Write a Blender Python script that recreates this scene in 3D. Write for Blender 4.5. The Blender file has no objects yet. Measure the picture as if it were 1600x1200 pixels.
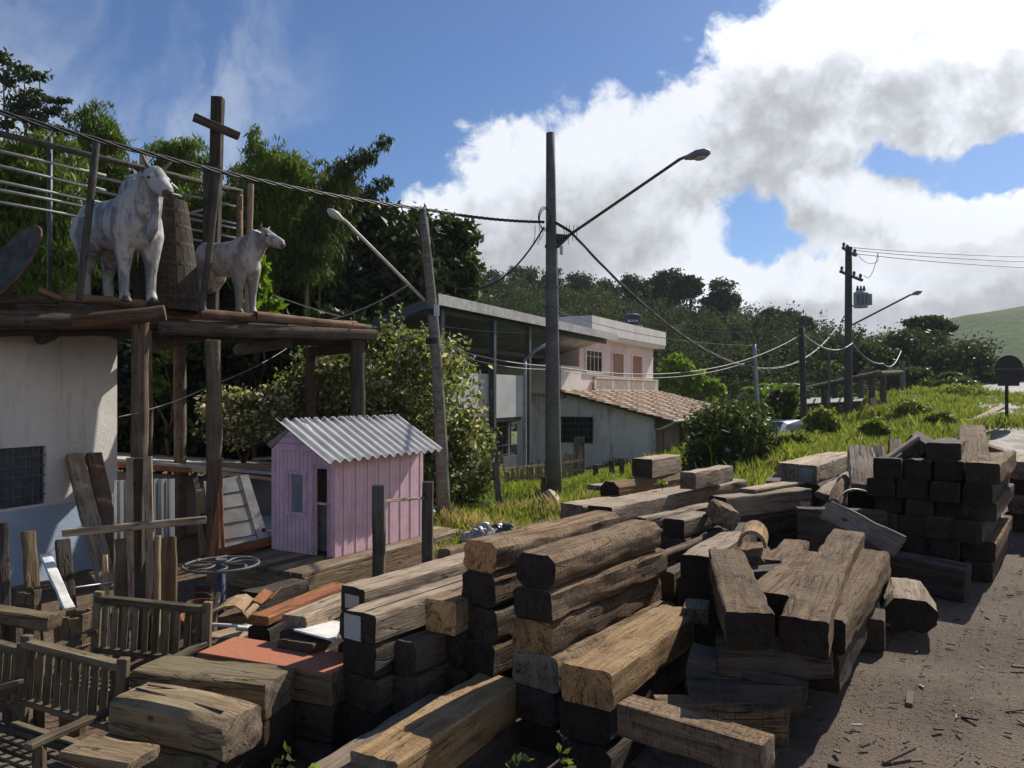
import bpy, math, random
import numpy as np
from mathutils import Vector, Matrix, noise
R = math.radians
SC = bpy.context.scene
COL = SC.collection
rng = np.random.default_rng(7)
random.seed(7)

# ------------------------------------------------------------------ camera
CAMZ = 1.65
cam_d = bpy.data.cameras.new('camera')
cam = bpy.data.objects.new('camera', cam_d); COL.objects.link(cam)
cam.location = (0, 0, CAMZ); cam.rotation_euler = (R(90), 0, 0)
cam_d.sensor_width = 36; cam_d.lens = 27.0; cam_d.shift_y = 15 / 1600
cam_d.clip_start = 0.05; cam_d.clip_end = 3000
SC.camera = cam

def P(u, v, d):                       # a point seen at photo position u, v at depth d
    return Vector(((u - 800) / 1200 * d, d, CAMZ + (615 - v) / 1200 * d))

# ------------------------------------------------------------------ light
SUN_AZ, SUN_EL = 42.0, 40.0
sun_dir = Vector((math.sin(R(SUN_AZ)) * math.cos(R(SUN_EL)), math.cos(R(SUN_AZ)) * math.cos(R(SUN_EL)), math.sin(R(SUN_EL))))
sl = bpy.data.lights.new('sun', 'SUN'); sl.energy = 5.0; sl.angle = R(0.5); sl.color = (1.0, 0.93, 0.83)
so = bpy.data.objects.new('sun', sl); COL.objects.link(so); so.location = (30, 30, 40)
so.rotation_euler = sun_dir.to_track_quat('Z', 'Y').to_euler()
SC.view_settings.view_transform = 'Standard'; SC.view_settings.look = 'None'
SC.view_settings.exposure = 0.22; SC.view_settings.gamma = 1.0
SC.cycles.max_bounces = 6; SC.cycles.transparent_max_bounces = 6

# ------------------------------------------------------------------ node helpers
class NT:
    def __init__(s, nt): s.nt = nt
    def n(s, t, **kw):
        nd = s.nt.nodes.new(t)
        for k, v in kw.items(): setattr(nd, k, v)
        return nd
    def l(s, a, b): s.nt.links.new(a, b)
    def put(s, sock, v):
        if isinstance(v, bpy.types.NodeSocket): s.l(v, sock)
        else: sock.default_value = v
    def m(s, op, a, b=0.0, c=0.0, clamp=False):
        nd = s.n('ShaderNodeMath', operation=op, use_clamp=clamp)
        s.put(nd.inputs[0], a); s.put(nd.inputs[1], b); s.put(nd.inputs[2], c)
        return nd.outputs[0]
    def vm(s, op, a, b=(0, 0, 0)):
        nd = s.n('ShaderNodeVectorMath', operation=op)
        s.put(nd.inputs[0], a)
        if op == 'SCALE': s.put(nd.inputs['Scale'], b)
        else: s.put(nd.inputs[1], b)
        return nd.outputs['Value'] if op in ('LENGTH', 'DOT_PRODUCT', 'DISTANCE') else nd.outputs[0]
    def mr(s, v, a, b, c=0.0, d=1.0, smooth=True):
        nd = s.n('ShaderNodeMapRange', interpolation_type='SMOOTHSTEP' if smooth else 'LINEAR')
        s.put(nd.inputs[0], v); s.put(nd.inputs[1], a); s.put(nd.inputs[2], b); s.put(nd.inputs[3], c); s.put(nd.inputs[4], d)
        return nd.outputs[0]
    def noise(s, vec, scale, detail=4, rough=0.55, dist=0.0, out='Fac'):
        nd = s.n('ShaderNodeTexNoise')
        s.put(nd.inputs['Vector'], vec); nd.inputs['Scale'].default_value = scale
        nd.inputs['Detail'].default_value = detail; nd.inputs['Roughness'].default_value = rough
        nd.inputs['Distortion'].default_value = dist
        return nd.outputs[out]
    def mix(s, f, a, b, mode='MIX'):
        nd = s.n('ShaderNodeMix', data_type='RGBA', blend_type=mode)
        s.put(nd.inputs[0], f)
        for k, v in ((6, a), (7, b)):
            if isinstance(v, (tuple, list)) and len(v) == 3: v = (*v, 1)
            s.put(nd.inputs[k], v)
        return nd.outputs[2]
    def scale(s, vec, sc):
        nd = s.n('ShaderNodeMapping'); s.put(nd.inputs[0], vec); nd.inputs['Scale'].default_value = sc
        return nd.outputs[0]
    def bump(s, h, strength, dist=0.01, normal=None):
        nd = s.n('ShaderNodeBump'); nd.inputs['Strength'].default_value = strength; nd.inputs['Distance'].default_value = dist
        s.l(h, nd.inputs['Height'])
        if normal is not None: s.l(normal, nd.inputs['Normal'])
        return nd.outputs[0]

# ------------------------------------------------------------------ sky with clouds (all by direction, at infinity)
W = bpy.data.worlds.new('World'); SC.world = W; W.use_nodes = True
W.node_tree.nodes.clear()
W.cycles.sampling_method = 'MANUAL'; W.cycles.sample_map_resolution = 512
def azel(u, v):
    x, z = (u - 800) / 1200, (615 - v) / 1200
    return math.atan2(x, 1), math.atan2(z, math.hypot(x, 1))

g = bpy.data.node_groups.new('cloud_density', 'ShaderNodeTree')
g.interface.new_socket('Dir', in_out='INPUT', socket_type='NodeSocketVector')
g.interface.new_socket('Density', in_out='OUTPUT', socket_type='NodeSocketFloat')
G = NT(g)
gi = G.n('NodeGroupInput'); go = G.n('NodeGroupOutput')
dv = G.vm('NORMALIZE', gi.outputs[0])
wob = G.noise(dv, 5.0, 4, 0.55, 0, 'Color')
wob = G.vm('SCALE', G.vm('SUBTRACT', wob, (0.5, 0.5, 0.5)), 0.10)
dw = G.vm('ADD', dv, wob)
wob2 = G.vm('SCALE', G.vm('SUBTRACT', G.noise(dv, 9.0, 5, 0.6, 0, 'Color'), (0.5, 0.5, 0.5)), 0.085)
sx = G.n('ShaderNodeSeparateXYZ'); G.l(G.vm('ADD', dv, wob2), sx.inputs[0])
az = G.m('ARCTAN2', sx.outputs[0], sx.outputs[1])
el = G.m('ARCSINE', sx.outputs[2])
fc = G.n('ShaderNodeFloatCurve')
AZ0, AZ1 = -0.8, 0.9
top_pts = [(-700, 700), (380, 660), (470, 480), (560, 360), (610, 315), (660, 262), (720, 225), (770, 196), (860, 186), (930, 168),
           (1000, 156), (1035, 105), (1090, 66), (1150, 42), (1215, -30), (1400, -60), (1700, -160), (2000, -200)]
cpts = []
for u, v in top_pts:
    a, e = azel(u, v)
    cpts.append(((a - AZ0) / (AZ1 - AZ0), max(0.0, min(1.0, (e + 0.1) / 0.8))))
cpts = sorted(p for p in cpts if 0 <= p[0] <= 1)
cv = fc.mapping.curves[0]
cv.points[0].location = (0, cpts[0][1]); cv.points[1].location = (1, cpts[-1][1])
for p in cpts: cv.points.new(*p)
for p in cv.points: p.handle_type = 'VECTOR'
fc.mapping.update()
G.l(G.mr(az, AZ0, AZ1, 0, 1, False), fc.inputs['Value'])
etop = G.m('SUBTRACT', G.m('MULTIPLY', fc.outputs[0], 0.8), 0.1)
base = G.m('SUBTRACT', etop, el)                       # > 0 below the edge of the cloud bank
base = G.m('MINIMUM', G.m('ADD', G.m('MULTIPLY', base, 13.0), 0.1), 0.85)
base = G.m('MAXIMUM', base, -0.6)
# billows
n1 = G.noise(dw, 6.5, 7, 0.58)
n2 = G.noise(dw, 17.0, 6, 0.6)
bil = G.m('ADD', G.m('MULTIPLY', G.m('SUBTRACT', n1, 0.5), 2.4), G.m('MULTIPLY', G.m('SUBTRACT', n2, 0.5), 1.5))
def blob(u, v, ru, rv, w):
    a, e = azel(u, v)
    dx = G.m('MULTIPLY', G.m('SUBTRACT', az, a), 1200 / ru)
    dy = G.m('MULTIPLY', G.m('SUBTRACT', el, e), 1200 / rv)
    r = G.m('SQRT', G.m('ADD', G.m('MULTIPLY', dx, dx), G.m('MULTIPLY', dy, dy)))
    return G.m('MULTIPLY', G.mr(r, 0.2, 1.0, 1, 0), w)
tot = G.m('ADD', base, bil)
for b in ((1170, 340, 130, 85, -.84), (1270, 392, 190, 55, -.72), (1500, 268, 170, 68, -.86), (1600, 250, 100, 70, -.6), (1330, 262, 150, 45, -.4),
          (1450, 380, 200, 60, .2),
          (1400, 440, 330, 80, .3), (1390, 330, 140, 60, 0.25), (1585, 330, 120, 60, 0.35), (1000, 440, 250, 60, 0.3), (1280, 60, 260, 90, .35), (900, 330, 300, 120, .3),
          (1385, 15, 90, 30, -.2), (1520, 30, 140, 40, -0.25)):
    tot = G.m('ADD', tot, blob(*b))
G.l(tot, go.inputs[0])

w = NT(W.node_tree)
tc = w.n('ShaderNodeTexCoord')
dirv = w.vm('NORMALIZE', tc.outputs['Generated'])
sky = w.n('ShaderNodeTexSky'); sky.sky_type = 'NISHITA'; sky.sun_disc = False
sky.sun_elevation = R(SUN_EL); sky.sun_rotation = R(SUN_AZ)
sky.altitude = 600; sky.air_density = 1.0; sky.dust_density = 0.6; sky.ozone_density = 4.0
def dens(vec):
    nd = w.n('ShaderNodeGroup'); nd.node_tree = g; w.l(vec, nd.inputs[0]); return nd.outputs[0]
d0 = dens(dirv)
toward = Vector((0.45, 0.0, 0.75)).normalized()
d1 = dens(w.vm('ADD', dirv, tuple(toward * 0.05)))
d2 = dens(w.vm('ADD', dirv, tuple(toward * 0.13)))
mask = w.mr(d0, 0.0, 0.42)
thick = w.m('ADD', w.m('MULTIPLY', w.mr(d1, 0.0, 1.2), 0.62), w.m('MULTIPLY', w.mr(d2, 0.05, 1.25), 0.38))
soft = w.noise(w.vm('ADD', dirv, (3.1, 0.4, 1.7)), 4.6, 4, 0.55)
thick = w.m('ADD', thick, w.m('MULTIPLY', w.m('SUBTRACT', soft, 0.5), 0.85))
sp = w.n('ShaderNodeSeparateXYZ'); w.l(dirv, sp.inputs[0])
sundot = w.vm('DOT_PRODUCT', dirv, tuple(sun_dir))
dw_ = w.vm('ADD', dirv, w.vm('SCALE', w.vm('SUBTRACT', w.noise(dirv, 8.0, 4, .6, 0, 'Color'), (.5, .5, .5)), .09))
glow = w.mr(sundot, 0.84, 0.99)                      # cloud nearer the sun is lit through
fine = w.noise(dw_, 21.0, 7, 0.62)
thick = w.m('ADD', thick, w.m('MULTIPLY', w.m('SUBTRACT', fine, 0.5), 0.75))
SK = 10.0
bright = w.mr(thick, 0.2, 1.15, 0.82, 0.40)
bright = w.m('ADD', bright, w.m('MULTIPLY', w.m('MULTIPLY', glow, w.mr(thick, .4, 1.1, 1, .3)), 0.5))
cb = w.n('ShaderNodeCombineColor')
w.l(w.m('MULTIPLY', bright, SK * 0.94), cb.inputs[0]); w.l(w.m('MULTIPLY', bright, SK * 0.98), cb.inputs[1]); w.l(w.m('MULTIPLY', bright, SK * 1.06), cb.inputs[2])
skc = w.mix(1.0, sky.outputs[0], (0.66, 0.74, 0.86), 'MULTIPLY')
wisp_dir = Vector(((160 - 800) / 1200, 1, (615 - 120) / 1200)).normalized()
wfac = w.mr(w.vm('DOT_PRODUCT', dirv, tuple(wisp_dir)), .962, .997)
wn = w.noise(w.scale(dw_, (1.0, 1.0, 0.55)), 5.5, 7, .58, .6)
cir = w.m('MULTIPLY', w.m('MULTIPLY', wfac, w.mr(wn, .40, .72)), .62)
skc = w.mix(cir, skc, (SK * .62, SK * .66, SK * .72))
full = w.mix(mask, skc, cb.outputs[0])
bg = w.n('ShaderNodeBackground'); w.l(full, bg.inputs[0]); bg.inputs[1].default_value = 1.0 / SK
wo = w.n('ShaderNodeOutputWorld'); w.l(bg.outputs[0], wo.inputs[0])

# ------------------------------------------------------------------ materials
def newmat(name):
    m = bpy.data.materials.new(name); m.use_nodes = True
    t = NT(m.node_tree); b = m.node_tree.nodes['Principled BSDF']
    return m, t, b

def wood(name, dark, light, grey=None, moss=0.0, end=None, bump=0.6, fuzz=0.0, scale=1.0, rough=0.85, crack=0.6, var=0.35):
    """weathered timber; grain runs along the object's local X"""
    m, t, b = newmat(name)
    tc = t.n('ShaderNodeTexCoord').outputs['Object']
    oi = t.n('ShaderNodeObjectInfo').outputs['Random']
    off = t.n('ShaderNodeCombineXYZ'); t.l(t.m('MULTIPLY', oi, 31.7), off.inputs[0]); t.l(t.m('MULTIPLY', oi, 17.3), off.inputs[1]); t.l(t.m('MULTIPLY', oi, 7.9), off.inputs[2])
    p = t.vm('ADD', tc, off.outputs[0])
    g1 = t.noise(t.scale(p, (1.6 * scale, 22 * scale, 22 * scale)), 1.0, 6, 0.65, 0.6)
    g2 = t.noise(t.scale(p, (7 * scale, 130 * scale, 130 * scale)), 1.0, 4, 0.6)
    pat = t.noise(p, 3.2, 4, 0.6)
    c = t.mix(t.mr(g1, 0.3, 0.72), dark, light)
    c = t.mix(t.mr(g2, 0.35, 0.75, 0, 0.55), c, tuple(x * 0.45 for x in dark))
    if grey is not None: c = t.mix(t.mr(pat, 0.42, 0.68, 0, 0.85), c, grey)
    if moss > 0:
        mo = t.noise(p, 5.0, 5, 0.7)
        c = t.mix(t.mr(mo, 0.62 - moss * 0.3, 0.8 - moss * 0.2, 0, 0.8), c, (0.055, 0.075, 0.025))
    cr = t.noise(t.scale(p, (1.1 * scale, 13 * scale, 13 * scale)), 1.0, 3, 0.5, 0.35)
    crk = t.mr(t.m('ABSOLUTE', t.m('SUBTRACT', cr, 0.5)), 0.0, 0.022, 1, 0)
    crk = t.m('MULTIPLY', crk, t.mr(t.noise(p, 2.5, 2), 0.42, 0.6))
    c = t.mix(t.m('MULTIPLY', crk, crack), c, (0.012, 0.009, 0.007))
    if fuzz > 0:
        f1 = t.noise(t.scale(p, (52, 15, 15)), 1.0, 5, 0.7, 0.9)
        c = t.mix(t.mr(f1, .5, .66, 0, min(.85, .8 * fuzz)), c, tuple(x * .3 for x in dark))
    kn = t.n('ShaderNodeTexVoronoi'); t.l(t.scale(p, (3.2, 5, 5)), kn.inputs['Vector']); kn.inputs['Scale'].default_value = 1.0
    c = t.mix(t.mr(kn.outputs['Distance'], .05, .12, .8, 0), c, tuple(x * .25 for x in dark))
    hs = t.n('ShaderNodeHueSaturation'); t.l(c, hs.inputs['Color'])
    t.l(t.m('ADD', 1 - var, t.m('MULTIPLY', oi, 2 * var)), hs.inputs['Value'])
    hs.inputs['Saturation'].default_value = 1.1
    t.l(hs.outputs[0], b.inputs['Base Color'])
    h = t.m('ADD', t.m('MULTIPLY', g1, 1.0), t.m('MULTIPLY', g2, 0.55))
    h = t.m('SUBTRACT', h, t.m('MULTIPLY', crk, 1.3))
    if fuzz > 0:       # adze marks and torn fibre across the faces
        pass
        h = t.m('ADD', h, t.m('MULTIPLY', f1, fuzz * -2.4))

    t.l(t.bump(h, bump, 0.02), b.inputs['Normal'])
    b.inputs['Roughness'].default_value = rough
    b.inputs['Specular IOR Level'].default_value = 0.25
    return m

def endgrain(name, c1, c2, dark=(0.03, 0.02, 0.014), wear=0.5):
    m, t, b = newmat(name)
    tc = t.n('ShaderNodeTexCoord').outputs['Object']
    oi = t.n('ShaderNodeObjectInfo').outputs['Random']
    off = t.n('ShaderNodeCombineXYZ'); t.l(t.m('MULTIPLY', oi, 3.7), off.inputs[0]); t.l(t.m('MULTIPLY', t.m('SUBTRACT', oi, .5), 0.25), off.inputs[1]); off.inputs[2].default_value = -0.15
    p = t.vm('ADD', t.scale(tc, (0.02, 1, 1)), off.outputs[0])
    wv = t.n('ShaderNodeTexWave', wave_type='RINGS', rings_direction='X'); t.l(p, wv.inputs[0])
    wv.inputs['Scale'].default_value = 26; wv.inputs['Distortion'].default_value = 3.5; wv.inputs['Detail'].default_value = 3; wv.inputs['Detail Scale'].default_value = 2
    n = t.noise(p, 9, 5, 0.65)
    c = t.mix(wv.outputs['Fac'], c1, c2)
    c = t.mix(t.mr(n, 0.42, 0.7, 0, wear), c, dark)
    sq = t.n('ShaderNodeSeparateXYZ'); t.l(p, sq.inputs[0])
    ang = t.m('ARCTAN2', sq.outputs[1], sq.outputs[2]); rr = t.m('SQRT', t.m('ADD', t.m('MULTIPLY', sq.outputs[1], sq.outputs[1]), t.m('MULTIPLY', sq.outputs[2], sq.outputs[2])))
    cv_ = t.n('ShaderNodeCombineXYZ'); t.l(t.m('MULTIPLY', ang, 5.0), cv_.inputs[0]); t.l(t.m('MULTIPLY', rr, 5.0), cv_.inputs[1]); t.l(t.m('MULTIPLY', oi, 40.0), cv_.inputs[2])
    chk = t.mr(t.m('ABSOLUTE', t.m('SUBTRACT', t.noise(cv_.outputs[0], 1.0, 3, .5), .5)), .0, .028, .85, 0)
    c = t.mix(chk, c, (.01, .008, .006))
    n3 = t.noise(t.vm('ADD', tc, off.outputs[0]), 60, 3, 0.6)
    c = t.mix(t.mr(n3, 0.45, 0.75, 0, 0.4), c, dark)
    hs = t.n('ShaderNodeHueSaturation'); t.l(c, hs.inputs['Color']); t.l(t.m('ADD', 0.65, t.m('MULTIPLY', oi, 0.7)), hs.inputs['Value'])
    t.l(hs.outputs[0], b.inputs['Base Color']); b.inputs['Roughness'].default_value = 0.9
    b.inputs['Specular IOR Level'].default_value = 0.2
    t.l(t.bump(t.m('ADD', t.m('MULTIPLY', wv.outputs['Fac'], .08), n3), 0.5, 0.008), b.inputs['Normal'])
    return m

def plain(name, col, rough=0.7, spec=0.3, metal=0.0, nscale=8.0, var=0.25, dirt=None, dirt_amt=0.5, bump=0.15, detail=5, streak=False, bdist=0.01):
    """a painted / mineral / metal surface with stains and uneven tone"""
    m, t, b = newmat(name)
    tc = t.n('ShaderNodeTexCoord').outputs['Object']
    n = t.noise(tc, nscale, detail, 0.6)
    c = t.mix(t.mr(n, 0.3, 0.7), tuple(x * (1 - var) for x in col), tuple(min(1, x * (1 + var * .6)) for x in col))
    if dirt is not None:
        sv = t.scale(tc, (6, 6, 0.9)) if streak else t.scale(tc, (1.3, 1.3, 1.3))
        d = t.noise(sv, 1.0, 6, 0.65)
        c = t.mix(t.mr(d, 0.5, 0.72, 0, dirt_amt), c, dirt)
    t.l(c, b.inputs['Base Color']); b.inputs['Roughness'].default_value = rough
    b.inputs['Metallic'].default_value = metal; b.inputs['Specular IOR Level'].default_value = spec
    if bump > 0:
        t.l(t.bump(t.noise(tc, nscale * 9, 4, 0.6), bump, bdist), b.inputs['Normal'])
    return m

def leafmat(name, ca, cb, trans=0.35, rough=0.5, cc=None):
    m, t, b = newmat(name)
    at = t.n('ShaderNodeAttribute'); at.attribute_name = 'tint'
    sp = t.n('ShaderNodeSeparateColor'); t.l(at.outputs['Color'], sp.inputs[0])
    c = t.mix(sp.outputs[0], ca, cb)
    if cc is not None: c = t.mix(sp.outputs[1], c, cc)
    t.l(c, b.inputs['Base Color']); b.inputs['Roughness'].default_value = rough; b.inputs['Specular IOR Level'].default_value = 0.18
    tr = t.n('ShaderNodeBsdfTranslucent'); t.l(t.mix(1.0, c, (1.25, 1.35, 0.6), 'MULTIPLY'), tr.inputs[0])
    mx = t.n('ShaderNodeMixShader'); mx.inputs[0].default_value = trans
    t.l(b.outputs[0], mx.inputs[1]); t.l(tr.outputs[0], mx.inputs[2])
    t.l(mx.outputs[0], m.node_tree.nodes['Material Output'].inputs[0])
    return m

# ------------------------------------------------------------------ things
def tag(o, label, cat, group=None, kind=None):
    if label: o['label'] = label
    if cat: o['category'] = cat
    if group: o['group'] = group
    if kind: o['kind'] = kind
    return o
def thing(name, label, cat, loc=(0, 0, 0), rotz=0.0, group=None):
    o = bpy.data.objects.new(name, None); COL.objects.link(o)
    o.location = loc; o.rotation_euler = (0, 0, rotz); o.empty_display_size = 0.2
    return tag(o, label, cat, group)
def copy_tree(o, parent=None):
    c = o.copy(); COL.objects.link(c); c.parent = parent
    for ch in o.children: copy_tree(ch, c)
    return c

class MB:
    def __init__(s): s.v = []; s.f = []; s.m = []
    def add(s, vs, fs, mi=0):
        k = len(s.v); s.v += [tuple(x) for x in vs]; s.f += [tuple(i + k for i in f) for f in fs]; s.m += [mi] * len(fs)
        return s
    def box(s, c, size, rot=None, mi=0):
        c = Vector(c); h = [x / 2 for x in size]
        vs = [Vector((x * h[0], y * h[1], z * h[2])) for x in (-1, 1) for y in (-1, 1) for z in (-1, 1)]
        if rot is not None: vs = [rot @ v for v in vs]
        return s.add([v + c for v in vs], [(0, 1, 3, 2), (4, 6, 7, 5), (0, 4, 5, 1), (2, 3, 7, 6), (0, 2, 6, 4), (1, 5, 7, 3)], mi)
    def bar(s, a, b, w, h, mi=0, up=(0, 0, 1), roll=0):
        a, b = Vector(a), Vector(b); x = (b - a).normalized(); up = Vector(up)
        if abs(x.dot(up)) > 0.97: up = Vector((0, 1, 0))
        y = up.cross(x).normalized(); z = x.cross(y)
        if roll:
            q = Matrix.Rotation(roll, 3, x); y = q @ y; z = q @ z
        vs = [p + y * sy * w / 2 + z * sz * h / 2 for p in (a, b) for sy in (-1, 1) for sz in (-1, 1)]
        return s.add(vs, [(0, 1, 3, 2), (4, 6, 7, 5), (0, 4, 5, 1), (2, 3, 7, 6), (0, 2, 6, 4), (1, 5, 7, 3)], mi)
    def tube(s, pts, r, n=8, mi=0, cap=True):
        pts = [Vector(p) for p in pts]; L = len(pts)
        rs = r if isinstance(r, (list, tuple)) else [r] * L
        k = len(s.v); ref = Vector((0.13, 0.31, 0.94))
        for i, p in enumerate(pts):
            tdir = (pts[min(i + 1, L - 1)] - pts[max(i - 1, 0)]).normalized()
            if abs(tdir.dot(ref)) > 0.95: ref2 = Vector((0.94, 0.2, 0.1))
            else: ref2 = ref
            a = tdir.cross(ref2).normalized(); b = tdir.cross(a)
            for j in range(n):
                th = 2 * math.pi * j / n
                s.v.append(tuple(p + (a * math.cos(th) + b * math.sin(th)) * rs[i]))
        for i in range(L - 1):
            for j in range(n):
                s.f.append((k + i * n + j, k + i * n + (j + 1) % n, k + (i + 1) * n + (j + 1) % n, k + (i + 1) * n + j)); s.m.append(mi)
        if cap:
            s.f.append(tuple(k + j for j in range(n))[::-1]); s.m.append(mi)
            s.f.append(tuple(k + (L - 1) * n + j for j in range(n))); s.m.append(mi)
        return s
    def loft(s, secs, n=16, mi=0):
        """secs: (centre, radius along a, radius along b, a axis, b axis)"""
        k = len(s.v)
        for c, ra, rb, a, b in secs:
            c, a, b = Vector(c), Vector(a), Vector(b)
            for j in range(n):
                th = 2 * math.pi * j / n
                s.v.append(tuple(c + a * ra * math.cos(th) + b * rb * math.sin(th)))
        for i in range(len(secs) - 1):
            for j in range(n):
                s.f.append((k + i * n + j, k + i * n + (j + 1) % n, k + (i + 1) * n + (j + 1) % n, k + (i + 1) * n + j)); s.m.append(mi)
        s.f.append(tuple(k + j for j in range(n))[::-1]); s.m.append(mi)
        s.f.append(tuple(k + (len(secs) - 1) * n + j for j in range(n))); s.m.append(mi)
        return s
    def quad(s, a, b, c, d, mi=0): return s.add([a, b, c, d], [(0, 1, 2, 3)], mi)
    def ellipsoid(s, c, r, rot=None, mi=0, nu=14, nv=9):
        c = Vector(c); vs = []; fs = []
        for i in range(nv + 1):
            ph = math.pi * i / nv
            for j in range(nu):
                th = 2 * math.pi * j / nu
                p = Vector((r[0] * math.sin(ph) * math.cos(th), r[1] * math.sin(ph) * math.sin(th), r[2] * math.cos(ph)))
                if rot is not None: p = rot @ p
                vs.append(c + p)
        for i in range(nv):
            for j in range(nu):
                fs.append((i * nu + j, (i + 1) * nu + j, (i + 1) * nu + (j + 1) % nu, i * nu + (j + 1) % nu))
        return s.add(vs, fs, mi)
    def slab(s, poly, t, mi=0, ax=(0, 0, -1)):
        """polygon (list of points) given thickness t along ax"""
        ax = Vector(ax).normalized() * t; n = len(poly)
        vs = [Vector(p) for p in poly] + [Vector(p) + ax for p in poly]
        fs = [tuple(range(n)), tuple(range(2 * n - 1, n - 1, -1))] + [(i, i + n, (i + 1) % n + n, (i + 1) % n) for i in range(n)]
        return s.add(vs, fs, mi)
    def build(s, name, mats, parent=None, smooth=False, loc=None, fixn=True, bevel=0.0):
        me = bpy.data.meshes.new(name); me.from_pydata(s.v, [], s.f)
        if not isinstance(mats, (list, tuple)): mats = [mats]
        for m in mats: me.materials.append(m)
        if len(mats) > 1: me.polygons.foreach_set('material_index', s.m)
        if fixn:
            import bmesh
            bm = bmesh.new(); bm.from_mesh(me); bmesh.ops.recalc_face_normals(bm, faces=bm.faces); bm.to_mesh(me); bm.free()
        if smooth:
            me.polygons.foreach_set('use_smooth', [True] * len(me.polygons))
        o = bpy.data.objects.new(name, me); COL.objects.link(o)
        if parent is not None: o.parent = parent
        if loc is not None: o.location = loc
        if bevel > 0:
            bv = o.modifiers.new('bevel', 'BEVEL'); bv.width = bevel; bv.segments = 2; bv.limit_method = 'ANGLE'
        me.update(); return o

def quads_mesh(name, V4, mat, tint=None, parent=None, smooth=False):
    """V4: (N,4,3) array of quads as one mesh; tint (N,2)"""
    N = len(V4); me = bpy.data.meshes.new(name)
    me.vertices.add(N * 4); me.vertices.foreach_set('co', np.ascontiguousarray(V4, dtype=np.float32).ravel())
    me.loops.add(N * 4); me.loops.foreach_set('vertex_index', np.arange(N * 4, dtype=np.int32))
    me.polygons.add(N); me.polygons.foreach_set('loop_start', np.arange(0, N * 4, 4, dtype=np.int32))
    me.polygons.foreach_set('loop_total', np.full(N, 4, dtype=np.int32))
    if tint is not None:
        a = me.color_attributes.new('tint', 'FLOAT_COLOR', 'POINT')
        c = np.zeros((N, 4, 4), dtype=np.float32); c[..., 0] = tint[:, 0:1]; c[..., 1] = tint[:, 1:2]; c[..., 3] = 1
        a.data.foreach_set('color', c.ravel())
    me.materials.append(mat); me.update(); me.validate()
    o = bpy.data.objects.new(name, me); COL.objects.link(o)
    if parent is not None: o.parent = parent
    return o

def unit(v): return v / np.maximum(np.linalg.norm(v, axis=-1, keepdims=True), 1e-9)
def leaf_quads(C, L, Wd, axis=None, droop=0.0):
    """rhombus leaves at centres C, lengths L, widths Wd"""
    N = len(C); a = unit(rng.normal(size=(N, 3)))
    if axis is not None: a = unit(a * 0.55 + axis)
    a[:, 2] -= droop; a = unit(a)
    b = unit(np.cross(a, rng.normal(size=(N, 3))))
    L = np.broadcast_to(np.asarray(L), (N,))[:, None]; Wd = np.broadcast_to(np.asarray(Wd), (N,))[:, None]
    nrm = np.cross(a, b) * L * 0.12
    return np.stack([C - a * L / 2, C + b * Wd / 2 + nrm, C + a * L / 2, C - b * Wd / 2 + nrm], axis=1)

def rand_in(K):
    v = unit(rng.normal(size=(K, 3))); return v
def crown_points(blobs, n, clump_n=40, sig=0.2, shell=0.55):
    """blobs: list of (centre, (rx,ry,rz)); returns points and clump ids"""
    vol = np.array([b[1][0] * b[1][1] * b[1][2] for b in blobs]) ** (2 / 3); vol /= vol.sum()
    pts = []; ids = []; k = 0
    for (c, r), f in zip(blobs, vol):
        nb = max(8, int(n * f)); kc = max(3, nb // clump_n)
        d = rand_in(kc); rad = shell + (1 - shell) * rng.random(kc) ** 0.6
        cc = d * rad[:, None]
        idx = rng.integers(0, kc, nb)
        p = cc[idx] + rng.normal(size=(nb, 3)) * sig * np.array([1, 1, 0.8])
        pts.append(np.array(c) + p * np.array(r)); ids.append(idx + k); k += kc
    return np.concatenate(pts), np.concatenate(ids)

def trunk_mb(mb, base, top, r0, r1, bend=0.3, n=8, seg=7):
    base, top = Vector(base), Vector(top); pts = []; rs = []
    ph = random.uniform(0, 6)
    for i in range(seg):
        f = i / (seg - 1)
        p = base.lerp(top, f) + Vector((math.sin(f * 3 + ph), math.cos(f * 2.3 + ph), 0)) * bend * f * (1 - f) * 2
        pts.append(p); rs.append(r0 + (r1 - r0) * f)
    mb.tube(pts, rs, n)
    return pts

def tree(name, label, cat, base, blobs, n, leaf, mat, tmat, group=None, trunk_r=0.18, droop=0.2, sig=0.2, shell=0.55, aspect=0.45, clump_n=40, flower=0.0, extra=None, parts=('trunk', 'crown')):
    base = Vector(base)
    t = thing(name, label, cat, base, 0, group)
    mb = MB()
    cs = [Vector(b[0]) - base for b in blobs]
    mid = sum(cs, Vector()) / len(cs)
    low = min(c.z for c in cs)
    fork = Vector((mid.x * 0.5, mid.y * 0.5, max(0.25 * mid.z, low * 0.55)))
    trunk_mb(mb, (0, 0, -0.3), fork, trunk_r, trunk_r * 0.75, 0.1)
    for c in cs: trunk_mb(mb, fork, c, trunk_r * 0.6, trunk_r * 0.12, 0.3, 6, 6)
    mb.build(parts[0], tmat, t, smooth=True)
    Pn, ids = crown_points(blobs, n, clump_n, sig, shell)
    Pn = Pn - np.array(base)
    ln = leaf * (0.6 + 0.8 * rng.random(len(Pn)))
    q = leaf_quads(Pn, ln, ln * aspect, None, droop)
    ct = rng.random(ids.max() + 1)
    tint = np.stack([np.clip(ct[ids] * 0.7 + rng.random(len(Pn)) * 0.4 - 0.05, 0, 1), (rng.random(len(Pn)) < flower) * 1.0], 1)
    quads_mesh(parts[1], q, mat, tint, t)
    return t

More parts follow.
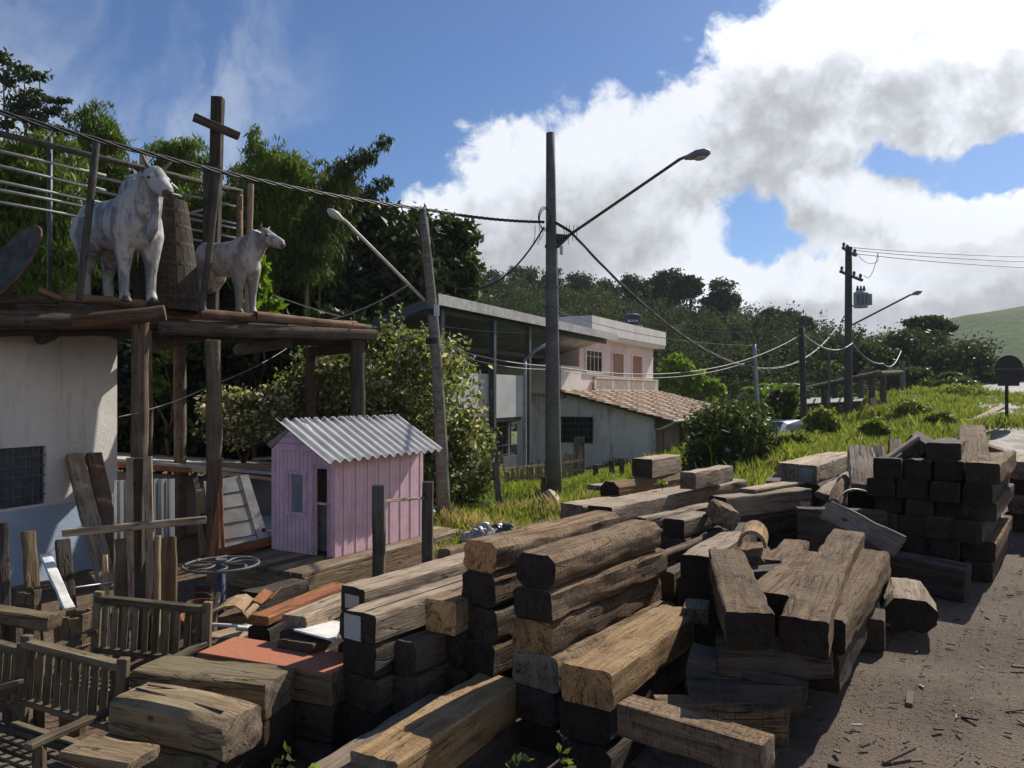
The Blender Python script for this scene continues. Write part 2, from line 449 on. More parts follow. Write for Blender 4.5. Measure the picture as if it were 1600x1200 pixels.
# ------------------------------------------------------------------ timber
def frame(p0, p1, roll=0.0):
    p0, p1 = Vector(p0), Vector(p1); x = (p1 - p0).normalized()
    up = Vector((0, 0, 1)) if abs(x.z) < 0.95 else Vector((0, -1, 0))
    y = up.cross(x).normalized(); z = x.cross(y)
    if roll: q = Matrix.Rotation(roll, 3, x); y = q @ y; z = q @ z
    return x, y, z

def timber_mesh(L, w, h, rough=0.008, rnd=0.02, seed=0.0, seg=None, edge=0.0, kind='beam', bend=0.0, top_bulge=0.0, split=0.0):
    """a sawn or hewn timber along local X from -L/2 to L/2; material 0 the sides, 1 the ends"""
    seg = seg or max(4, min(34, int(L / 0.06)))
    ring = []
    if kind == 'log':
        n = 18
        ring = [(math.cos(2 * math.pi * i / n) * w / 2, math.sin(2 * math.pi * i / n) * h / 2) for i in range(n)]
    else:
        k = 6; c = min(rnd, w * .3, h * .3)
        hw, hh = w / 2, h / 2
        def side(a, b):
            return [(a[0] + (b[0] - a[0]) * i / k, a[1] + (b[1] - a[1]) * i / k) for i in range(k + 1)]
        corners = [((-hw + c, -hh), (hw - c, -hh)), ((hw, -hh + c), (hw, hh - c)), ((hw - c, hh), (-hw + c, hh)), ((-hw, hh - c), (-hw, -hh + c))]
        for a, b in corners: ring += side(a, b)
        if top_bulge: ring = [(y, z + (top_bulge * (1 - (y / hw) ** 2) if z > 0 else 0)) for y, z in ring]
    tws = math.sin(seed * 5.3) * .035 * min(1, rough / .008); bow = math.sin(seed * 3.7) * .007 * min(1, rough / .008)
    n = len(ring); vs = []; fs = []; mi = []
    sv = Vector((seed * 3.1, seed * 7.7, seed * 1.3))
    for i in range(seg + 1):
        f = i / seg; x = (f - 0.5) * L
        bz = -bend * (2 * f - 1) ** 2
        for (y, z) in ring:
            q = Vector((x * 2.2, y * 15, z * 15)) + sv
            d = noise.noise(q) * 0.6 + noise.noise(q * 2.7) * 0.5
            big = noise.noise(Vector((x * 1.5, y * 3, z * 3)) + sv)
            ez = min(abs(abs(y) - w / 2), abs(abs(z) - h / 2))
            cornerness = max(0, 1 - (abs(abs(y) - w / 2) + abs(abs(z) - h / 2)) / 0.05)
            chip = max(0.0, noise.noise(Vector((x * 5, y * 4, z * 4)) + sv * 1.7) - 0.05) * edge * cornerness
            s = 1 + (d * rough + big * rough * 1.2) / max(0.05, math.hypot(y, z)) - chip / max(0.05, math.hypot(y, z))
            xx = x
            if i in (0, seg): xx += noise.noise(Vector((y * 14, z * 14, f * 9)) + sv) * rough * 1.2
            ca, sa_ = math.cos(tws * (f - .5)), math.sin(tws * (f - .5)); yy, zz_ = y * s, z * s
            vs.append((xx, yy * ca - zz_ * sa_ + bow * (2 * f - 1) ** 2 * L, yy * sa_ + zz_ * ca + bz))
    for i in range(seg):
        for j in range(n):
            fs.append((i * n + j, i * n + (j + 1) % n, (i + 1) * n + (j + 1) % n, (i + 1) * n + j)); mi.append(0)
    for i, rev in ((0, True), (seg, False)):
        k = len(vs)
        c = Vector((0, 0, 0))
        for j in range(n): c += Vector(vs[i * n + j])
        c /= n
        # inner ring, then a centre
        for j in range(n):
            v = Vector(vs[i * n + j]); p = v.lerp(c, 0.12 if kind != 'log' else 0.2); p.x += (0.004 if rev else -0.004) * -1
            vs.append(tuple(p))
        vs.append(tuple(c)); cc = len(vs) - 1
        for j in range(n):
            a, b2 = i * n + j, i * n + (j + 1) % n; a2, b3 = k + j, k + (j + 1) % n
            fs.append((a, a2, b3, b2) if rev else (a, b2, b3, a2)); mi.append(1)
            fs.append((a2, cc, b3) if rev else (a2, b3, cc)); mi.append(1)
    return vs, fs, mi

SEED = [0]
def timber(name, label, cat, p0, p1, w, h, mats, roll=0.0, group=None, parent=None, anchor='top', smooth=True, **kw):
    """p0, p1: end points of the centre line of the top face (anchor 'top') or of the axis ('axis')"""
    p0, p1 = Vector(p0), Vector(p1)
    x, y, z = frame(p0, p1, roll); SEED[0] += 1
    L = (p1 - p0).length
    vs, fs, mi = timber_mesh(L, w, h, seed=SEED[0] * 1.37, **kw)
    me = bpy.data.meshes.new(name); me.from_pydata(vs, [], fs)
    for m in mats: me.materials.append(m)
    me.polygons.foreach_set('material_index', mi)
    me.polygons.foreach_set('use_smooth', [k == 0 for k in mi] if smooth else [False] * len(mi))
    me.update()
    try: me.set_sharp_from_angle(angle=R(38))
    except Exception: pass
    o = bpy.data.objects.new(name, me); COL.objects.link(o)
    c = (p0 + p1) / 2
    if anchor == 'top': c = c - z * (h / 2)
    M = Matrix((x, y, z)).transposed().to_4x4(); M.translation = c
    if parent is not None:
        o.parent = parent; M = parent_inv(parent) @ M
    o.matrix_world = M if parent is None else o.matrix_world
    if parent is not None: o.matrix_local = M
    if label: tag(o, label, cat, group)
    return o
def parent_inv(p):
    return (Matrix.Translation(p.location) @ p.rotation_euler.to_matrix().to_4x4()).inverted()

# ------------------------------------------------------------------ shared materials
M = {}
M['sleeper'] = wood('rough_sleeper_wood', (0.125, 0.080, 0.048), (0.43, 0.295, 0.18), (0.32, 0.235, 0.16), bump=0.9, fuzz=0.9)
M['sleeper_tan'] = wood('tan_sleeper_wood', (0.21, 0.135, 0.07), (0.47, 0.32, 0.175), (0.35, 0.25, 0.15), bump=0.6, fuzz=0.5)
M['grey_wood'] = wood('grey_weathered_wood', (0.17, 0.126, 0.088), (0.48, 0.38, 0.275), (0.38, 0.31, 0.235), bump=0.6)
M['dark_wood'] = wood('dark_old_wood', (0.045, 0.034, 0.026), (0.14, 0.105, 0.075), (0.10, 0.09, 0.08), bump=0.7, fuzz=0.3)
M['mossy_wood'] = wood('mossy_wood', (0.13, 0.092, 0.056), (0.34, 0.25, 0.155), (0.20, 0.17, 0.11), moss=0.22, bump=0.7)
M['brown_log'] = wood('brown_round_log', (0.09, 0.055, 0.035), (0.30, 0.18, 0.11), (0.2, 0.15, 0.11), bump=0.6)
M['red_wood'] = wood('reddish_plank', (0.20, 0.085, 0.045), (0.36, 0.17, 0.09), None, bump=0.4)
M['fresh_wood'] = wood('pale_sawn_wood', (0.33, 0.23, 0.13), (0.52, 0.40, 0.26), (0.42, 0.34, 0.25), bump=0.3, crack=0.3)
M['post_wood'] = wood('post_wood', (0.05, 0.045, 0.036), (0.16, 0.145, 0.115), (0.12, 0.12, 0.105), bump=0.7)
M['end_orange'] = endgrain('orange_end_grain', (0.46, 0.235, 0.09), (0.54, 0.30, 0.13), wear=0.5)
M['end_dark'] = endgrain('dark_end_grain', (0.042, 0.030, 0.021), (0.062, 0.044, 0.03), wear=0.8)
M['end_grey'] = endgrain('grey_end_grain', (0.19, 0.145, 0.10), (0.225, 0.172, 0.12), wear=0.65)
M['white_paint'] = plain('white_paint', (0.72, 0.70, 0.66), 0.6, dirt=(0.35, 0.31, 0.26), dirt_amt=0.4)
M['galv'] = plain('galvanised_steel', (0.42, 0.43, 0.43), 0.45, metal=0.7, var=0.2)
M['rust'] = plain('rusty_iron', (0.16, 0.08, 0.045), 0.8, var=0.5, dirt=(0.06, 0.035, 0.025))
M['cable'] = plain('black_cable', (0.018, 0.018, 0.018), 0.5)
M['pale_cable'] = plain('pale_cable', (0.30, 0.30, 0.29), 0.5)
M['dark_metal'] = plain('dark_grey_metal', (0.10, 0.105, 0.11), 0.5, metal=0.4)
M['bark'] = wood('bark', (0.05, 0.04, 0.03), (0.14, 0.11, 0.08), (0.11, 0.10, 0.08), bump=0.8)
M['glass_dark'] = plain('dark_window_glass', (0.02, 0.025, 0.03), 0.08, spec=0.6, bump=0)
M['black'] = plain('black_paint', (0.015, 0.015, 0.016), 0.6)

# ------------------------------------------------------------------ ground
ANCH = [(1, 2, -.02), (3, 3, 0), (5, 6, 0), (4, 7, .02), (6, 10, .1), (8, 15, .3), (9.5, 20, .42), (13.5, 25, .6), (17.5, 34, 1.0), (20, 50, 1.4), (14, 22, .7),
        (-1.2, 2.2, -.45), (-1.4, 4, -.6), (-2.6, 4.2, -.88), (-3.6, 5, -.92), (-3.2, 6.5, -.95), (-4.8, 8, -.95), (-3, 8.5, -.66), (-3.7, 8.5, -.66), (-3.1, 7.5, -.66), (-2, 9.5, -.82), (-2.5, 11.5, -.8), (-1.5, 11, -.6), (-6, 11, -1.0), (-9, 9, -1.0), (-1.2, 7.2, -.75), (-.6, 8, -.6), (-.7, 10, -.45),
        (-.3, 5.4, -.42), (.2, 4.3, -.45), (.35, 3.5, -.42), (.75, 4.2, -.36), (.1, 3.0, -.4), (1.15, 3.3, -.03), (1.2, 3.9, -.13), (1.6, 3.9, -.06), (1.9, 4.8, 0), (2.4, 5.6, 0), (1.0, 5.2, -.25), (1.5, 6.4, -.12), (1.6, 8, -.02), (.7, 7.5, -.2), (.8, 10, -.2), (1.5, 12, -.2), (.75, 15, -.3), (-1.05, 12.6, -.35), (-.5, 14.5, -.45), (.5, 20, -.7), (-3, 16, -.8),
        (3, 10, .05), (3, 13, -.1), (4.5, 16.5, -.2), (5, 20, -.5), (6.3, 16.5, .3), (7.5, 22, .2), (9, 26, -.55), (8, 27, -.6), (1, 32, -1.8), (8, 34, -1.6), (4, 26, -1.2), (-3, 24, -.9), (-8, 20, -1), (-12, 30, -1),
        (10.4, 25, .3), (12, 29, .1), (13, 33, .0), (10.5, 30, -.2), (15.75, 36, .2), (15.5, 38.5, .05), (26, 45, 2.0), (20, 40, 1.25), (10, 45, -1), (0, 60, -2.5), (-25, 60, 0), (30, 70, 1.8), (23, 42, 1.7), (16, 55, .3), (40, 60, 2.5), (30, 30, 1.5), (15, 10, .2), (0, -5, 0), (-10, -5, -.9), (15, -5, .2), (-20, 15, -1), (60, 100, 3), (-60, 80, 1), (0, 120, -1), (100, 0, 1), (-100, 0, -1), (0, -100, 0), (100, 200, 3), (-100, 200, 1)]
AN = np.array(ANCH, dtype=float)
def gz_arr(X, Y):
    X = np.asarray(X, float); Y = np.asarray(Y, float)
    num = np.zeros_like(X); den = np.zeros_like(X)
    for ax, ay, azz in AN:
        w_ = 1.0 / ((X - ax) ** 2 + (Y - ay) ** 2 + 0.15) ** 1.7
        num += w_ * azz; den += w_
    return num / den
def gz(x, y): return float(gz_arr([x], [y])[0])
def GP(u, d):                                   # ground point under photo column u at depth d
    x = (u - 800) / 1200 * d
    return Vector((x, d, gz(x, d)))

def axis_vals(lo, hi, fine_lo, fine_hi, fine, coarse_n):
    a = np.arange(fine_lo, fine_hi, fine)
    l = fine_lo - np.geomspace(0.3, fine_lo - lo, coarse_n)[::-1] if fine_lo > lo else []
    h = fine_hi + np.geomspace(0.3, hi - fine_hi, coarse_n)
    return np.concatenate([l, a, h])
xs = axis_vals(-900, 900, -8, 14, 0.16, 40); ys = axis_vals(-300, 1200, 1.5, 26, 0.16, 44)
XX, YY = np.meshgrid(xs, ys)
ZZ = gz_arr(XX, YY)
bumpn = np.array([[noise.noise(Vector((x * .9, y * .9, 0))) * 0.03 + noise.noise(Vector((x * 4, y * 4, 3))) * 0.012 for x in xs] for y in ys])
ZZ = ZZ + bumpn * (np.hypot(XX, YY) < 60)
def grid_obj(name, XX, YY, ZZ, mat, attrs=None):
    ny, nx = XX.shape
    V = np.stack([XX, YY, ZZ], -1).reshape(-1, 3)
    i = np.arange(ny * nx).reshape(ny, nx)
    F = np.stack([i[:-1, :-1], i[:-1, 1:], i[1:, 1:], i[1:, :-1]], -1).reshape(-1, 4)
    me = bpy.data.meshes.new(name)
    me.vertices.add(len(V)); me.vertices.foreach_set('co', V.astype(np.float32).ravel())
    me.loops.add(F.size); me.loops.foreach_set('vertex_index', F.astype(np.int32).ravel())
    me.polygons.add(len(F)); me.polygons.foreach_set('loop_start', np.arange(0, F.size, 4, dtype=np.int32)); me.polygons.foreach_set('loop_total', np.full(len(F), 4, dtype=np.int32))
    me.polygons.foreach_set('use_smooth', [True] * len(F))
    if attrs is not None:
        a = me.color_attributes.new('zone', 'FLOAT_COLOR', 'POINT')
        c = np.ones((len(V), 4), np.float32)
        for k, arr in enumerate(attrs): c[:, k] = arr.ravel()
        a.data.foreach_set('color', c.ravel())
    me.materials.append(mat); me.update(); me.validate()
    o = bpy.data.objects.new(name, me); COL.objects.link(o); o['kind'] = 'structure'; return o
def sstep(x, a, b):
    t_ = np.clip((x - a) / (b - a), 0, 1); return t_ * t_ * (3 - 2 * t_)
wob_g = np.array([[noise.noise(Vector((x * .7, y * .7, 5))) + .5 * noise.noise(Vector((x * 2.2, y * 2.2, 9))) for x in xs] for y in ys])
# grassy: the verge and everything far; bare: the timber yard and its gravel apron
def verge_mask(X, Y):        # 1 on grass
    left_edge = 4.0 + (Y - 14) * 0.12
    right_edge = .61 * Y - .1
    v = sstep(X, left_edge - .6, left_edge + .5) * (1 - sstep(X, right_edge - .5, right_edge + .5)) * sstep(Y, 13.2, 15)
    far = sstep(Y, 20.5, 22.5) * np.maximum(sstep(X, -.5, 1.5), sstep(Y, 42, 46)); farl = sstep(-X, 40, 44)
    mid = sstep(X, -1.6, -.9) * (1 - sstep(X, 2.3, 3.6)) * sstep(Y, 11.6, 12.8)
    return np.clip(np.maximum.reduce([v, far, farl, mid]), 0, 1)
grass_m = np.clip(verge_mask(XX + wob_g * .5, YY + wob_g * .6), 0, 1)
apron = sstep(XX + wob_g * .5, -.4, 1.2)          # pale gravel to the right, brown soil to the left
wet = sstep(YY, 11.5, 14) * apron
m, t, b = newmat('ground_soil_gravel_grass')
geo = t.n('ShaderNodeNewGeometry').outputs['Position']
zn = t.n('ShaderNodeAttribute'); zn.attribute_name = 'zone'
zs = t.n('ShaderNodeSeparateColor'); t.l(zn.outputs['Color'], zs.inputs[0])
n1_ = t.noise(geo, 1.3, 6, 0.6); n2_ = t.noise(geo, 14, 6, 0.7); n3_ = t.noise(geo, 90, 3, 0.6)
grav = t.mix(t.mr(n1_, .3, .7), (0.100, 0.070, 0.048), (0.22, 0.162, 0.115))
grav = t.mix(t.mr(n2_, .35, .7, 0, .7), grav, (0.21, 0.162, 0.12)); grav = t.mix(t.mr(n3_, .5, .72, 0, .75), grav, (0.04, 0.031, 0.025)); grav = t.mix(t.mr(t.noise(geo, 260, 2, .6), .58, .7, 0, .7), grav, (0.30, 0.25, 0.20)); grav = t.mix(t.mr(t.noise(geo, .45, 3, .6), .5, .7, 0, .6), grav, (0.085, 0.061, 0.044))
soil = t.mix(t.mr(n2_, .3, .7), (0.10, 0.065, 0.042), (0.24, 0.16, 0.10))
c = t.mix(zs.outputs[1], soil, grav)
gr = t.mix(t.mr(n2_, .3, .7), (0.05, 0.095, 0.018), (0.14, 0.21, 0.04)); gr = t.mix(t.mr(n1_, .5, .75, 0, .5), gr, (0.20, 0.19, 0.07))
c = t.mix(zs.outputs[0], c, gr)
t.l(c, b.inputs['Base Color'])
t.l(t.m('SUBTRACT', 0.92, t.m('MULTIPLY', zs.outputs[2], t.mr(n1_, .4, .6, .25, .5))), b.inputs['Roughness'])
b.inputs['Specular IOR Level'].default_value = 0.35
vor = t.n('ShaderNodeTexVoronoi'); t.l(geo, vor.inputs['Vector']); vor.inputs['Scale'].default_value = 38
n4_ = t.noise(geo, 240, 2, .6)
h = t.m('ADD', t.m('MULTIPLY', n2_, .9), t.m('ADD', t.m('MULTIPLY', n3_, .9), t.m('ADD', t.m('MULTIPLY', n4_, .5), t.m('MULTIPLY', vor.outputs['Distance'], -.3))))
t.l(t.bump(h, 0.8, 0.035), b.inputs['Normal'])
ground = grid_obj('ground', XX, YY, ZZ, m, (grass_m, apron, wet))

# ------------------------------------------------------------------ road beyond the verge
m, t, b = newmat('asphalt_road')
geo = t.n('ShaderNodeNewGeometry').outputs['Position']
t.l(t.mix(t.mr(t.noise(geo, 3, 6, .65), .3, .7), (0.10, .098, .10), (0.17, .165, .165)), b.inputs['Base Color']); b.inputs['Roughness'].default_value = 0.75
M['asphalt'] = m
M['road_paint'] = plain('worn_road_paint', (0.75, 0.75, 0.72), 0.7, nscale=30)
def ribbon(name, pts, wd, mat, dz, kind='structure'):
    mb = MB(); prev = None; n = len(pts)
    for i in range(n):
        a = Vector(pts[max(0, i - 1)]); c = Vector(pts[min(n - 1, i + 1)]); d = (c - a); d.z = 0; d.normalize()
        s = Vector((d.y, -d.x, 0)) * wd / 2; p = Vector(pts[i]) + Vector((0, 0, dz))
        mb.v += [tuple(p - s), tuple(p + s)]
        if i: mb.f.append((2 * i - 2, 2 * i - 1, 2 * i + 1, 2 * i)); mb.m.append(0)
    o = mb.build(name, mat, fixn=False); o['kind'] = kind; return o
ROAD = []
for i in range(36):
    f = i / 35
    y = 20 + f * 48; x = 20.0 + 3.0 * math.sin(f * 2.6) + 22 * f ** 2.2 + 3.5 * f
    ROAD.append((x, y, 1.0 + 1.0 * f))
rg = [(x, y, gz(x, y) + 0.10) for x, y, z in ROAD]
ribbon('road', rg, 6.5, M['asphalt'], 0.0)
def offs(pts, o_):
    out = []
    for i in range(len(pts)):
        a = Vector(pts[max(0, i - 1)]); c = Vector(pts[min(len(pts) - 1, i + 1)]); d = (c - a); d.z = 0; d.normalize()
        out.append(Vector(pts[i]) + Vector((d.y, -d.x, 0)) * o_)
    return out
ribbon('road_edge_line', offs(rg, -2.9), 0.18, M['road_paint'], 0.006)

# ------------------------------------------------------------------ hills
def ridge_fn(pts):
    px = np.array([p[0] for p in pts], float); pz = np.array([p[1] for p in pts], float)
    return lambda x: np.interp(x, px, pz)
def hill(name, ridge_px, d_r, d0, d1, mat, u0, u1, nu=90, nv=40, off=0.0):
    us = np.linspace(u0, u1, nu); ds = np.linspace(d0, d1, nv)
    U, D = np.meshgrid(us, ds)
    Xr = (us - 800) / 1200 * d_r
    rz = CAMZ + (615 - ridge_fn(ridge_px)(us)) / 1200 * d_r + off
    f = (D - d0) / (d_r - d0)
    prof = np.where(f <= 1, np.sin(np.clip(f, 0, 1) * np.pi / 2) ** 1.1, 1 - 0.12 * (f - 1))
    X = np.broadcast_to(Xr, U.shape); base = -3.0
    nz = np.array([[noise.noise(Vector((x * .04, y * .04, 2))) for x in X[0]] for y in ds])
    Z = base + (rz[None, :] - base) * prof + nz * 1.6 * np.clip(f, 0, 1) * (f < .95)
    return grid_obj(name, X.copy(), D, Z, mat), (lambda x, y: float(base + ((CAMZ + (615 - ridge_fn(ridge_px)(x / d_r * 1200 + 800)) / 1200 * d_r + off) - base) * (math.sin(min(1, max(0, (y - d0) / (d_r - d0))) * math.pi / 2) ** 1.1)))
m, t, b = newmat('forest_floor')
t.l(t.mix(t.noise(t.n('ShaderNodeNewGeometry').outputs['Position'], .5, 5), (0.02, 0.035, 0.012), (0.05, 0.07, 0.025)), b.inputs['Base Color']); b.inputs['Roughness'].default_value = 0.95
M['forest_floor'] = m
RIDGE_F = [(-400, 470), (300, 490), (700, 510), (760, 505), (850, 510), (950, 522), (1050, 535), (1150, 562), (1250, 588), (1350, 605), (1450, 618), (1600, 622), (1900, 626)]
hillf, hillf_z = hill('wooded_hill', RIDGE_F, 125, 46, 160, M['forest_floor'], -300, 1750)
m, t, b = newmat('pasture')
geo = t.n('ShaderNodeNewGeometry').outputs['Position']
pg = t.mix(t.mr(t.noise(t.scale(geo, (1, 1, 3)), .35, 8, .7), .35, .68), (0.024, 0.070, 0.003), (0.062, 0.125, 0.006))
pg = t.mix(t.mr(t.noise(geo, 1.6, 4, .7), .52, .7, 0, .7), pg, (0.035, 0.055, 0.014))
t.l(pg, b.inputs['Base Color']); b.inputs['Roughness'].default_value = 0.95
t.l(t.bump(t.noise(geo, 1.2, 6, .7), 1.0, .6), b.inputs['Normal'])
RIDGE_G = [(900, 640), (1300, 560), (1400, 527), (1480, 498), (1540, 488), (1600, 478), (1700, 462), (1900, 450), (2300, 440)]
hillg, hillg_z = hill('pasture_hill', RIDGE_G, 190, 95, 240, m, 1150, 2300)

# ------------------------------------------------------------------ timber stacks of the yard
S = (M['sleeper'], M['end_dark']); SO = (M['sleeper'], M['end_orange']); SG = (M['sleeper'], M['end_grey'])
TAN = (M['sleeper_tan'], M['end_orange']); GW = (M['grey_wood'], M['end_dark']); GG = (M['grey_wood'], M['end_grey'])
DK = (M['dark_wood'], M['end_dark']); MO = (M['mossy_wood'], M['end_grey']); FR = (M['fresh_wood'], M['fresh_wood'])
BL = (M['brown_log'], M['end_grey']); RW = (M['red_wood'], M['red_wood'])
def level(u1, v1, d1, u2, v2, d2=None):
    a = P(u1, v1, d1)
    if d2 is None: d2 = (CAMZ - a.z) * 1200 / (v2 - 615)
    return a, P(u2, v2, d2)
ROUGH = dict(rough=0.011, rnd=0.020, edge=0.055)
NEAT = dict(rough=0.005, rnd=0.010, edge=0.025)
def tb(name, label, cat, px, w, h, mats, group=None, style=ROUGH, roll=0.0, ext=0.0, **kw):
    a, c = level(*px)
    if ext: c = c + (c - a).normalized() * ext
    o = timber(name, label, cat, a, c, w, h, mats, roll=roll, group=group, **{**style, **kw})
    return o, a, c
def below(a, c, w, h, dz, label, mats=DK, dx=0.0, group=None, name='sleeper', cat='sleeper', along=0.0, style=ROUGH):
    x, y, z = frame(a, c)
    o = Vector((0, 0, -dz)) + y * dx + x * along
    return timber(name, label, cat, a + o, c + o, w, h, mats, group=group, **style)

g1 = 'sleepers in the middle stack'
# right-hand column
o, a, c = tb('sleeper', 'shaggy brown sleeper on top of the middle stack right column, dark end', 'sleeper', (834, 865, 4.5, 1004, 814), .27, .20, S, g1, rnd=.045)
o, a, c = tb('sleeper', 'rough brown sleeper second from the top in the right column of the middle stack', 'sleeper', (830, 920, 4.48, 1014, 854), .28, .185, S, g1)
o, a, c = tb('sleeper', 'cracked sleeper with bright orange end, third down in the middle stack', 'sleeper', (832, 969, 4.48, 1008, 893), .28, .20, SO, g1)
o, a, c = tb('sleeper', 'bottom sleeper of the right column whose lit edge shows behind the tan beam', 'sleeper', (838, 1022, 4.45, 1026, 938), .32, .20, SG, g1)
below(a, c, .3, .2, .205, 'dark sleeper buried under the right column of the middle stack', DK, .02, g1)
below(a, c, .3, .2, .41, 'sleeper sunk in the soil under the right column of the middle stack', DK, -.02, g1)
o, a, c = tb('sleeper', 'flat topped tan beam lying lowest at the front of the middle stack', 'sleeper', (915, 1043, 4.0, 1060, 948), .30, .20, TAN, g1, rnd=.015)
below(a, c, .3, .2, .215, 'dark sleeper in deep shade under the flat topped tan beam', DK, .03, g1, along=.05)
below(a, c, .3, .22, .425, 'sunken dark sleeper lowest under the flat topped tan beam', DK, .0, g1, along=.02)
# left-hand column
o, a, c = tb('sleeper', 'long shaggy sleeper with orange end on top of the middle stack left column', 'sleeper', (750, 846, 4.75, 945, 799), .26, .19, SO, g1, rnd=.035)
o, a, c = tb('sleeper', 'black ended sleeper under the long shaggy one in the left column', 'sleeper', (747, 893, 4.73, 935, 838), .27, .215, S, g1, rnd=.04)
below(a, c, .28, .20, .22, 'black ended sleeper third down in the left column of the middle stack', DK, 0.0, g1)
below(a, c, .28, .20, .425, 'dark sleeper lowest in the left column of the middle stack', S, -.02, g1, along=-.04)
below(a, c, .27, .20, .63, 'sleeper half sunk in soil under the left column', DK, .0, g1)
o, a, c = tb('sleeper', 'short sleeper with orange sawn end left of the middle stack', 'sleeper', (688, 938, 4.72, 800, 894), .235, .205, SO, g1, style=NEAT)
below(a, c, .26, .20, .21, 'dark sleeper under the short orange ended one', DK, .02, g1, along=.05)
below(a, c, .26, .20, .415, 'dark sleeper two rows under the short orange ended one', DK, 0, g1)
# the pair of pale old beams running left
o, a, c = tb('squared_timber', 'pale old beam with knot, left of the two long beams beside the posts', 'timber', (551, 917, 4.95, 790, 852), .22, .17, (M['grey_wood'], M['end_dark']), 'long pale beams', style=dict(rough=.007, rnd=.012, edge=.02))
pl = MB().box((-(c - a).length / 2 - .004, .0, -.01), (.006, .13, .09)); 
pl.build('nail_plate', M['galv'], o)
for k, lab in enumerate(('dark beam under the pale knotted beam', 'dark beam two rows under the pale knotted beam', 'lowest dark beam under the pale knotted beam')):
    below(a, c, .23, .19, .175 + .195 * k, lab, DK, .02 * (k % 2), 'beams under the long pale pair', 'squared_timber', 'timber')
o, a, c = tb('squared_timber', 'long pale beam split down the middle with perforated plate on its end', 'timber', (560, 957, 4.6, 775, 890), .27, .17, (M['grey_wood'], M['end_dark']), 'long pale beams', style=dict(rough=.008, rnd=.012, edge=.035))
L2 = (c - a).length / 2
def plate_mat():
    m, t, b = newmat('perforated_plate'); tc = t.n('ShaderNodeTexCoord').outputs['Object']
    ch = t.n('ShaderNodeTexBrick'); t.l(t.scale(tc, (1, 1, 1)), ch.inputs[0])
    mp = t.n('ShaderNodeMapping'); t.l(tc, mp.inputs[0]); mp.inputs['Rotation'].default_value = (0, R(90), R(90)); t.l(mp.outputs[0], ch.inputs[0])
    ch.inputs['Color1'].default_value = (.04, .04, .04, 1); ch.inputs['Color2'].default_value = (.05, .05, .05, 1); ch.inputs['Mortar'].default_value = (.55, .55, .53, 1)
    ch.inputs['Scale'].default_value = 1; ch.inputs['Mortar Size'].default_value = .0035; ch.inputs['Brick Width'].default_value = .017; ch.inputs['Row Height'].default_value = .011
    t.l(ch.outputs[0], b.inputs['Base Color']); b.inputs['Roughness'].default_value = .5; return m
MB().box((-L2 - .006, .045, -.01), (.006, .14, .15)).build('perforated_plate', plate_mat(), o)
MB().box((-L2 * .2, -.01, .0868), (L2 * 1.5, .007, .004), Matrix.Rotation(R(1.2), 3, 'Z')).build('split', M['black'], o)
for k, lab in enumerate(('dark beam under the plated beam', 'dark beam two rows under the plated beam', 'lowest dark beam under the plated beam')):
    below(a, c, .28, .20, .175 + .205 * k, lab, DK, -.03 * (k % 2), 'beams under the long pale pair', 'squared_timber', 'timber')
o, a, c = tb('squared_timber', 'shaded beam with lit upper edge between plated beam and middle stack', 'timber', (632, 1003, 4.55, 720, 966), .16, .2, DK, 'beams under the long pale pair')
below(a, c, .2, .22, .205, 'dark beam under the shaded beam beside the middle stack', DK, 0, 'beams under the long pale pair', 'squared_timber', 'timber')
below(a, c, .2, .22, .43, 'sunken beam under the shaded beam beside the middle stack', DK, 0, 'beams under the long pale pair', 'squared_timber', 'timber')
# planks further left
o, a, c = tb('squared_timber', 'short pale beam with stepped end left of the long beams', 'timber', (460, 962, 5.2, 560, 921), .2, .1, GG, 'planks by the wheel', style=NEAT)
below(a, c, .24, .2, .105, 'dark beam under the short stepped beam', DK, 0, 'planks by the wheel', 'squared_timber', 'timber')
below(a, c, .24, .2, .31, 'dark beam on the soil under the short stepped beam', DK, .03, 'planks by the wheel', 'squared_timber', 'timber')
below(a, c, .24, .2, .52, 'beam sunk in the soil under the short stepped beam', DK, .03, 'planks by the wheel', 'squared_timber', 'timber')
o, a, c = tb('plank', 'long reddish plank lying beside the pale beams', 'plank', (405, 962, 5.6, 530, 911), .16, .07, RW, 'planks by the wheel', style=NEAT)
below(a, c, .2, .2, .075, 'dark beam carrying the long reddish plank', DK, 0, 'planks by the wheel', 'squared_timber', 'timber')
below(a, c, .2, .2, .28, 'dark beam low under the long reddish plank', DK, 0, 'planks by the wheel', 'squared_timber', 'timber')

# left block stack
g2 = 'big blocks in the left stack'
o, a, c = tb('timber_block', 'split topped mossy block nearest in the left stack', 'block', (379, 1109, 4.0, 206, 1072), .29, .22, MO, g2, style=dict(rough=.012, rnd=.03, edge=.05), bend=.015)
Lb = (c - a).length
MB().box((.02, .03, .107), (Lb * .85, .012, .006), Matrix.Rotation(R(-4), 3, 'Z')).build('split', M['black'], o)
MB().box((.1, -.075, .106), (Lb * .6, .007, .005), Matrix.Rotation(R(5), 3, 'Z')).build('split', M['black'], o)
below(a, c, .32, .24, .222, 'dark mossy block under the split topped block', (M['mossy_wood'], M['end_dark']), 0, g2, 'timber_block', 'block', .03)
below(a, c, .32, .24, .465, 'lowest block under the split topped block', (M['mossy_wood'], M['end_dark']), .02, g2, 'timber_block', 'block', -.03)
o, a, c = tb('timber_block', 'flat grey brown block between split block and red topped block', 'block', (438, 1055, 4.5, 235, 1034), .33, .2, MO, g2, style=dict(rough=.007, rnd=.012, edge=.03))
below(a, c, .33, .24, .205, 'dark block under the flat grey brown block', DK, 0, g2, 'timber_block', 'block')
below(a, c, .33, .24, .45, 'lowest dark block under the flat grey brown block', DK, 0, g2, 'timber_block', 'block')
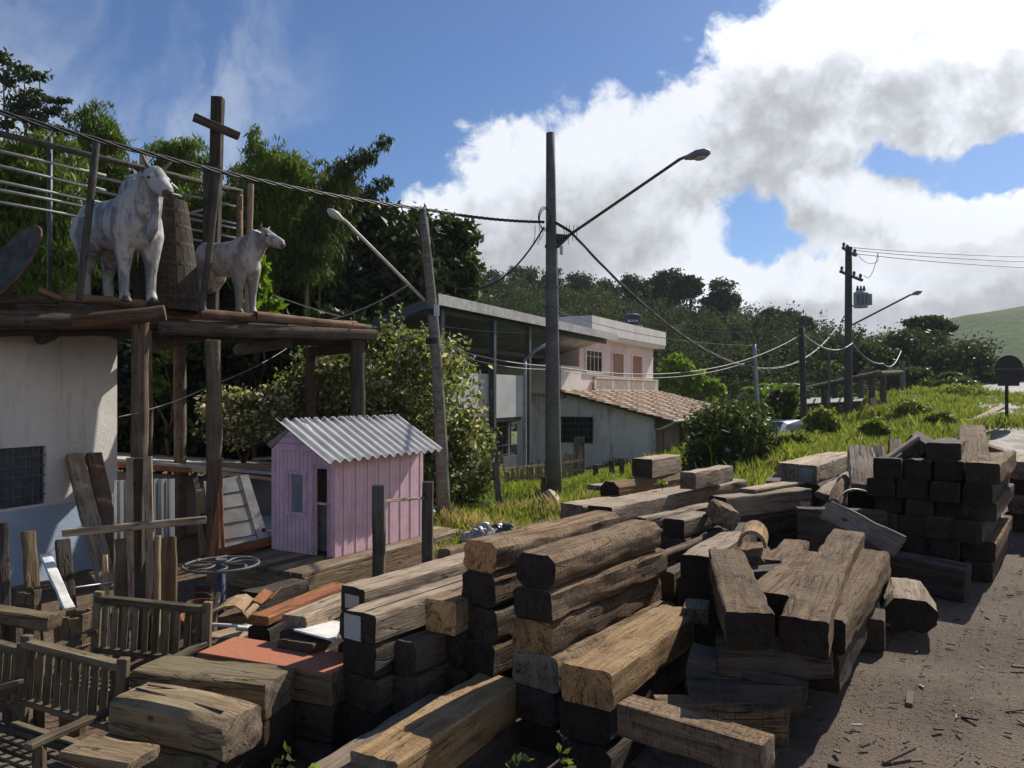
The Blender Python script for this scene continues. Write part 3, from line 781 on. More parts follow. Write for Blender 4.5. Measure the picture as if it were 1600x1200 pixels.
o, a, c = tb('timber_block', 'block with worn red painted top in the left stack', 'block', (545, 1039, 4.75, 338, 1007), .36, .2, MO, g2, style=dict(rough=.004, rnd=.01, edge=.015))
Lr = (c - a).length
m, t, b = newmat('worn_red_paint'); tc = t.n('ShaderNodeTexCoord').outputs['Object']
wear = t.mr(t.noise(t.scale(tc, (2, 5, 5)), 4, 6, .7), .56, .66)
t.l(t.mix(wear, t.mix(t.noise(tc, 25, 4), (0.36, 0.115, 0.05), (0.46, 0.17, 0.08)), (0.22, 0.15, 0.10)), b.inputs['Base Color']); b.inputs['Roughness'].default_value = .75
t.l(t.bump(t.noise(tc, 60, 5), .3, .01), b.inputs['Normal'])
rp = MB(); nseg = 14
rp.box((0, 0, .1005), (Lr - .02, .345, .008)); rp.build('painted_face', m, o, bevel=.003)
below(a, c, .36, .22, .21, 'dark block under the red topped block', DK, 0, g2, 'timber_block', 'block')
below(a, c, .36, .24, .435, 'lowest dark block under the red topped block', DK, 0, g2, 'timber_block', 'block')
tb('plank', 'pale mossy plank lying lowest in front of the split topped block', 'plank', (225, 1178, 3.75, 120, 1160), .22, .06, MO, None, style=NEAT)

# foreground
o, a, c = tb('squared_timber', 'split beam reaching toward the viewer, half in sun', 'timber', (585, 1182, 3.6, 745, 1078), .28, .24, (M['sleeper_tan'], M['end_grey']), 'foreground beams', style=dict(rough=.008, rnd=.012, edge=.04), ext=.26)
below(a, c, .28, .22, .245, 'dark beam in the shade under the split foreground beam', DK, .02, 'foreground beams', 'squared_timber', 'timber')
MB().box((-.1, .02, .117), (.6, .008, .006), Matrix.Rotation(R(2), 3, 'Z')).build('split', M['black'], o)
tb('squared_timber', 'low grey beam left of the split foreground beam', 'timber', (500, 1205, 3.6, 690, 1085), .17, .2, GG, 'foreground beams', style=NEAT)
tb('squared_timber', 'small squared beam with sawn end in the sunny foreground', 'timber', (1200, 1156, 3.3, 977, 1092), .155, .155, (M['sleeper'], M['end_grey']), 'foreground beams', style=dict(rough=.004, rnd=.006, edge=.01))
tb('squared_timber', 'small squared beam behind the sawn ended one, lying crosswise', 'timber', (1224, 1096, 3.95, 1025, 1094, 3.95), .18, .19, (M['sleeper'], M['end_grey']), 'foreground beams', style=dict(rough=.004, rnd=.006, edge=.01))
tb('squared_timber', 'dark beam lying on the ground under the leaning sleepers', 'timber', (1262, 1055, 4.0, 1080, 1012, 4.2), .2, .2, DK, 'foreground beams', style=NEAT)

# leaning pile
g3 = 'rough sleepers in the leaning pile'
tb('sleeper', 'rough sleeper pointing at the viewer, leftmost of the leaning pile', 'sleeper', (1171, 957, 3.85, 1133, 858), .24, .19, S, g3, style=dict(rough=.010, rnd=.010, edge=.03), roll=R(-3))
tb('sleeper', 'big rough sleeper pointing at the viewer in the centre of the leaning pile', 'sleeper', (1250, 965, 3.85, 1322, 828, 6.2), .24, .19, S, g3, style=dict(rough=.009, rnd=.010, edge=.025), roll=R(2))
tb('sleeper', 'low sleeper wedged between the two sleepers that point at the viewer', 'sleeper', (1197, 926, 4.45, 1272, 862, 5.5), .26, .18, S, g3, style=dict(rough=.009, rnd=.010, edge=.025))
o, a, c = tb('sleeper', 'sleeper under the right side of the big centre sleeper', 'sleeper', (1288, 965, 4.15, 1367, 859), .24, .19, S, g3)
below(a, c, .24, .2, .195, 'dark sleeper below the right side of the leaning pile', DK, .03, g3)
o, a, c = tb('sleeper', 'dark sleeper crosswise under the near end of the leaning pile', 'sleeper', (1292, 1003, 4.05, 1120, 1000, 4.15), .22, .17, DK, g3)
below(a, c, .24, .18, .175, 'dark sleeper on the ground crosswise under the leaning pile', DK, .07, g3, along=.16)
o, a, c = tb('sleeper', 'dark sleeper crosswise under the far end of the leaning pile', 'sleeper', (1335, 882, 5.6, 1110, 890, 5.5), .22, .17, DK, g3)
below(a, c, .22, .22, .175, 'dark sleeper on the ground under the far end of the leaning pile', DK, 0, g3)
tb('timber_offcut', 'rounded chunk just behind the leftmost leaning sleeper', 'offcut', (1170, 868, 5.75, 1178, 847), .28, .26, SG, 'offcuts on the pile', rnd=.06)
tb('timber_offcut', 'thin lit slab between chunk and centre sleeper', 'offcut', (1212, 876, 5.7, 1243, 843), .22, .09, SG, 'offcuts on the pile', style=dict(rough=.012, rnd=.015, edge=.04))
tb('timber_offcut', 'dark block under the thin lit slab', 'offcut', (1214, 890, 5.75, 1243, 858), .25, .2, DK, 'offcuts on the pile')
tb('timber_block', 'dark fronted block with lit top left of the leaning pile', 'block', (1087, 868, 5.6, 1150, 829), .24, .2, GW, 'blocks on the pile', style=NEAT)
tb('timber_block', 'shaded block on the ground beneath the dark fronted block', 'block', (1085, 906, 5.6, 1140, 866), .26, .25, DK, 'blocks on the pile')
tb('timber_block', 'standing dark block right of the middle stack', 'block', (1040, 893, 5.85, 1062, 880), .14, .3, DK, 'blocks on the pile', style=NEAT)
# half round gutter-like piece
mb = MB()
arc = [(math.cos(th), math.sin(th)) for th in [math.pi * i / 12 for i in range(13)]]
Lg = .5; ro, ri = .105, .082
for x in (-Lg / 2, Lg / 2):
    mb.v += [(x, ro * cc, ro * ss * 1.2) for cc, ss in arc] + [(x, ri * cc, ri * ss * 1.2) for cc, ss in arc]
for i in range(12):
    mb.f += [(i, i + 1, 27 + i - 1 + 0, 26 + i) if False else (i, i + 1, 26 + i + 1, 26 + i), (13 + i, 39 + i, 39 + i + 1, 14 + i), (i, 13 + i, 14 + i, i + 1), (26 + i, 27 + i, 40 + i, 39 + i)]; mb.m += [0] * 4
o = mb.build('hollow_log', M['sleeper_tan'], smooth=False); tag(o, 'hollowed half log arching over the pile like a small bridge', 'half log')
o.location = P(1177, 846, 5.9); o.rotation_euler = (0, 0, R(70))
# poles
tb('round_log', 'thin peeled pole running back from the middle stack', 'pole', (1032, 862, 5.9, 1122, 826), .075, .075, BL, 'thin round poles', kind='log', rough=.004)
tb('round_log', 'short peeled pole under the long thin pole', 'pole', (1034, 884, 5.95, 1052, 874), .08, .08, BL, 'thin round poles', kind='log', rough=.004)
tb('timber_block', 'bluish topped block under the peeled poles', 'block', (1045, 896, 5.95, 1075, 884), .2, .24, DK, 'blocks on the pile')

# back pile left
g4 = 'timbers on the back pile'
tb('timber_block', 'short square block on the very top of the back pile', 'block', (1003, 717, 9.5, 1048, 710, 10.2), .28, .23, GW, g4, style=NEAT)
tb('round_log', 'thick rounded log under the topmost block of the back pile', 'log', (953, 752, 9.0, 1056, 738, 10.1), .26, .23, (M['sleeper_tan'], M['end_dark']), g4, rnd=.07)
tb('timber_block', 'pale square block right of the thick rounded log', 'block', (1075, 738, 9.0, 1134, 727, 9.9), .2, .2, GG, g4, style=NEAT)
o, a, c = tb('squared_timber', 'long whitish grey beam under the thick rounded log', 'timber', (936, 791, 8.0, 1150, 748), .3, .2, GW, g4, style=NEAT)
below(a, c, .3, .22, .205, 'dark beam under the long whitish grey beam', DK, -.05, g4, 'squared_timber', 'timber')
below(a, c, .3, .22, .43, 'dark beam on the ground under the long whitish grey beam', DK, .05, g4, 'squared_timber', 'timber')
below(a, c, .3, .2, .01, 'beam behind the long whitish grey beam', GG, .33, g4, 'squared_timber', 'timber')
below(a, c, .3, .22, .225, 'dark beam low behind the long whitish grey beam', DK, .33, g4, 'squared_timber', 'timber')
below(a, c, .3, .22, .45, 'dark beam on the ground behind the long whitish grey beam', DK, .33, g4, 'squared_timber', 'timber')
o, a, c = tb('squared_timber', 'thin grey beam in front of the long whitish beam', 'timber', (1000, 809, 7.5, 1122, 783), .14, .13, GG, g4)
below(a, c, .2, .2, .135, 'dark beam under the thin grey beam', DK, 0, g4, 'squared_timber', 'timber')
below(a, c, .2, .22, .34, 'dark beam on the ground under the thin grey beam', DK, 0, g4, 'squared_timber', 'timber')
tb('plank', 'short plank end poking out left of the thick rounded log', 'plank', (928, 758, 9.3, 985, 752, 9.9), .2, .06, GG, g4, style=NEAT)
o, a, c = tb('timber_block', 'dark ended block with bright top below the thin grey beam', 'block', (1052, 811, 6.8, 1097, 799), .21, .16, GW, g4, style=NEAT)
below(a, c, .25, .2, .165, 'dark block under the bright topped block', DK, 0, g4, 'timber_block', 'block')
below(a, c, .25, .2, .37, 'dark block on the ground under the bright topped block', DK, 0, g4, 'timber_block', 'block')
tb('timber_offcut', 'jagged sawn chunk lying askew beside the bright topped block', 'offcut', (1143, 797, 6.7, 1128, 783, 7.1), .21, .17, SG, 'offcuts on the pile', style=dict(rough=.014, rnd=.02, edge=.05), roll=R(24))
tb('timber_block', 'dark block under the jagged sawn chunk', 'block', (1130, 829, 6.9, 1160, 815), .3, .3, DK, g4)
# boxy beam with plank end
o, a, c = tb('squared_timber', 'broad dark sided beam below the thin plank, centre of the back pile', 'timber', (1121, 776, 7.5, 1254, 762, 8.1), .24, .2, GW, g4, style=NEAT)
for k, lab in enumerate(('dark beam under the broad dark sided beam', 'dark beam two rows under the broad dark sided beam', 'dark beam on the ground under the broad dark sided beam')):
    below(a, c, .26, .2, .205 * (k + 1), lab, DK, .03 * (k % 2), g4, 'squared_timber', 'timber')
tb('plank', 'thin lit plank on top of the broad dark sided beam', 'plank', (1168, 764, 7.75, 1245, 751, 8.4), .2, .035, GG, g4, style=NEAT)
timber('timber_offcut', 'short upright tan offcut against the end of the broad beam', 'offcut', P(1262, 822, 7.55), P(1257, 785, 7.6), .11, .05, FR, group='offcuts on the pile', anchor='axis', **NEAT)
tb('plank', 'small tilted board standing behind the thin lit plank', 'plank', (1206, 752, 8.3, 1216, 741, 8.5), .14, .03, GG, 'offcuts on the pile', style=NEAT)

# right back pile
g5 = 'timbers left of the tall stack'
o, a, c = tb('sleeper', 'square sleeper with printed end, left of the twin pair', 'sleeper', (1230, 724, 8.5, 1308, 706), .24, .2, GG, g5, style=NEAT)
for k, lab in enumerate(('dark sleeper under the left twin', 'dark sleeper two rows under the left twin', 'dark sleeper on the ground under the left twin')):
    below(a, c, .24, .2, .205 * (k + 1), lab, DK, .02, g5)
o, a, c = tb('sleeper', 'square sleeper with barred white plate on its end, right of the twin pair', 'sleeper', (1259, 727, 8.4, 1326, 706), .22, .2, GG, g5, style=NEAT)
pm = MB()
pm.box((-(c - a).length / 2 - .006, .0, .0), (.006, .15, .14))
pm.build('end_plate', plain('grey_end_plate', (.20, .20, .19), .7), o)
pm = MB()
for k in range(5): pm.box((-(c - a).length / 2 - .0105, -.055 + .027 * k, .0), (.003, .005, .11))
pm.build('plate_bar', M['dark_metal'], o)
for k, lab in enumerate(('dark sleeper under the right twin', 'dark sleeper two rows under the right twin', 'dark sleeper on the ground under the right twin')):
    below(a, c, .24, .2, .205 * (k + 1), lab, DK, -.02, g5)
tb('plank', 'grey cracked plank sloping down beside the twin sleepers', 'plank', (1290, 772, 7.9, 1334, 740, 8.6), .22, .07, GG, g5, roll=R(18))
tb('timber_offcut', 'ridged offcut standing like a small roof in front of the grey cracked plank', 'offcut', (1311, 783, 7.6, 1326, 746, 8.0), .12, .12, SG, 'offcuts on the pile', roll=R(45))
tb('bark_slab', 'wide bark edged slab leaning up, left of three', 'bark slab', (1350, 757, 7.7, 1343, 696, 8.3), .25, .08, GG, 'bark edged slabs leaning up', style=dict(rough=.02, rnd=.02, edge=.05))
tb('bark_slab', 'bark edged slab leaning up, middle of three', 'bark slab', (1374, 764, 7.7, 1371, 695, 8.3), .17, .08, GG, 'bark edged slabs leaning up', style=dict(rough=.02, rnd=.02, edge=.05))
tb('bark_slab', 'narrow bark edged slab leaning up, right of three', 'bark slab', (1399, 745, 7.8, 1398, 686, 8.4), .13, .08, GG, 'bark edged slabs leaning up', style=dict(rough=.015, rnd=.02, edge=.04))
for k, (u, lab) in enumerate(((1345, 'dark beam propping the left leaning slab'), (1373, 'dark beam propping the middle leaning slab'), (1400, 'dark beam propping the narrow leaning slab'))):
    o, a, c = tb('squared_timber', lab, 'timber', (u, 768, 7.95, u + 18, 745), .24, .25, DK, g5)
    below(a, c, .24, .26, .25, lab.replace('propping', 'low under'), DK, 0, g5, 'squared_timber', 'timber')
    below(a, c, .24, .26, .51, lab.replace('propping', 'on the ground under'), DK, 0, g5, 'squared_timber', 'timber')
tb('squared_timber', 'long dark beam with thin lit edge left of the tall stack', 'timber', (1383, 797, 7.0, 1245, 793, 7.2), .16, .24, DK, g5, style=NEAT)
tb('squared_timber', 'dark beam on the ground under the long thin edged beam', 'timber', (1383, 838, 7.0, 1245, 832, 7.2), .2, .3, DK, g5, style=NEAT)
tb('plank', 'grey plank sliding down to the right before the tall stack', 'plank', (1405, 852, 6.25, 1290, 794, 6.75), .2, .05, GG, g5, style=NEAT, roll=R(-50))
o, a, c = tb('squared_timber', 'low double edged dark beam in front of the tall stack', 'timber', (1512, 889, 6.15, 1390, 866, 6.6), .14, .26, DK, g5, style=NEAT)
tb('squared_timber', 'second dark beam right behind the low double edged beam', 'timber', (1514, 882, 6.32, 1392, 860, 6.77), .12, .27, DK, g5, style=NEAT)
# wire hoop
mb = MB(); mb.tube([(math.cos(2 * math.pi * i / 32) * .24, 0, math.sin(2 * math.pi * i / 32) * .24) for i in range(33)], .008, 6)
o = mb.build('barrel_hoop', M['galv'], smooth=True); tag(o, 'thin pale metal hoop lying behind the long thin edged beam', 'hoop'); o.location = P(1350, 797, 7.45); o.rotation_euler = (R(-40), 0, R(10))

# tall dark stack
g6 = 'sleepers in the tall dark stack'
ha = Vector((.60, .80, 0)); hr = Vector((.80, -.60, 0)); corner = Vector((4.14, 6.62, 0))
ordn = ['bottom', 'second', 'third', 'fourth', 'fifth', 'sixth', 'seventh']
cols = ['leftmost', 'second', 'third', 'rightmost']
rows = [(4, .0, .0), (4, .02, .03), (4, -.03, -.02), (4, .03, .05), (4, .0, -.06), (4, .04, .02)]
zc = 0.0
for r_, (nc, sh, alg) in enumerate(rows):
    hh = .172 + .012 * ((r_ * 7) % 3 - 1)
    for c_ in range(nc):
        k = nc - 1 - c_
        wv = .235 + .02 * math.sin(r_ * 3.1 + c_ * 1.7)
        p = corner - hr * (.122 + .245 * k) + hr * (sh + .012 * math.sin(c_ * 5 + r_)) + ha * (alg + .05 * math.sin(r_ * 2.3 + c_ * 4.1))
        p = p + Vector((0, 0, gz(4.2, 7) + zc + hh))
        colname = cols[c_ + 4 - nc] if nc == 4 else ('leftmost', 'middle', 'rightmost')[c_]
        lab = '%s sleeper in the %s row from the ground of the tall dark stack' % (colname, ordn[r_]) if r_ else '%s sleeper in the bottom row of the tall dark stack' % colname
        timber('sleeper', lab, 'sleeper', p, p + ha * 1.9, wv, hh - .004, DK if (r_ + c_) % 4 else (M['sleeper'], M['end_dark']), group=g6, rough=.008, rnd=.012, edge=.02)
    zc += hh
ztop = gz(4.2, 7) + zc
pt = P(1524, 722, 6.85)
timber('sleeper', 'sunlit sleeper tilted up on the right top of the tall dark stack', 'sleeper', pt, P(1517, 664, 8.6), .25, .17, SG, group=g6, **NEAT)
timber('sleeper', 'dark block beside the tilted sunlit sleeper on the tall stack', 'block', P(1473, 692, 7.0), P(1492, 684, 8.4), .28, .19, DK, group=g6, **NEAT)
timber('timber_offcut', 'cube offcut turned on edge at the top left of the tall stack', 'offcut', P(1438, 688, 7.3), P(1447, 680, 7.9), .19, .19, (M['dark_wood'], M['end_grey']), group=g6, roll=R(33), **NEAT)
timber('plank', 'narrow plank leaning on the turned cube offcut', 'plank', P(1376, 720, 7.3), P(1432, 681, 7.25), .13, .03, GG, group=g6, **NEAT)
# pile beyond
g7 = 'sleepers beyond the tall dark stack'
zc = 0; c2 = Vector((6.55, 8.3, gz(6.3, 9)))
for r_ in range(5):
    hh = .2
    for k in range(4):
        p = c2 - hr * (.13 + .26 * k) + hr * (.06 * math.sin(r_ * 2.7) ) + ha * (.2 * math.sin(r_ * 3 + k)) + Vector((0, 0, (r_ + 1) * hh))
        if r_ == 4 and k in (0, 3): continue
        lab = '%s sleeper of the %s row in the stack beyond the tall dark stack' % (('rightmost', 'third', 'second', 'leftmost')[k], ordn[r_])
        timber('sleeper', lab, 'sleeper', p, p + ha * 1.6, .25, hh - .005, S if (r_ + k) % 2 else GG, group=g7, **ROUGH)
timber('timber_offcut', 'sunny offcut lying askew right of the tilted sunlit sleeper', 'offcut', P(1565, 704, 7.9), P(1548, 694, 8.4), .25, .14, SG, group='offcuts on the pile', roll=R(20), **NEAT)

# single pieces on the gravel
tb('log_chunk', 'short flat topped log chunk lying alone on the gravel', 'log', (1424, 938, 5.25, 1416, 906), .32, .215, (M['grey_wood'], M['end_dark']), None, style=dict(rough=.018, rnd=.07, edge=.05))
tb('timber_offcut', 'dark block with speckled bright top on the gravel edge', 'offcut', (1348, 966, 5.0, 1352, 948), .25, .2, (M['dark_wood'], M['end_dark']), None, style=NEAT)
tb('timber_offcut', 'small wedge block at the foot of the leaning pile', 'offcut', (1306, 1003, 4.55, 1292, 985), .16, .13, GG, None, style=NEAT, roll=R(25))
tb('timber_offcut', 'pale flat offcut behind the tan beam', 'offcut', (1086, 951, 4.95, 1090, 936), .17, .1, GG, None, style=NEAT)
tb('timber_offcut', 'dark block under the pale flat offcut', 'offcut', (1086, 975, 4.95, 1090, 960), .25, .3, DK, None, style=NEAT)
tb('plank', 'short plank on the grass left of the long shaggy sleeper', 'plank', (694, 858, 7.6, 730, 846), .14, .12, SG, None)
o, a, c = tb('timber_offcut', 'split stump leaning at the foot of the concrete pole', 'offcut', (880, 790, 12.6, 862, 766, 12.8), .25, .2, GG, None, roll=R(20))

# wood chips and splinters all over the gravel
N = 15000
cx = rng.uniform(.6, 9, N); cy = 2.6 + 9.5 * rng.random(N) ** 1.5
keep = (cx > 0.35 * cy - .9) & (cx < .75 * cy + .8); cx, cy = cx[keep], cy[keep]; N = len(cx)
Ls = .006 + .050 * rng.random(N) ** 8; big = rng.random(N) < .0025; Ls[big] = rng.uniform(.07, .2, big.sum()); Ws = Ls * rng.uniform(.08, .3, N); Ws = np.maximum(Ws, .0035)
th = rng.uniform(0, math.pi, N); zz = gz_arr(cx, cy) + .012
dx, dy = np.cos(th) * Ls, np.sin(th) * Ls; wx, wy = -np.sin(th) * Ws, np.cos(th) * Ws
tz = rng.uniform(-.25, .25, N) * Ls
C_ = np.stack([cx, cy, zz], -1)
A = np.stack([dx, dy, tz], -1) / 2; B = np.stack([wx, wy, wx * 0], -1) / 2; U = np.array([0, 0, 1.0]) * (Ws * .22 + .0015)[:, None]
Q = []
for s1, s2, s3, s4 in (((-1, -1, 1), (1, -1, 1), (1, 1, 1), (-1, 1, 1)), ((-1, -1, -1), (1, -1, -1), (1, -1, 1), (-1, -1, 1)), ((1, 1, -1), (-1, 1, -1), (-1, 1, 1), (1, 1, 1)), ((1, -1, -1), (1, 1, -1), (1, 1, 1), (1, -1, 1)), ((-1, 1, -1), (-1, -1, -1), (-1, -1, 1), (-1, 1, 1))):
    Q.append(np.stack([C_ + A * s[0] + B * s[1] + U * s[2] for s in (s1, s2, s3, s4)], 1))
tint = rng.random(N); chips_t = np.stack([tint, (rng.random(N) < .05) * 1.0], 1)
m, t, b = newmat('wood_chips'); at = t.n('ShaderNodeAttribute'); at.attribute_name = 'tint'; sp_ = t.n('ShaderNodeSeparateColor'); t.l(at.outputs['Color'], sp_.inputs[0])
cc = t.mix(sp_.outputs[0], (0.035, 0.026, 0.02), (0.17, 0.125, 0.085)); t.l(t.mix(sp_.outputs[1], cc, (.42, .36, .28)), b.inputs['Base Color']); b.inputs['Roughness'].default_value = .9
chips = quads_mesh('wood_chips', np.concatenate(Q), m, np.concatenate([chips_t] * 5))
tag(chips, 'splinters and wood chips scattered over the grey brown gravel', 'wood chips', None, 'stuff')

# ------------------------------------------------------------------ white building on the left
def plaster(name, col, low=None, low_z=0.0, stain=(0.30, 0.27, 0.23), amt=0.5, mold=None, axis_noise=1.0):
    m, t, b = newmat(name)
    geo = t.n('ShaderNodeNewGeometry').outputs['Position']
    n = t.noise(geo, 1.1 * axis_noise, 6, .65); n2 = t.noise(t.scale(geo, (3, 3, .5)), 1.5, 6, .65); n3 = t.noise(geo, 25, 4, .6)
    c = t.mix(t.mr(n, .3, .7), tuple(x * .82 for x in col), col)
    c = t.mix(t.mr(n2, .52, .75, 0, amt), c, stain)
    if mold is not None: c = t.mix(t.m('MULTIPLY', t.mr(t.noise(t.scale(geo, (2, 2, .45)), .9, 7, .7), .52, .68), .75), c, mold)
    if low is not None:
        sp = t.n('ShaderNodeSeparateXYZ'); t.l(geo, sp.inputs[0])
        zz_ = t.m('ADD', sp.outputs[2], t.m('MULTIPLY', t.m('SUBTRACT', n2, .5), .03))
        f = t.mr(zz_, low_z - .008, low_z + .008, 1, 0)
        lc = t.mix(t.mr(n, .3, .75), tuple(x * .8 for x in low), low)
        c = t.mix(f, c, lc)
    crn = t.noise(geo, 1.7, 4, .6, 1.2)
    crk = t.mr(t.m('ABSOLUTE', t.m('SUBTRACT', crn, .5)), 0, .004, .7, 0)
    c = t.mix(t.m('MULTIPLY', crk, .35), c, (.12, .1, .09))
    t.l(c, b.inputs['Base Color']); b.inputs['Roughness'].default_value = .9; b.inputs['Specular IOR Level'].default_value = .2
    t.l(t.bump(t.m('ADD', n3, t.m('MULTIPLY', n, 2)), .3, .02), b.inputs['Normal'])
    return m
E1 = P(183, 615, 12.0); E1.z = 0                               # near right corner of the wall
wd = Vector((.364, 1, 0)).normalized(); wn = Vector((wd.y, -wd.x, 0))
bl = thing('white_building', 'white plastered building with pale blue lower wall and barred window', 'building', (E1.x, E1.y, -1.0))
Bm = Matrix.Rotation(math.atan2(wd.y, wd.x), 3, 'Z')           # local x along the wall, away; local y to the left/behind
def bl_box(mb, x0, x1, y0, y1, z0, z1, mi=0):
    c = Bm @ Vector(((x0 + x1) / 2, (y0 + y1) / 2, 0)); mb.box((c.x, c.y, (z0 + z1) / 2), (x1 - x0, y1 - y0, z1 - z0), Bm, mi)
wz0, wz1 = 1.55 - .0, 2.12                                      # window, above the floor at z = -1
dado = CAMZ + (615 - 776) / 1200 * 11.8
wtop = 3.52
pm_ = plaster('whitewash', (.78, .735, .685), (.44, .55, .70), dado, amt=.4)
# window opening in wall-local coordinates
def wall_x(u):          # along-wall coordinate of a photo column on the wall plane
    k = (u - 800) / 1200
    return (k * E1.y - E1.x) / (wd.x - k * wd.y)
wx1 = wall_x(73); wx0 = wx1 - .95
dd = E1.y + wd.y * wx1
wz1 = CAMZ + (615 - 696) / 1200 * dd + 1.0; wz0 = CAMZ + (615 - 786) / 1200 * dd + 1.0
mb = MB()
bl_box(mb, -4.5, wx0, 0, .2, -.5, wtop); bl_box(mb, wx1, 0, 0, .2, -.5, wtop); bl_box(mb, wx0, wx1, 0, .2, -.5, wz0); bl_box(mb, wx0, wx1, 0, .2, wz1, wtop)
bl_box(mb, -.2, 0, .2, 4.5, -.5, wtop); bl_box(mb, -4.5, -4.3, .2, 4.5, -.5, wtop); bl_box(mb, -4.3, -.2, 4.3, 4.5, -.5, wtop)
mb.build('wall', pm_, bl)
mb = MB(); bl_box(mb, -4.6, .1, -.03, 4.6, wtop, wtop + .14); mb.build('roof', plaster('roof_concrete', (.35, .33, .3)), bl)
mb = MB()
bl_box(mb, wx0, wx1, .06, .1, wz0, wz0 + .04); bl_box(mb, wx0, wx1, .06, .1, wz1 - .04, wz1); bl_box(mb, wx0, wx0 + .04, .06, .1, wz0 + .04, wz1 - .04); bl_box(mb, wx1 - .04, wx1, .06, .1, wz0 + .04, wz1 - .04)
wf = mb.build('window', M['dark_metal'], bl)
mb = MB()
for k in range(1, 10): bl_box(mb, wx0 + .095 * k - .008, wx0 + .095 * k + .008, .035, .055, wz0, wz1)
for k in range(1, 6): bl_box(mb, wx0, wx1, .022, .034, wz0 + k * (wz1 - wz0) / 6 - .008, wz0 + k * (wz1 - wz0) / 6 + .008)
mb.build('grille', plain('grille_paint', (.11, .12, .14), .6), wf)
mb = MB(); bl_box(mb, wx0 + .04, wx1 - .04, .085, .093, wz0 + .04, wz1 - .04); mb.build('pane', plain('dusty_glass', (.10, .12, .14), .25, spec=.5, bump=0), wf)

# ------------------------------------------------------------------ log platform
PO = Vector((-6.05, 10.2, 0)); pa = Vector((.81, .586, 0)).normalized(); pb = Vector((-pa.y, pa.x, 0))
DZ = 2.86
pf = thing('log_platform', 'tall platform of round logs on posts carrying the animal statues', 'platform', (PO.x, PO.y, gz(PO.x, PO.y)))
def pl(s, tq, z): return PO + pa * s + pb * tq + Vector((0, 0, z))
def plog(name, a, c, r, mats=BL, **kw): return timber(name, None, None, a, c, r * 2, r * 2, mats, parent=pf, anchor='axis', kind='log', rough=.01, **kw)
# cross bearers (front to back), then deck logs along the front
for s in (-1.6, -.1, 1.55, 3.05, 4.35): plog('bearer_log', pl(s, -.15, DZ - .42), pl(s, 2.3, DZ - .42), .10, DK)
plog('bearer_log', pl(-3, .05, DZ - .25), pl(4.42, .1, DZ - .22), .11, DK)
plog('bearer_log', pl(-3, .3, DZ - .30), pl(4.5, .3, DZ - .30), .10, DK)
plog('bearer_log', pl(-3, 2.05, DZ - .21), pl(4.5, 2.05, DZ - .21), .10, DK)
plog('bearer_log', pl(-3, 1.5, DZ - .25), pl(4.5, 1.5, DZ - .25), .10, DK)
k = 0
for tq in np.arange(.35, 1.66, .235):
    k += 1
    o = .06 * math.sin(k * 2.3)
    plog('deck_log', pl(-3 + o, tq, DZ - .10 + .02 * math.sin(k * 1.7)), pl(4.45 + .15 * math.sin(k * 3.1), tq, DZ - .10), .125, BL if k % 2 else DK)
# the logs seen along the front edge
plog('edge_log', P(92, 464, 10.15), P(243, 477, 11.0), .068, (M['brown_log'], M['end_grey']))
plog('edge_log', P(114, 503, 9.75), P(258, 489, 10.1), .095, (M['brown_log'], M['end_grey']))
plog('edge_log', P(312, 490, 11.0), P(448, 501, 11.9), .07, (M['brown_log'], M['end_grey']))
plog('edge_log', P(400, 493, 11.5), P(578, 514, 12.8), .07, (M['brown_log'], M['end_dark']))
plog('edge_log', P(-120, 470, 9.2), P(92, 467, 10.1), .06, DK)
plog('bearer_log', P(250, 512, 10.7), P(586, 524, 12.7), .10, (M['dark_wood'], M['end_grey']))
plog('bearer_log', P(-120, 500, 9.0), P(250, 500, 10.9), .12, DK)
plog('bearer_log', P(-120, 515, 9.3), P(214, 513, 10.9), .10, DK)
def ppost(u, d, ztop, r, mats=(M['brown_log'], M['end_grey']), du=0):
    g_ = GP(u, d); g_.z -= .2
    top = Vector((g_.x + du, g_.y, ztop))
    plog('post', g_, top, r, mats)
PW = (wood('post_log', (.07, .05, .036), (.20, .145, .10), (.15, .125, .10), bump=.5), M['end_grey'])
ppost(218, 10.15, DZ - .2, .108, PW); ppost(233, 10.5, DZ - .35, .05, PW)
ppost(335, 11.0, DZ - .45, .105, PW); ppost(559, 12.55, DZ - .35, .115, (M['post_wood'], M['end_grey'])); 
for s, tq in ((-1.6, .2), (4.3, 2.05), (2.0, 2.05), (-.5, 2.05)):
    p = pl(s, tq, 0); plog('post', Vector((p.x, p.y, gz(p.x, p.y) - .2)), pl(s, tq, DZ - .35), .1, PW)

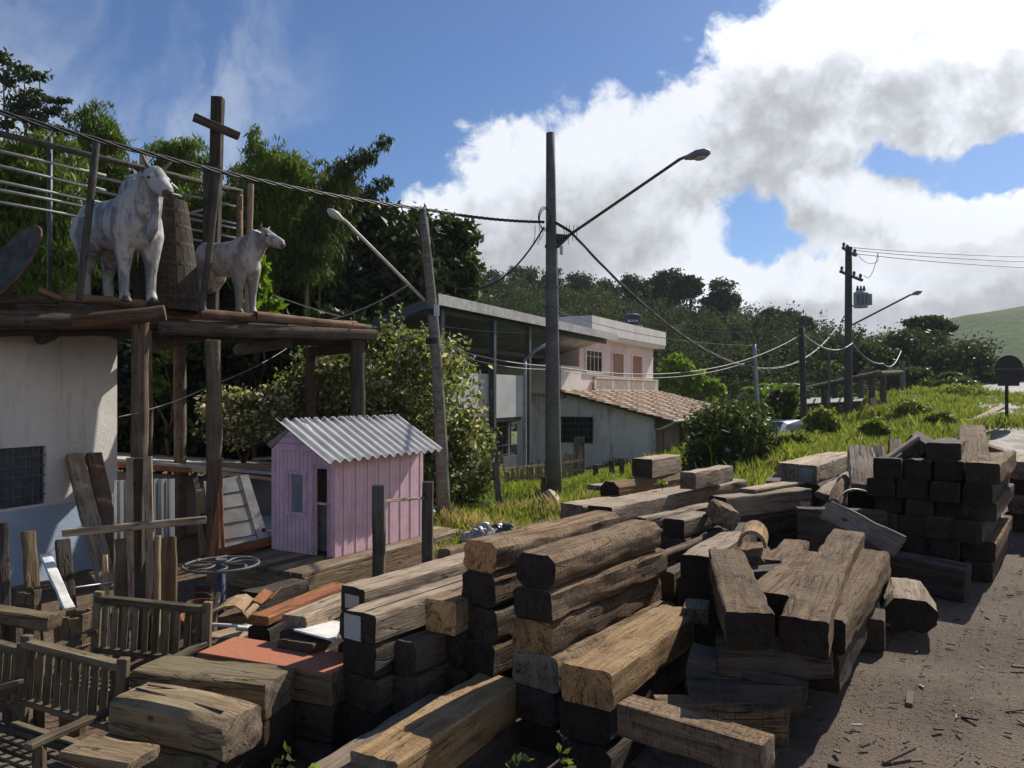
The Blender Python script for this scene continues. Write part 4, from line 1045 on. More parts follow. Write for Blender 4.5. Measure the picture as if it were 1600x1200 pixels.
# ------------------------------------------------------------------ statues
def hide_mat(name, base, patch, dark, amt):
    m, t, b = newmat(name)
    tc = t.n('ShaderNodeTexCoord').outputs['Object']
    n = t.noise(t.scale(tc, (3.5, 3.5, 1.3)), 1.3, 6, .65, .4); n2 = t.noise(tc, 7, 5, .65)
    c = t.mix(t.mr(n, .44, .58, 0, amt), base, patch)
    c = t.mix(t.mr(n2, .55, .7, 0, .6), c, dark)
    t.l(c, b.inputs['Base Color']); b.inputs['Roughness'].default_value = .6
    t.l(t.bump(t.noise(tc, 30, 4), .25, .01), b.inputs['Normal'])
    return m
X_, Y_, Z_ = Vector((1, 0, 0)), Vector((0, 1, 0)), Vector((0, 0, 1))
def limb(mb, pts, radii, n=14): mb.tube(pts, radii, n)
def bovine(name, label, cat, loc, rotz, s, mat, hump, horn_len, slim=1.0, head_yaw=20, head_pitch=-22, dewlap=True, sheath=True, group=None):
    t = thing(name, label, cat, loc, rotz, group)
    mb = MB()
    tor = [(-.86, 1.24, .08, .12), (-.82, 1.22, .20, .23), (-.70, 1.18, .28, .33), (-.45, 1.13, .29, .34), (-.15, 1.09, .31, .36), (.12, 1.08, .315, .38), (.36, 1.09, .31, .42), (.54, 1.11, .265, .41), (.67, 1.13, .18, .33), (.74, 1.13, .07, .16)]
    mb.loft([((x, 0, z), ry * slim, rz * (1 if slim == 1 else .94), Y_, Z_) for x, z, ry, rz in tor], 20)
    if hump: mb.ellipsoid((.24, 0, 1.50), (.24, .12, .20), Matrix.Rotation(R(-12), 3, 'Y'))
    hy = R(head_yaw)
    fx = Vector((math.cos(hy), math.sin(hy), 0)); sy = Vector((-math.sin(hy), math.cos(hy), 0))
    poll = Vector((.60, 0, 1.34)) + (fx * .24 + Vector((0, 0, .25 if hump else .12)))
    # neck
    n0 = Vector((.42, 0, 1.17)); n1 = n0.lerp(poll, .5) + Vector((0, 0, -.02)); 
    nd = (poll - n0).normalized(); up = (Vector((0, 0, 1)) - nd * nd.z).normalized()
    mb.loft([(n0, .27 * slim, .42 * (1 if hump else .85), Y_, up), (n1, .20 * slim, .32 * (1 if hump else .85), (Y_ + sy).normalized(), up), (poll - nd * .03, .14, .20, sy, up)], 18)
    if dewlap:
        mb.loft([(Vector((.60, 0, .74)), .05, .12, Y_, X_), (Vector((.76, 0, .92)), .055, .17, Y_, X_), (Vector((.82, .0, 1.2)), .05, .14, (Y_ + sy).normalized(), X_), (poll + fx * .05 + Vector((0, 0, -.2)), .04, .06, sy, fx)], 12)
    # head
    hp = R(head_pitch); hd = (fx * math.cos(hp) + Vector((0, 0, math.sin(hp)))).normalized(); hu = (Vector((0, 0, 1)) - hd * hd.z).normalized()
    hs = [(-.10, .10, .12), (-.02, .145, .16), (.09, .148, .16), (.18, .125, .14), (.28, .105, .118), (.37, .10, .108), (.43, .09, .094), (.465, .055, .06)]
    mb.loft([(poll + hd * x + hu * (-.018 * (x / .3)), ry, rz, sy, hu) for x, ry, rz in hs], 18)
    mb.ellipsoid(poll + hd * .02 + hu * .1, (.09, .09, .07))
    for sg in (-1, 1):
        mb.ellipsoid(poll + hd * .15 + sy * sg * .108 + hu * .05, (.045, .045, .04))              # brow
        # ear drooping sideways
        e0 = poll + hd * .0 + sy * sg * .11 + hu * .04
        ed = (sy * sg * .92 + Vector((0, 0, -.42 if dewlap else .05)) - fx * .15).normalized()
        mb.loft([(e0, .035, .03, hd, hu), (e0 + ed * .10, .075, .026, hd, hu), (e0 + ed * .20, .06, .022, hd, hu), (e0 + ed * .28, .015, .014, hd, hu)], 10)
        # legs
        y = .165 * sg * slim; dxs = .035 * sg
        limb(mb, [(.40, y * .85, 1.12), (.42 + dxs, y, .88), (.42 + dxs, y, .66), (.435 + dxs, y, .50), (.425 + dxs, y, .40), (.425 + dxs, y, .16), (.435 + dxs, y, .09), (.45 + dxs, y, .05), (.455 + dxs, y, 0)], [.19, .17, .125, .088, .076, .062, .072, .074, .08])
        yh = .175 * sg * slim
        limb(mb, [(-.56, yh * .8, 1.18), (-.58, yh, .95), (-.55 - dxs, yh, .76), (-.64 - dxs, yh, .58), (-.71 - dxs, yh, .48), (-.69 - dxs, yh, .36), (-.66 - dxs, yh, .16), (-.65 - dxs, yh, .09), (-.63 - dxs, yh, .05), (-.62 - dxs, yh, 0)], [.24, .23, .18, .11, .09, .074, .066, .074, .075, .082])
    limb(mb, [(-.80, 0, 1.34), (-.90, 0, 1.26), (-.93, 0, 1.0), (-.91, .02, .72), (-.90, .02, .62), (-.89, .02, .48)], [.045, .036, .026, .022, .038, .012], 10)
    if sheath: mb.loft([(Vector((-.05, 0, .70)), .05, .10, Y_, X_), (Vector((.0, 0, .58)), .04, .07, Y_, X_), (Vector((.03, 0, .50)), .02, .03, Y_, X_)], 10)
    mb.v = [tuple(Vector(v) * s) for v in mb.v]
    body = mb.build('body', mat, t, smooth=True)
    rm = body.modifiers.new('remesh', 'REMESH'); rm.mode = 'VOXEL'; rm.voxel_size = .017 * s; rm.use_smooth_shade = True
    sm = body.modifiers.new('smooth', 'SMOOTH'); sm.factor = .6; sm.iterations = 7
    # horns, eyes, nose, hooves
    for sg in (-1, 1):
        h0 = poll + hu * .11 + sy * sg * .07 - hd * .03
        hb = MB(); hb.tube([p * s for p in (h0, h0 + (hu * .5 + sy * sg * .6) * horn_len * .45, h0 + (hu * 1.0 + sy * sg * .75) * horn_len * .9)], [.03 * s, .024 * s, .006 * s], 10)
        hb.build('horn', M['horn'], t, smooth=True)
        eb = MB(); eb.ellipsoid((poll + hd * .165 + sy * sg * .140 + hu * .04) * s, (.02 * s, .02 * s, .018 * s)); eb.build('eye', M['eye'], t, smooth=True)
        nb = MB(); nb.ellipsoid((poll + hd * .455 + sy * sg * .03 + hu * -.028) * s, (.012 * s, .012 * s, .012 * s)); nb.build('nostril', M['eye'], t, smooth=True)
        for x, yy in ((.462 + .035 * sg, .165), (-.615 - .035 * sg, .175)):
            fb = MB(); fb.loft([(Vector((x, yy * sg * slim, .062)) * s, .068 * s, .06 * s, X_, Y_), (Vector((x + .012, yy * sg * slim, -.005)) * s, .088 * s, .074 * s, X_, Y_)], 14)
            fb.build('hoof', M['hoof'], t, smooth=False)
    mz = MB(); mz.ellipsoid((poll + hd * .455 + hu * -.038) * s, (.03 * s, .075 * s, .056 * s), Matrix((hd, sy, hu)).transposed()); mz.build('muzzle', M['muzzle'], t, smooth=True)
    return t
M['horn'] = plain('horn', (.16, .14, .12), .5); M['eye'] = plain('painted_eye', (.012, .01, .01), .25, bump=0)
M['hoof'] = plain('painted_hoof', (.07, .06, .055), .6); M['muzzle'] = plain('painted_muzzle', (.09, .075, .07), .5)
HB = hide_mat('white_bull_paint', (.44, .425, .40), (.15, .152, .155), (.10, .10, .10), .9)
HC = hide_mat('cream_cow_paint', (.43, .41, .385), (.17, .15, .135), (.07, .06, .055), .9)
bp = P(190, 463, 10.55); bp.z = DZ + .02
bull = bovine('bull_statue', 'white humped bull statue standing on the log platform', 'bull statue', bp, R(-36), 1.0, HB, True, .22, 1.0, -3, -30)
cp = P(360, 484, 11.9); cp.z = DZ - .0
cow = bovine('cow_statue', 'smaller cream cow statue with brown patches beside the barrel', 'cow statue', cp, R(-30), .80, HC, False, .12, .82, 16, -20, dewlap=False, sheath=False)

# ------------------------------------------------------------------ wooden vat behind the bull
t = thing('wooden_barrel', 'tall dark tapered wooden vat with iron hoops between the statues', 'barrel', P(262, 482, 11.3))
t.location.z = DZ - .005
sv = wood('barrel_staves', (.026, .021, .016), (.080, .060, .045), (.06, .052, .044), moss=.3, bump=.6)
M['dark_rust'] = plain('dark_rust', (.075, .05, .036), .8, var=.5)
mb = MB(); nst = 22; H_, r0_, r1_ = 1.62, .47, .27
for k in range(nst):
    a0, a1 = 2 * math.pi * (k + .03) / nst, 2 * math.pi * (k + .97) / nst
    ring = []
    for f in (0, .33, .66, 1):
        r = r0_ + (r1_ - r0_) * f ** 1.15
        for a_, rr in ((a0, r), (a1, r), (a1, r - .03), (a0, r - .03)): ring.append((rr * math.cos(a_), rr * math.sin(a_), H_ * f))
    fs = []
    for i in range(3):
        for j in range(4): fs.append((i * 4 + j, i * 4 + (j + 1) % 4, i * 4 + 4 + (j + 1) % 4, i * 4 + 4 + j))
    fs += [(3, 2, 1, 0), (12, 13, 14, 15)]
    mb.add(ring, fs)
mb.build('staves', sv, t)
mb = MB(); mb.tube([(0, 0, H_ - .06), (0, 0, H_ - .04)], r1_ - .02, 20); mb.build('lid', M['dark_wood'], t)
for f in (.12, .42, .60, .76, .90):
    r = r0_ + (r1_ - r0_) * f ** 1.15 + .004
    mb = MB()
    for k in range(28):
        a0 = 2 * math.pi * k / 28; a1 = 2 * math.pi * (k + 1) / 28
        z0, z1 = H_ * f - .022, H_ * f + .022
        mb.add([(r * math.cos(a0), r * math.sin(a0), z0), (r * math.cos(a1), r * math.sin(a1), z0), (r * math.cos(a1) * .985, r * math.sin(a1) * .985, z1), (r * math.cos(a0) * .985, r * math.sin(a0) * .985, z1)], [(0, 1, 2, 3)])
    mb.build('hoop', M['dark_rust'], t, fixn=False)

# ------------------------------------------------------------------ tall cross
cb_ = P(331, 490, 12.3); cb_.z = DZ - .01
t = thing('wooden_cross', 'tall dark wooden cross rising above the statues', 'cross', cb_)
def part_t(parent, name, a, c, w, h, mats, roll=0, anchor='axis', **kw): return timber(name, None, None, a, c, w, h, mats, roll=roll, parent=parent, anchor=anchor, **kw)
XW = (wood('cross_wood', (.035, .026, .02), (.13, .095, .07), (.09, .08, .07), bump=.7), M['end_dark'])
top = P(340.5, 153, 12.3)
part_t(t, 'upright', P(331, 490, 12.3), top, .17, .15, XW, rough=.006, rnd=.01)
part_t(t, 'crossbar', P(303, 183, 11.95), P(373, 213, 12.35), .12, .11, XW, rough=.006, rnd=.01)
cmb = part_t(t, 'back_board', P(326, 255, 12.45), P(326, 420, 12.45), .17, .05, XW, rough=.004, rnd=.006)

# ------------------------------------------------------------------ pipe railing behind the statues
rl = thing('pipe_railing', 'long railing of pale pipes under a dark top rail behind the statues', 'railing', Vector((-8, 11.5, DZ)))
PG = plain('pale_pipe', (.27, .27, .255), .5, dirt=(.2, .17, .14))
def rpart(name, a, c, r, mat): 
    off_ = Vector(rl.location); mb = MB(); mb.tube([Vector(a) - off_, Vector(c) - off_], r, 8); mb.build(name, mat, rl, smooth=True)
rail_lines = [(205, 300, .05, 'top_rail'), (238, 326, .022, 'pipe'), (262, 350, .022, 'pipe'), (283, 362, .022, 'pipe'), (300, 372, .022, 'pipe'), (318, 385, .02, 'pipe')]
DA, DB = 10.6, 13.6
for va, vb, r, nm in rail_lines:
    sl_ = (vb - va) / 380
    if nm == 'top_rail': rpart(nm, P(-90, 187, DA - .5), P(378, 300, DB), r, M['post_wood'])
    else:
        segs = ((-80, 165), (150, 285), (285, 368))
        for k, (ua, ub) in enumerate(segs):
            j = 3 * math.sin(va + k * 2.1)
            rpart(nm, P(ua, va + sl_ * ua + j, DA + (DB - DA) * ua / 380), P(ub, va + sl_ * ub + j, DA + (DB - DA) * ub / 380), r, PG)
rpart('brace', P(283, 336, 12.9), P(358, 318, 13.5), .022, PG)
for u, d in ((375, 13.6), (232, 12.5), (78, 11.3), (-40, 10.3)):
    a_ = P(u, 200 + u * .26, d); bottom = Vector((a_.x, a_.y, DZ - .1))
    rpart('post', bottom, P(u, 192 + u * .283, d), .05 if u == 375 else .035, M['brown_log'] if u == 375 else M['dark_metal'])
# slender poles leaning at the platform edge
for (lab, a, c, r) in (('slender grey pole standing in front of the white bull', P(124, 468, 9.85), P(151, 222, 10.1), .045),
                       ('slender grey pole leaning in front of the cow statue', P(316, 484, 11.0), P(343, 262, 11.3), .048),
                       ('short pale pole behind the right end of the pipe railing', P(386, 470, 13.4), P(392, 288, 13.6), .05),
                       ('pale pole sticking up behind the bull hump', P(219, 440, 12.2), P(224, 236, 12.4), .06)):
    mid_ = (a + c) / 2
    o = timber('leaning_pole', lab, 'pole', Vector((a.x, a.y, min(a.z, DZ))), c, r * 2, r * 2, (M['post_wood'] if 'grey' in lab else M['grey_wood'], M['end_grey']), anchor='axis', kind='log', rough=.004)
# old round dish
t = thing('round_dish', 'big weathered round dish with brown rim lying tilted on the platform left end', 'dish', P(15, 468, 9.9))
t.location.z = DZ - .05
mb = MB(); nr = 8
for i in range(nr + 1):
    r = .58 * i / nr
    for j in range(32): mb.v.append((r * math.cos(2 * math.pi * j / 32), r * math.sin(2 * math.pi * j / 32), -.16 * (1 - (i / nr) ** 2)))
for i in range(nr):
    for j in range(32): mb.f.append((i * 32 + j, i * 32 + (j + 1) % 32, (i + 1) * 32 + (j + 1) % 32, (i + 1) * 32 + j)); mb.m.append(0)
dsh = mb.build('bowl', plain('mossy_dish', (.085, .085, .075), .85, var=.5, nscale=5, dirt=(.05, .06, .03)), t, smooth=True, fixn=False)
so_ = dsh.modifiers.new('thick', 'SOLIDIFY'); so_.thickness = .02
mb = MB(); mb.tube([(.585 * math.cos(2 * math.pi * j / 32), .585 * math.sin(2 * math.pi * j / 32), 0) for j in range(33)], .016, 8, cap=False)
rim_ = mb.build('rim', M['rust'], t, smooth=True)
for o in (dsh, rim_): o.rotation_euler = (R(62), R(8), R(-38)); o.location = (0, 0, .52)
# guy stick
timber('round_log', 'short brown log end poking out beside the round dish', 'log', P(60, 452, 9.9), P(96, 468, 10.05), .09, .09, BL, anchor='axis', kind='log', rough=.004)

# ------------------------------------------------------------------ pink playhouse
H0 = Vector((-2.2, 9.5, -.38)); hrot = math.atan2(.862, .506)        # local x along the long wall, local y to the left along the front
ph = thing('pink_playhouse', 'small pink boarded playhouse with grey corrugated roof', 'playhouse', H0, hrot)
HL, HW, HE, HA = 1.8, 1.09, 1.30, 1.70
pink = plain('pink_paint', (.75, .50, .56), .75, nscale=5, var=.12, dirt=(.45, .34, .36), dirt_amt=.35, streak=True)
slope = (HA - HE) / (HW / 2)
def board(mb, x0, x1, y0, y1, z0, z1, zt=None):
    mb.box(((x0 + x1) / 2, (y0 + y1) / 2, (z0 + z1) / 2), (x1 - x0, y1 - y0, z1 - z0))
mb = MB()
n = 24
for k in range(n):                                            # long wall facing right, and its twin
    x0, x1 = HL * k / n + .003, HL * (k + 1) / n - .004
    o_ = .004 * math.sin(k * 2.1)
    board(mb, x0, x1, -.012 + o_, .012 + o_, 0, HE); board(mb, x0, x1, HW - .012, HW + .012, 0, HE)
board(mb, 0, HL, .012, .02, 0, HE - .01); 
WY0, WY1, WZ0, WZ1 = .50, .76, .52, 1.0
DY0, DY1, DZ1 = .09, .31, 1.12
nb_ = 15
for k in range(nb_):
    y0, y1 = HW * k / nb_ + .003, HW * (k + 1) / nb_ - .003
    yc = (y0 + y1) / 2
    for xw in (0, HL):
        segs = [(0, HE)]
        if xw == 0 and DY0 < yc < DY1: segs = [(DZ1, HE)]
        elif xw == 0 and WY0 < yc < WY1: segs = [(0, WZ0), (WZ1, HE)]
        for z0, z1 in segs: board(mb, xw - .012, xw + .012, y0, y1, z0, z1)
mb.build('wall', pink, ph)
for xw in (0, HL):                                            # horizontal gable boards
    mb = MB()
    nbg = 4
    for k in range(nbg):
        z0 = HE + (HA - .05 - HE) * k / nbg + .003; z1 = HE + (HA - .05 - HE) * (k + 1) / nbg - .002
        ya, yb = (z0 - HE) / slope, (z1 - HE) / slope
        mb.slab([(xw - .016, ya, z0), (xw - .016, HW - ya, z0), (xw - .016, HW - yb, z1), (xw - .016, yb, z1)], .028, 0, (1, 0, 0))
    mb.build('gable', pink, ph)
mb = MB()
for y0, y1, z0, z1 in ((WY0 - .05, WY0, WZ0 - .05, WZ1 + .05), (WY1, WY1 + .05, WZ0 - .05, WZ1 + .05), (WY0, WY1, WZ0 - .05, WZ0), (WY0, WY1, WZ1, WZ1 + .05)): board(mb, -.04, -.013, y0, y1, z0, z1)
w_ = mb.build('window', plain('pink_trim', (.66, .45, .54), .7), ph)
mb = MB(); board(mb, -.002, .004, WY0, WY1, WZ0, WZ1); mb.build('pane', plain('dusty_pane', (.20, .22, .24), .15, spec=.5, nscale=3, bump=0), w_)
mb = MB()
for y0, y1, z0, z1 in ((DY0 - .035, DY0, 0, DZ1), (DY1, DY1 + .035, 0, DZ1), (DY0 - .035, DY1 + .035, DZ1, DZ1 + .035)): board(mb, -.03, -.013, y0, y1, z0, z1)
d_ = mb.build('door_frame', plain('pink_trim_dark', (.58, .40, .47), .7), ph)
mb = MB(); board(mb, .16, .19, .03, .45, .02, .62); mb.build('door_leaf', plain('grey_door', (.30, .30, .29), .7), ph)
mb = MB(); board(mb, .01, HL - .01, .02, HW - .02, 0.0, .02); mb.build('floor_board', M['dark_wood'], ph)
mb = MB()
for y0, y1, z0, z1 in ((DY0, DY0 + .02, .66, DZ1), (DY1 - .02, DY1, .66, DZ1), (DY0, DY1, .64, .67), (DY0, DY1, DZ1 - .03, DZ1)): board(mb, -.01, .008, y0, y1, z0, z1)
mb.build('hatch_frame', plain('pink_trim_b', (.60, .42, .5), .7), ph)
# corrugated sheets
rm_ = plain('fibre_cement', (.42, .42, .41), .8, nscale=3, var=.18, dirt=(.22, .22, .2), dirt_amt=.45, bump=.3)
mrep = rm_
for sg, nm in ((-1, 'roof_sheet'), (1, 'roof_sheet')):
    mb = MB(); x0, x1 = (-.43 if sg < 0 else -.04), HL + .12; run = .96 if sg < 0 else .72; nx = 14 * 10; amp = .024
    ny = 6
    for i in range(nx + 1):
        f = i / nx; x = x0 + (x1 - x0) * f
        z_ = amp * math.cos(2 * math.pi * 14 * f)
        for j in range(ny + 1):
            r = run * j / ny
            y = HW / 2 + sg * (r * math.cos(R(30)) - .02); z = HA + .0 - r * math.sin(R(30)) + z_
            mb.v.append((x, y, z))
    for i in range(nx):
        for j in range(ny):
            a = i * (ny + 1) + j; mb.f.append((a, a + 1, a + ny + 2, a + ny + 1)); mb.m.append(0)
    o = mb.build(nm, mrep, ph, smooth=True, fixn=False); so_ = o.modifiers.new('thick', 'SOLIDIFY'); so_.thickness = .008; so_.offset = 0
# boarded deck under it
dk = thing('playhouse_deck', 'low wooden deck carrying the pink playhouse', 'deck', H0 - Vector((0, 0, .30)), hrot)
for k in range(9):
    y0 = -.28 + k * .185
    o = timber('deck_plank', None, None, Vector((0, 0, 0)) + dk.location + Matrix.Rotation(hrot, 3, 'Z') @ Vector((-.8, y0 + .09, .295)), dk.location + Matrix.Rotation(hrot, 3, 'Z') @ Vector((2.5, y0 + .09, .295)), .178, .05, (M['mossy_wood'] if k % 2 else M['grey_wood'], M['end_grey']), parent=dk, rough=.003, rnd=.006, seg=6)
for y in (-.24, 1.3):
    timber('deck_beam', None, None, dk.location + Matrix.Rotation(hrot, 3, 'Z') @ Vector((-.78, y, .243)), dk.location + Matrix.Rotation(hrot, 3, 'Z') @ Vector((2.48, y, .243)), .08, .24, (M['mossy_wood'], M['end_grey']), parent=dk, rough=.004, rnd=.006, seg=8)
for x in (-.74, 1.0, 2.44):
    timber('deck_beam', None, None, dk.location + Matrix.Rotation(hrot, 3, 'Z') @ Vector((x, -.18, .243)), dk.location + Matrix.Rotation(hrot, 3, 'Z') @ Vector((x, 1.25, .243)), .08, .24, (M['mossy_wood'], M['end_grey']), parent=dk, rough=.004, rnd=.006, seg=8)
    for y in (-.24, .5, 1.3):
        q = dk.location + Matrix.Rotation(hrot, 3, 'Z') @ Vector((x, y, 0)); 
        timber('foot', None, None, Vector((q.x, q.y, gz(q.x, q.y) - .05)), Vector((q.x, q.y, dk.location.z + .02)), .12, .12, DK, parent=dk, anchor='axis', seg=3)
# hitching rail in front of it
hb_ = P(592, 900, 8.4); hb_.z = gz(hb_.x, hb_.y)
t = thing('hitching_rail', 'two dark square posts joined by a thin rail before the playhouse', 'rail', hb_)
part_t(t, 'post', hb_ - Vector((0, 0, .2)), P(592, 758, 8.4), .13, .13, (M['post_wood'], M['end_dark']), rough=.005, rnd=.01)
q = P(668, 870, 9.6); q.z = gz(q.x, q.y) - .2
part_t(t, 'post', q, P(668, 753, 9.6), .13, .13, (M['post_wood'], M['end_dark']), rough=.005, rnd=.01)
part_t(t, 'crossbar', P(598, 783, 8.42), P(664, 778, 9.58), .035, .035, GG, rough=.002, rnd=.005)

# ------------------------------------------------------------------ two storey house
hn = Vector((.88, -.476, 0)).normalized(); ha_ = Vector((hn.y * -1, hn.x, 0))      # hn: out of the facade, ha_: along it, away
HO = Vector((5.48, 28.0, 0)); HZ = -1.8
hs_ = thing('two_storey_house', 'two storey house with pale pink upper floor and clay tiled lean-to roof', 'house', (HO.x, HO.y, HZ))
HM = Matrix((ha_, -hn, Vector((0, 0, 1)))).transposed()         # local x along facade, local y inward
def hp_(x, y, z): return HM @ Vector((x, y, 0)) + Vector((0, 0, z - HZ))
def hbox(mb, x0, x1, y0, y1, z0, z1, mi=0): mb.box(hp_((x0 + x1) / 2, (y0 + y1) / 2, (z0 + z1) / 2), (x1 - x0, y1 - y0, z1 - z0), HM, mi)
grey_w = plaster('stained_grey_wall', (.86, .81, .76), None, 0, (.30, .28, .25), .6, (.16, .16, .15))
pink_w = plaster('pale_pink_wall', (.74, .62, .62), None, 0, (.5, .42, .4), .3)
white_w = plaster('white_parapet', (.68, .66, .63), None, 0, (.42, .39, .35), .5)
brown_w = plaster('brown_recess', (.20, .155, .13), None, 0, (.15, .12, .1), .4)
LT = 12.0
# ground floor: gable side wall with window opening, facade under the lean-to
zt = lambda y: .74 + y * .245                                   # lean-to roof underside
def win_y(u): k = (u - 800) / 1200; return (HO.x - k * HO.y) / (hn.x - k * hn.y)
gy0, gy1 = win_y(926), win_y(872)
def dpt(y): return HO.y - hn.y * y
gz1 = CAMZ + (615 - 652) / 1200 * dpt(gy0); gz0 = CAMZ + (615 - 692) / 1200 * dpt(gy0)
mb = MB()
def gwall(y0, y1, z0, z1a, z1b):
    mb.slab([hp_(0, y0, z0), hp_(0, y1, z0), hp_(0, y1, z1b), hp_(0, y0, z1a)], .2, 0, ha_)
gwall(.35, gy0, HZ - .5, zt(.35), zt(gy0)); gwall(gy1, 4.2, HZ - .5, zt(gy1), zt(4.2)); gwall(gy0, gy1, HZ - .5, gz0, gz0); gwall(gy0, gy1, gz1, zt(gy0), zt(gy1))
gwall(4.2, 6.0, HZ - .5, 2.3, 2.3)
mb.build('side_wall', grey_w, hs_)
mb = MB(); hbox(mb, 1.9, LT, .9, 1.1, HZ - .5, .9); mb.build('front_wall', plaster('porch_wall', (.30, .24, .22)), hs_)
mb = MB(); hbox(mb, .1, .13, gy0, gy1, gz0, gz1); gw = mb.build('window', M['glass_dark'], hs_)
mb = MB()
for k in range(9): hbox(mb, -.02, .01, gy0 + (gy1 - gy0) * k / 8 - .018, gy0 + (gy1 - gy0) * k / 8 + .018, gz0, gz1)
for k in range(5): hbox(mb, -.045, -.022, gy0, gy1, gz0 + (gz1 - gz0) * k / 4 - .016, gz0 + (gz1 - gz0) * k / 4 + .016)
mb.build('grille', M['dark_metal'], gw)
# lean-to roof of clay tiles
m, t, b = newmat('clay_tiles'); tc = t.n('ShaderNodeTexCoord').outputs['Object']; geo = t.n('ShaderNodeNewGeometry').outputs['Position']
n = t.noise(geo, 2.2, 6, .7); n2 = t.noise(geo, 14, 4, .7)
c = t.mix(t.mr(n2, .3, .7), (.40, .27, .18), (.58, .44, .32)); c = t.mix(t.mr(n, .5, .72, 0, .6), c, (.36, .29, .22))
t.l(c, b.inputs['Base Color']); b.inputs['Roughness'].default_value = .9; t.l(t.bump(n2, .4, .03), b.inputs['Normal'])
mb = MB(); nr, ncl = 14, 34; x0, x1 = -.35, LT + .3; y0, y1 = -.45, 4.05
for r_ in range(nr):
    ya, yb = y0 + (y1 - y0) * r_ / nr, y0 + (y1 - y0) * (r_ + 1) / nr + .05
    for i in range(ncl * 4 + 1):
        x = x0 + (x1 - x0) * i / (ncl * 4); w_ = .035 * math.sin(i * math.pi / 2) + .02 * math.sin(i * 2.7 + r_ * 1.3)
        mb.v += [tuple(hp_(x, ya, zt(ya) + .09 + w_)), tuple(hp_(x, yb, zt(yb) + .05 + w_))]
    k0 = len(mb.v) - 2 * (ncl * 4 + 1)
    for i in range(ncl * 4): mb.f.append((k0 + 2 * i, k0 + 2 * i + 2, k0 + 2 * i + 3, k0 + 2 * i + 1)); mb.m.append(0)
tr_ = mb.build('tiled_roof', m, hs_, fixn=False); so2 = tr_.modifiers.new('thick', 'SOLIDIFY'); so2.thickness = .03
mb = MB(); mb.slab([hp_(x0 + .03, y0 + .03, zt(y0) + .02), hp_(x1, y0 + .03, zt(y0) + .02), hp_(x1, y1, zt(y1) + .02), hp_(x0 + .03, y1, zt(y1) + .02)], .06, 0, (0, 0, -1)); mb.build('roof_board', M['dark_wood'], hs_)
mb = MB(); mb.tube([hp_(x0, y0 - .05, zt(y0) + .02), hp_(x1, y0 - .05, zt(y0) + .02)], .06, 8); mb.build('gutter', plain('gutter_zinc', (.4, .38, .36), .5), hs_)
mb = MB(); mb.tube([hp_(.1, y0, zt(y0)), hp_(.05, .05, zt(y0) - .25), hp_(-.03, .30, zt(y0) - .3), hp_(-.03, .30, HZ)], .05, 8); mb.build('downpipe', M['white_paint'], hs_, smooth=True)
mb = MB()
for x in (2.2, 5.2, 8.5, 11.5): hbox(mb, x - .09, x + .09, -.2, -.02, HZ - .4, zt(-.2) - .02)
for k, x in enumerate((2.2, 5.2, 8.5, 11.5)):
    mb = MB(); hbox(mb, x - .09, x + .09, -.2, -.02, HZ - .4, zt(-.2) - .02); mb.build('porch_post', M['post_wood'], hs_)
mb = MB(); hbox(mb, 3.0, 4.0, .86, .9, HZ, .1); mb.build('door', plain('pinkish_door', (.35, .24, .22), .7), hs_)
# upper storey
FY = 4.0
def fx_(u): k = (u - 800) / 1200; q = HO + (-hn) * FY; return (q.x - k * q.y) / (k * ha_.y - ha_.x)
U0, U1 = fx_(906), fx_(1021)
def fz(v, u): q = HO - hn * FY + ha_ * fx_(u); return CAMZ + (615 - v) / 1200 * q.y
zc_ = fz(526, 906); zfl = 1.75
mb = MB(); hbox(mb, U0, U1, FY + .02, FY + .2, zfl - .1, zc_); hbox(mb, U1 - .2, U1, FY + .2, FY + 5, zfl - .1, zc_); hbox(mb, U0, U0 + .15, FY + .2, FY + 5, zfl - .1, zc_); mb.build('upper_wall', pink_w, hs_)
mb = MB(); hbox(mb, -.2, U0, FY + 1.9, FY + 2.1, zfl - .1, zc_); mb.build('verandah_wall', brown_w, hs_)
mb = MB(); hbox(mb, -.25, U0 - .02, FY - .05, FY + .1, zfl - .1, fz(577, 906) + .1); hbox(mb, -.25, -.1, FY + .1, FY + 3.2, zfl - .1, fz(577, 906) + .1); mb.build('verandah_parapet', white_w, hs_)
mb = MB(); hbox(mb, -.6, U1 + .5, FY - .45, FY + 5.4, zc_, zc_ + .16); mb.build('roof_slab', white_w, hs_)
mb = MB(); hbox(mb, U0 + .1, U1 + .55, FY - .5, FY - .35, zc_ + .16, zc_ + .86); hbox(mb, U0 + .1, U0 + .25, FY - .35, FY + 5, zc_ + .16, zc_ + .86); hbox(mb, U1 + .4, U1 + .55, FY - .35, FY + 5, zc_ + .16, zc_ + .86); mb.build('roof_parapet', white_w, hs_)
mb = MB(); hbox(mb, U0 - 2.8, U0 - .6, FY + .9, FY + 2.6, zc_ + .16, zc_ + .62); mb.build('roof_box', plaster('brick_grey', (.28, .22, .18)), hs_)
shut = plain('brown_shutter', (.34, .19, .12), .7, nscale=6)
def opening(name, u0, u1, v0, v1, mat):
    xa, xb = fx_(u0), fx_(u1); um = (u0 + u1) / 2; z1, z0 = fz(v0, um), fz(v1, um)
    mb = MB(); hbox(mb, xa, xb, FY - .03, FY + .019, z0, z1); o = mb.build(name, mat, hs_)
    mb = MB()
    for a_, b2, c_, d_ in ((xa - .07, xa, z0 - .07, z1 + .07), (xb, xb + .07, z0 - .07, z1 + .07), (xa, xb, z1, z1 + .07), (xa, xb, z0 - .07, z0)): hbox(mb, a_, b2, FY - .06, FY + .019, c_, d_)
    mb.build('frame', M['white_paint'] if name == 'window' else pink_w, o)
    return o, xa, xb, z0, z1
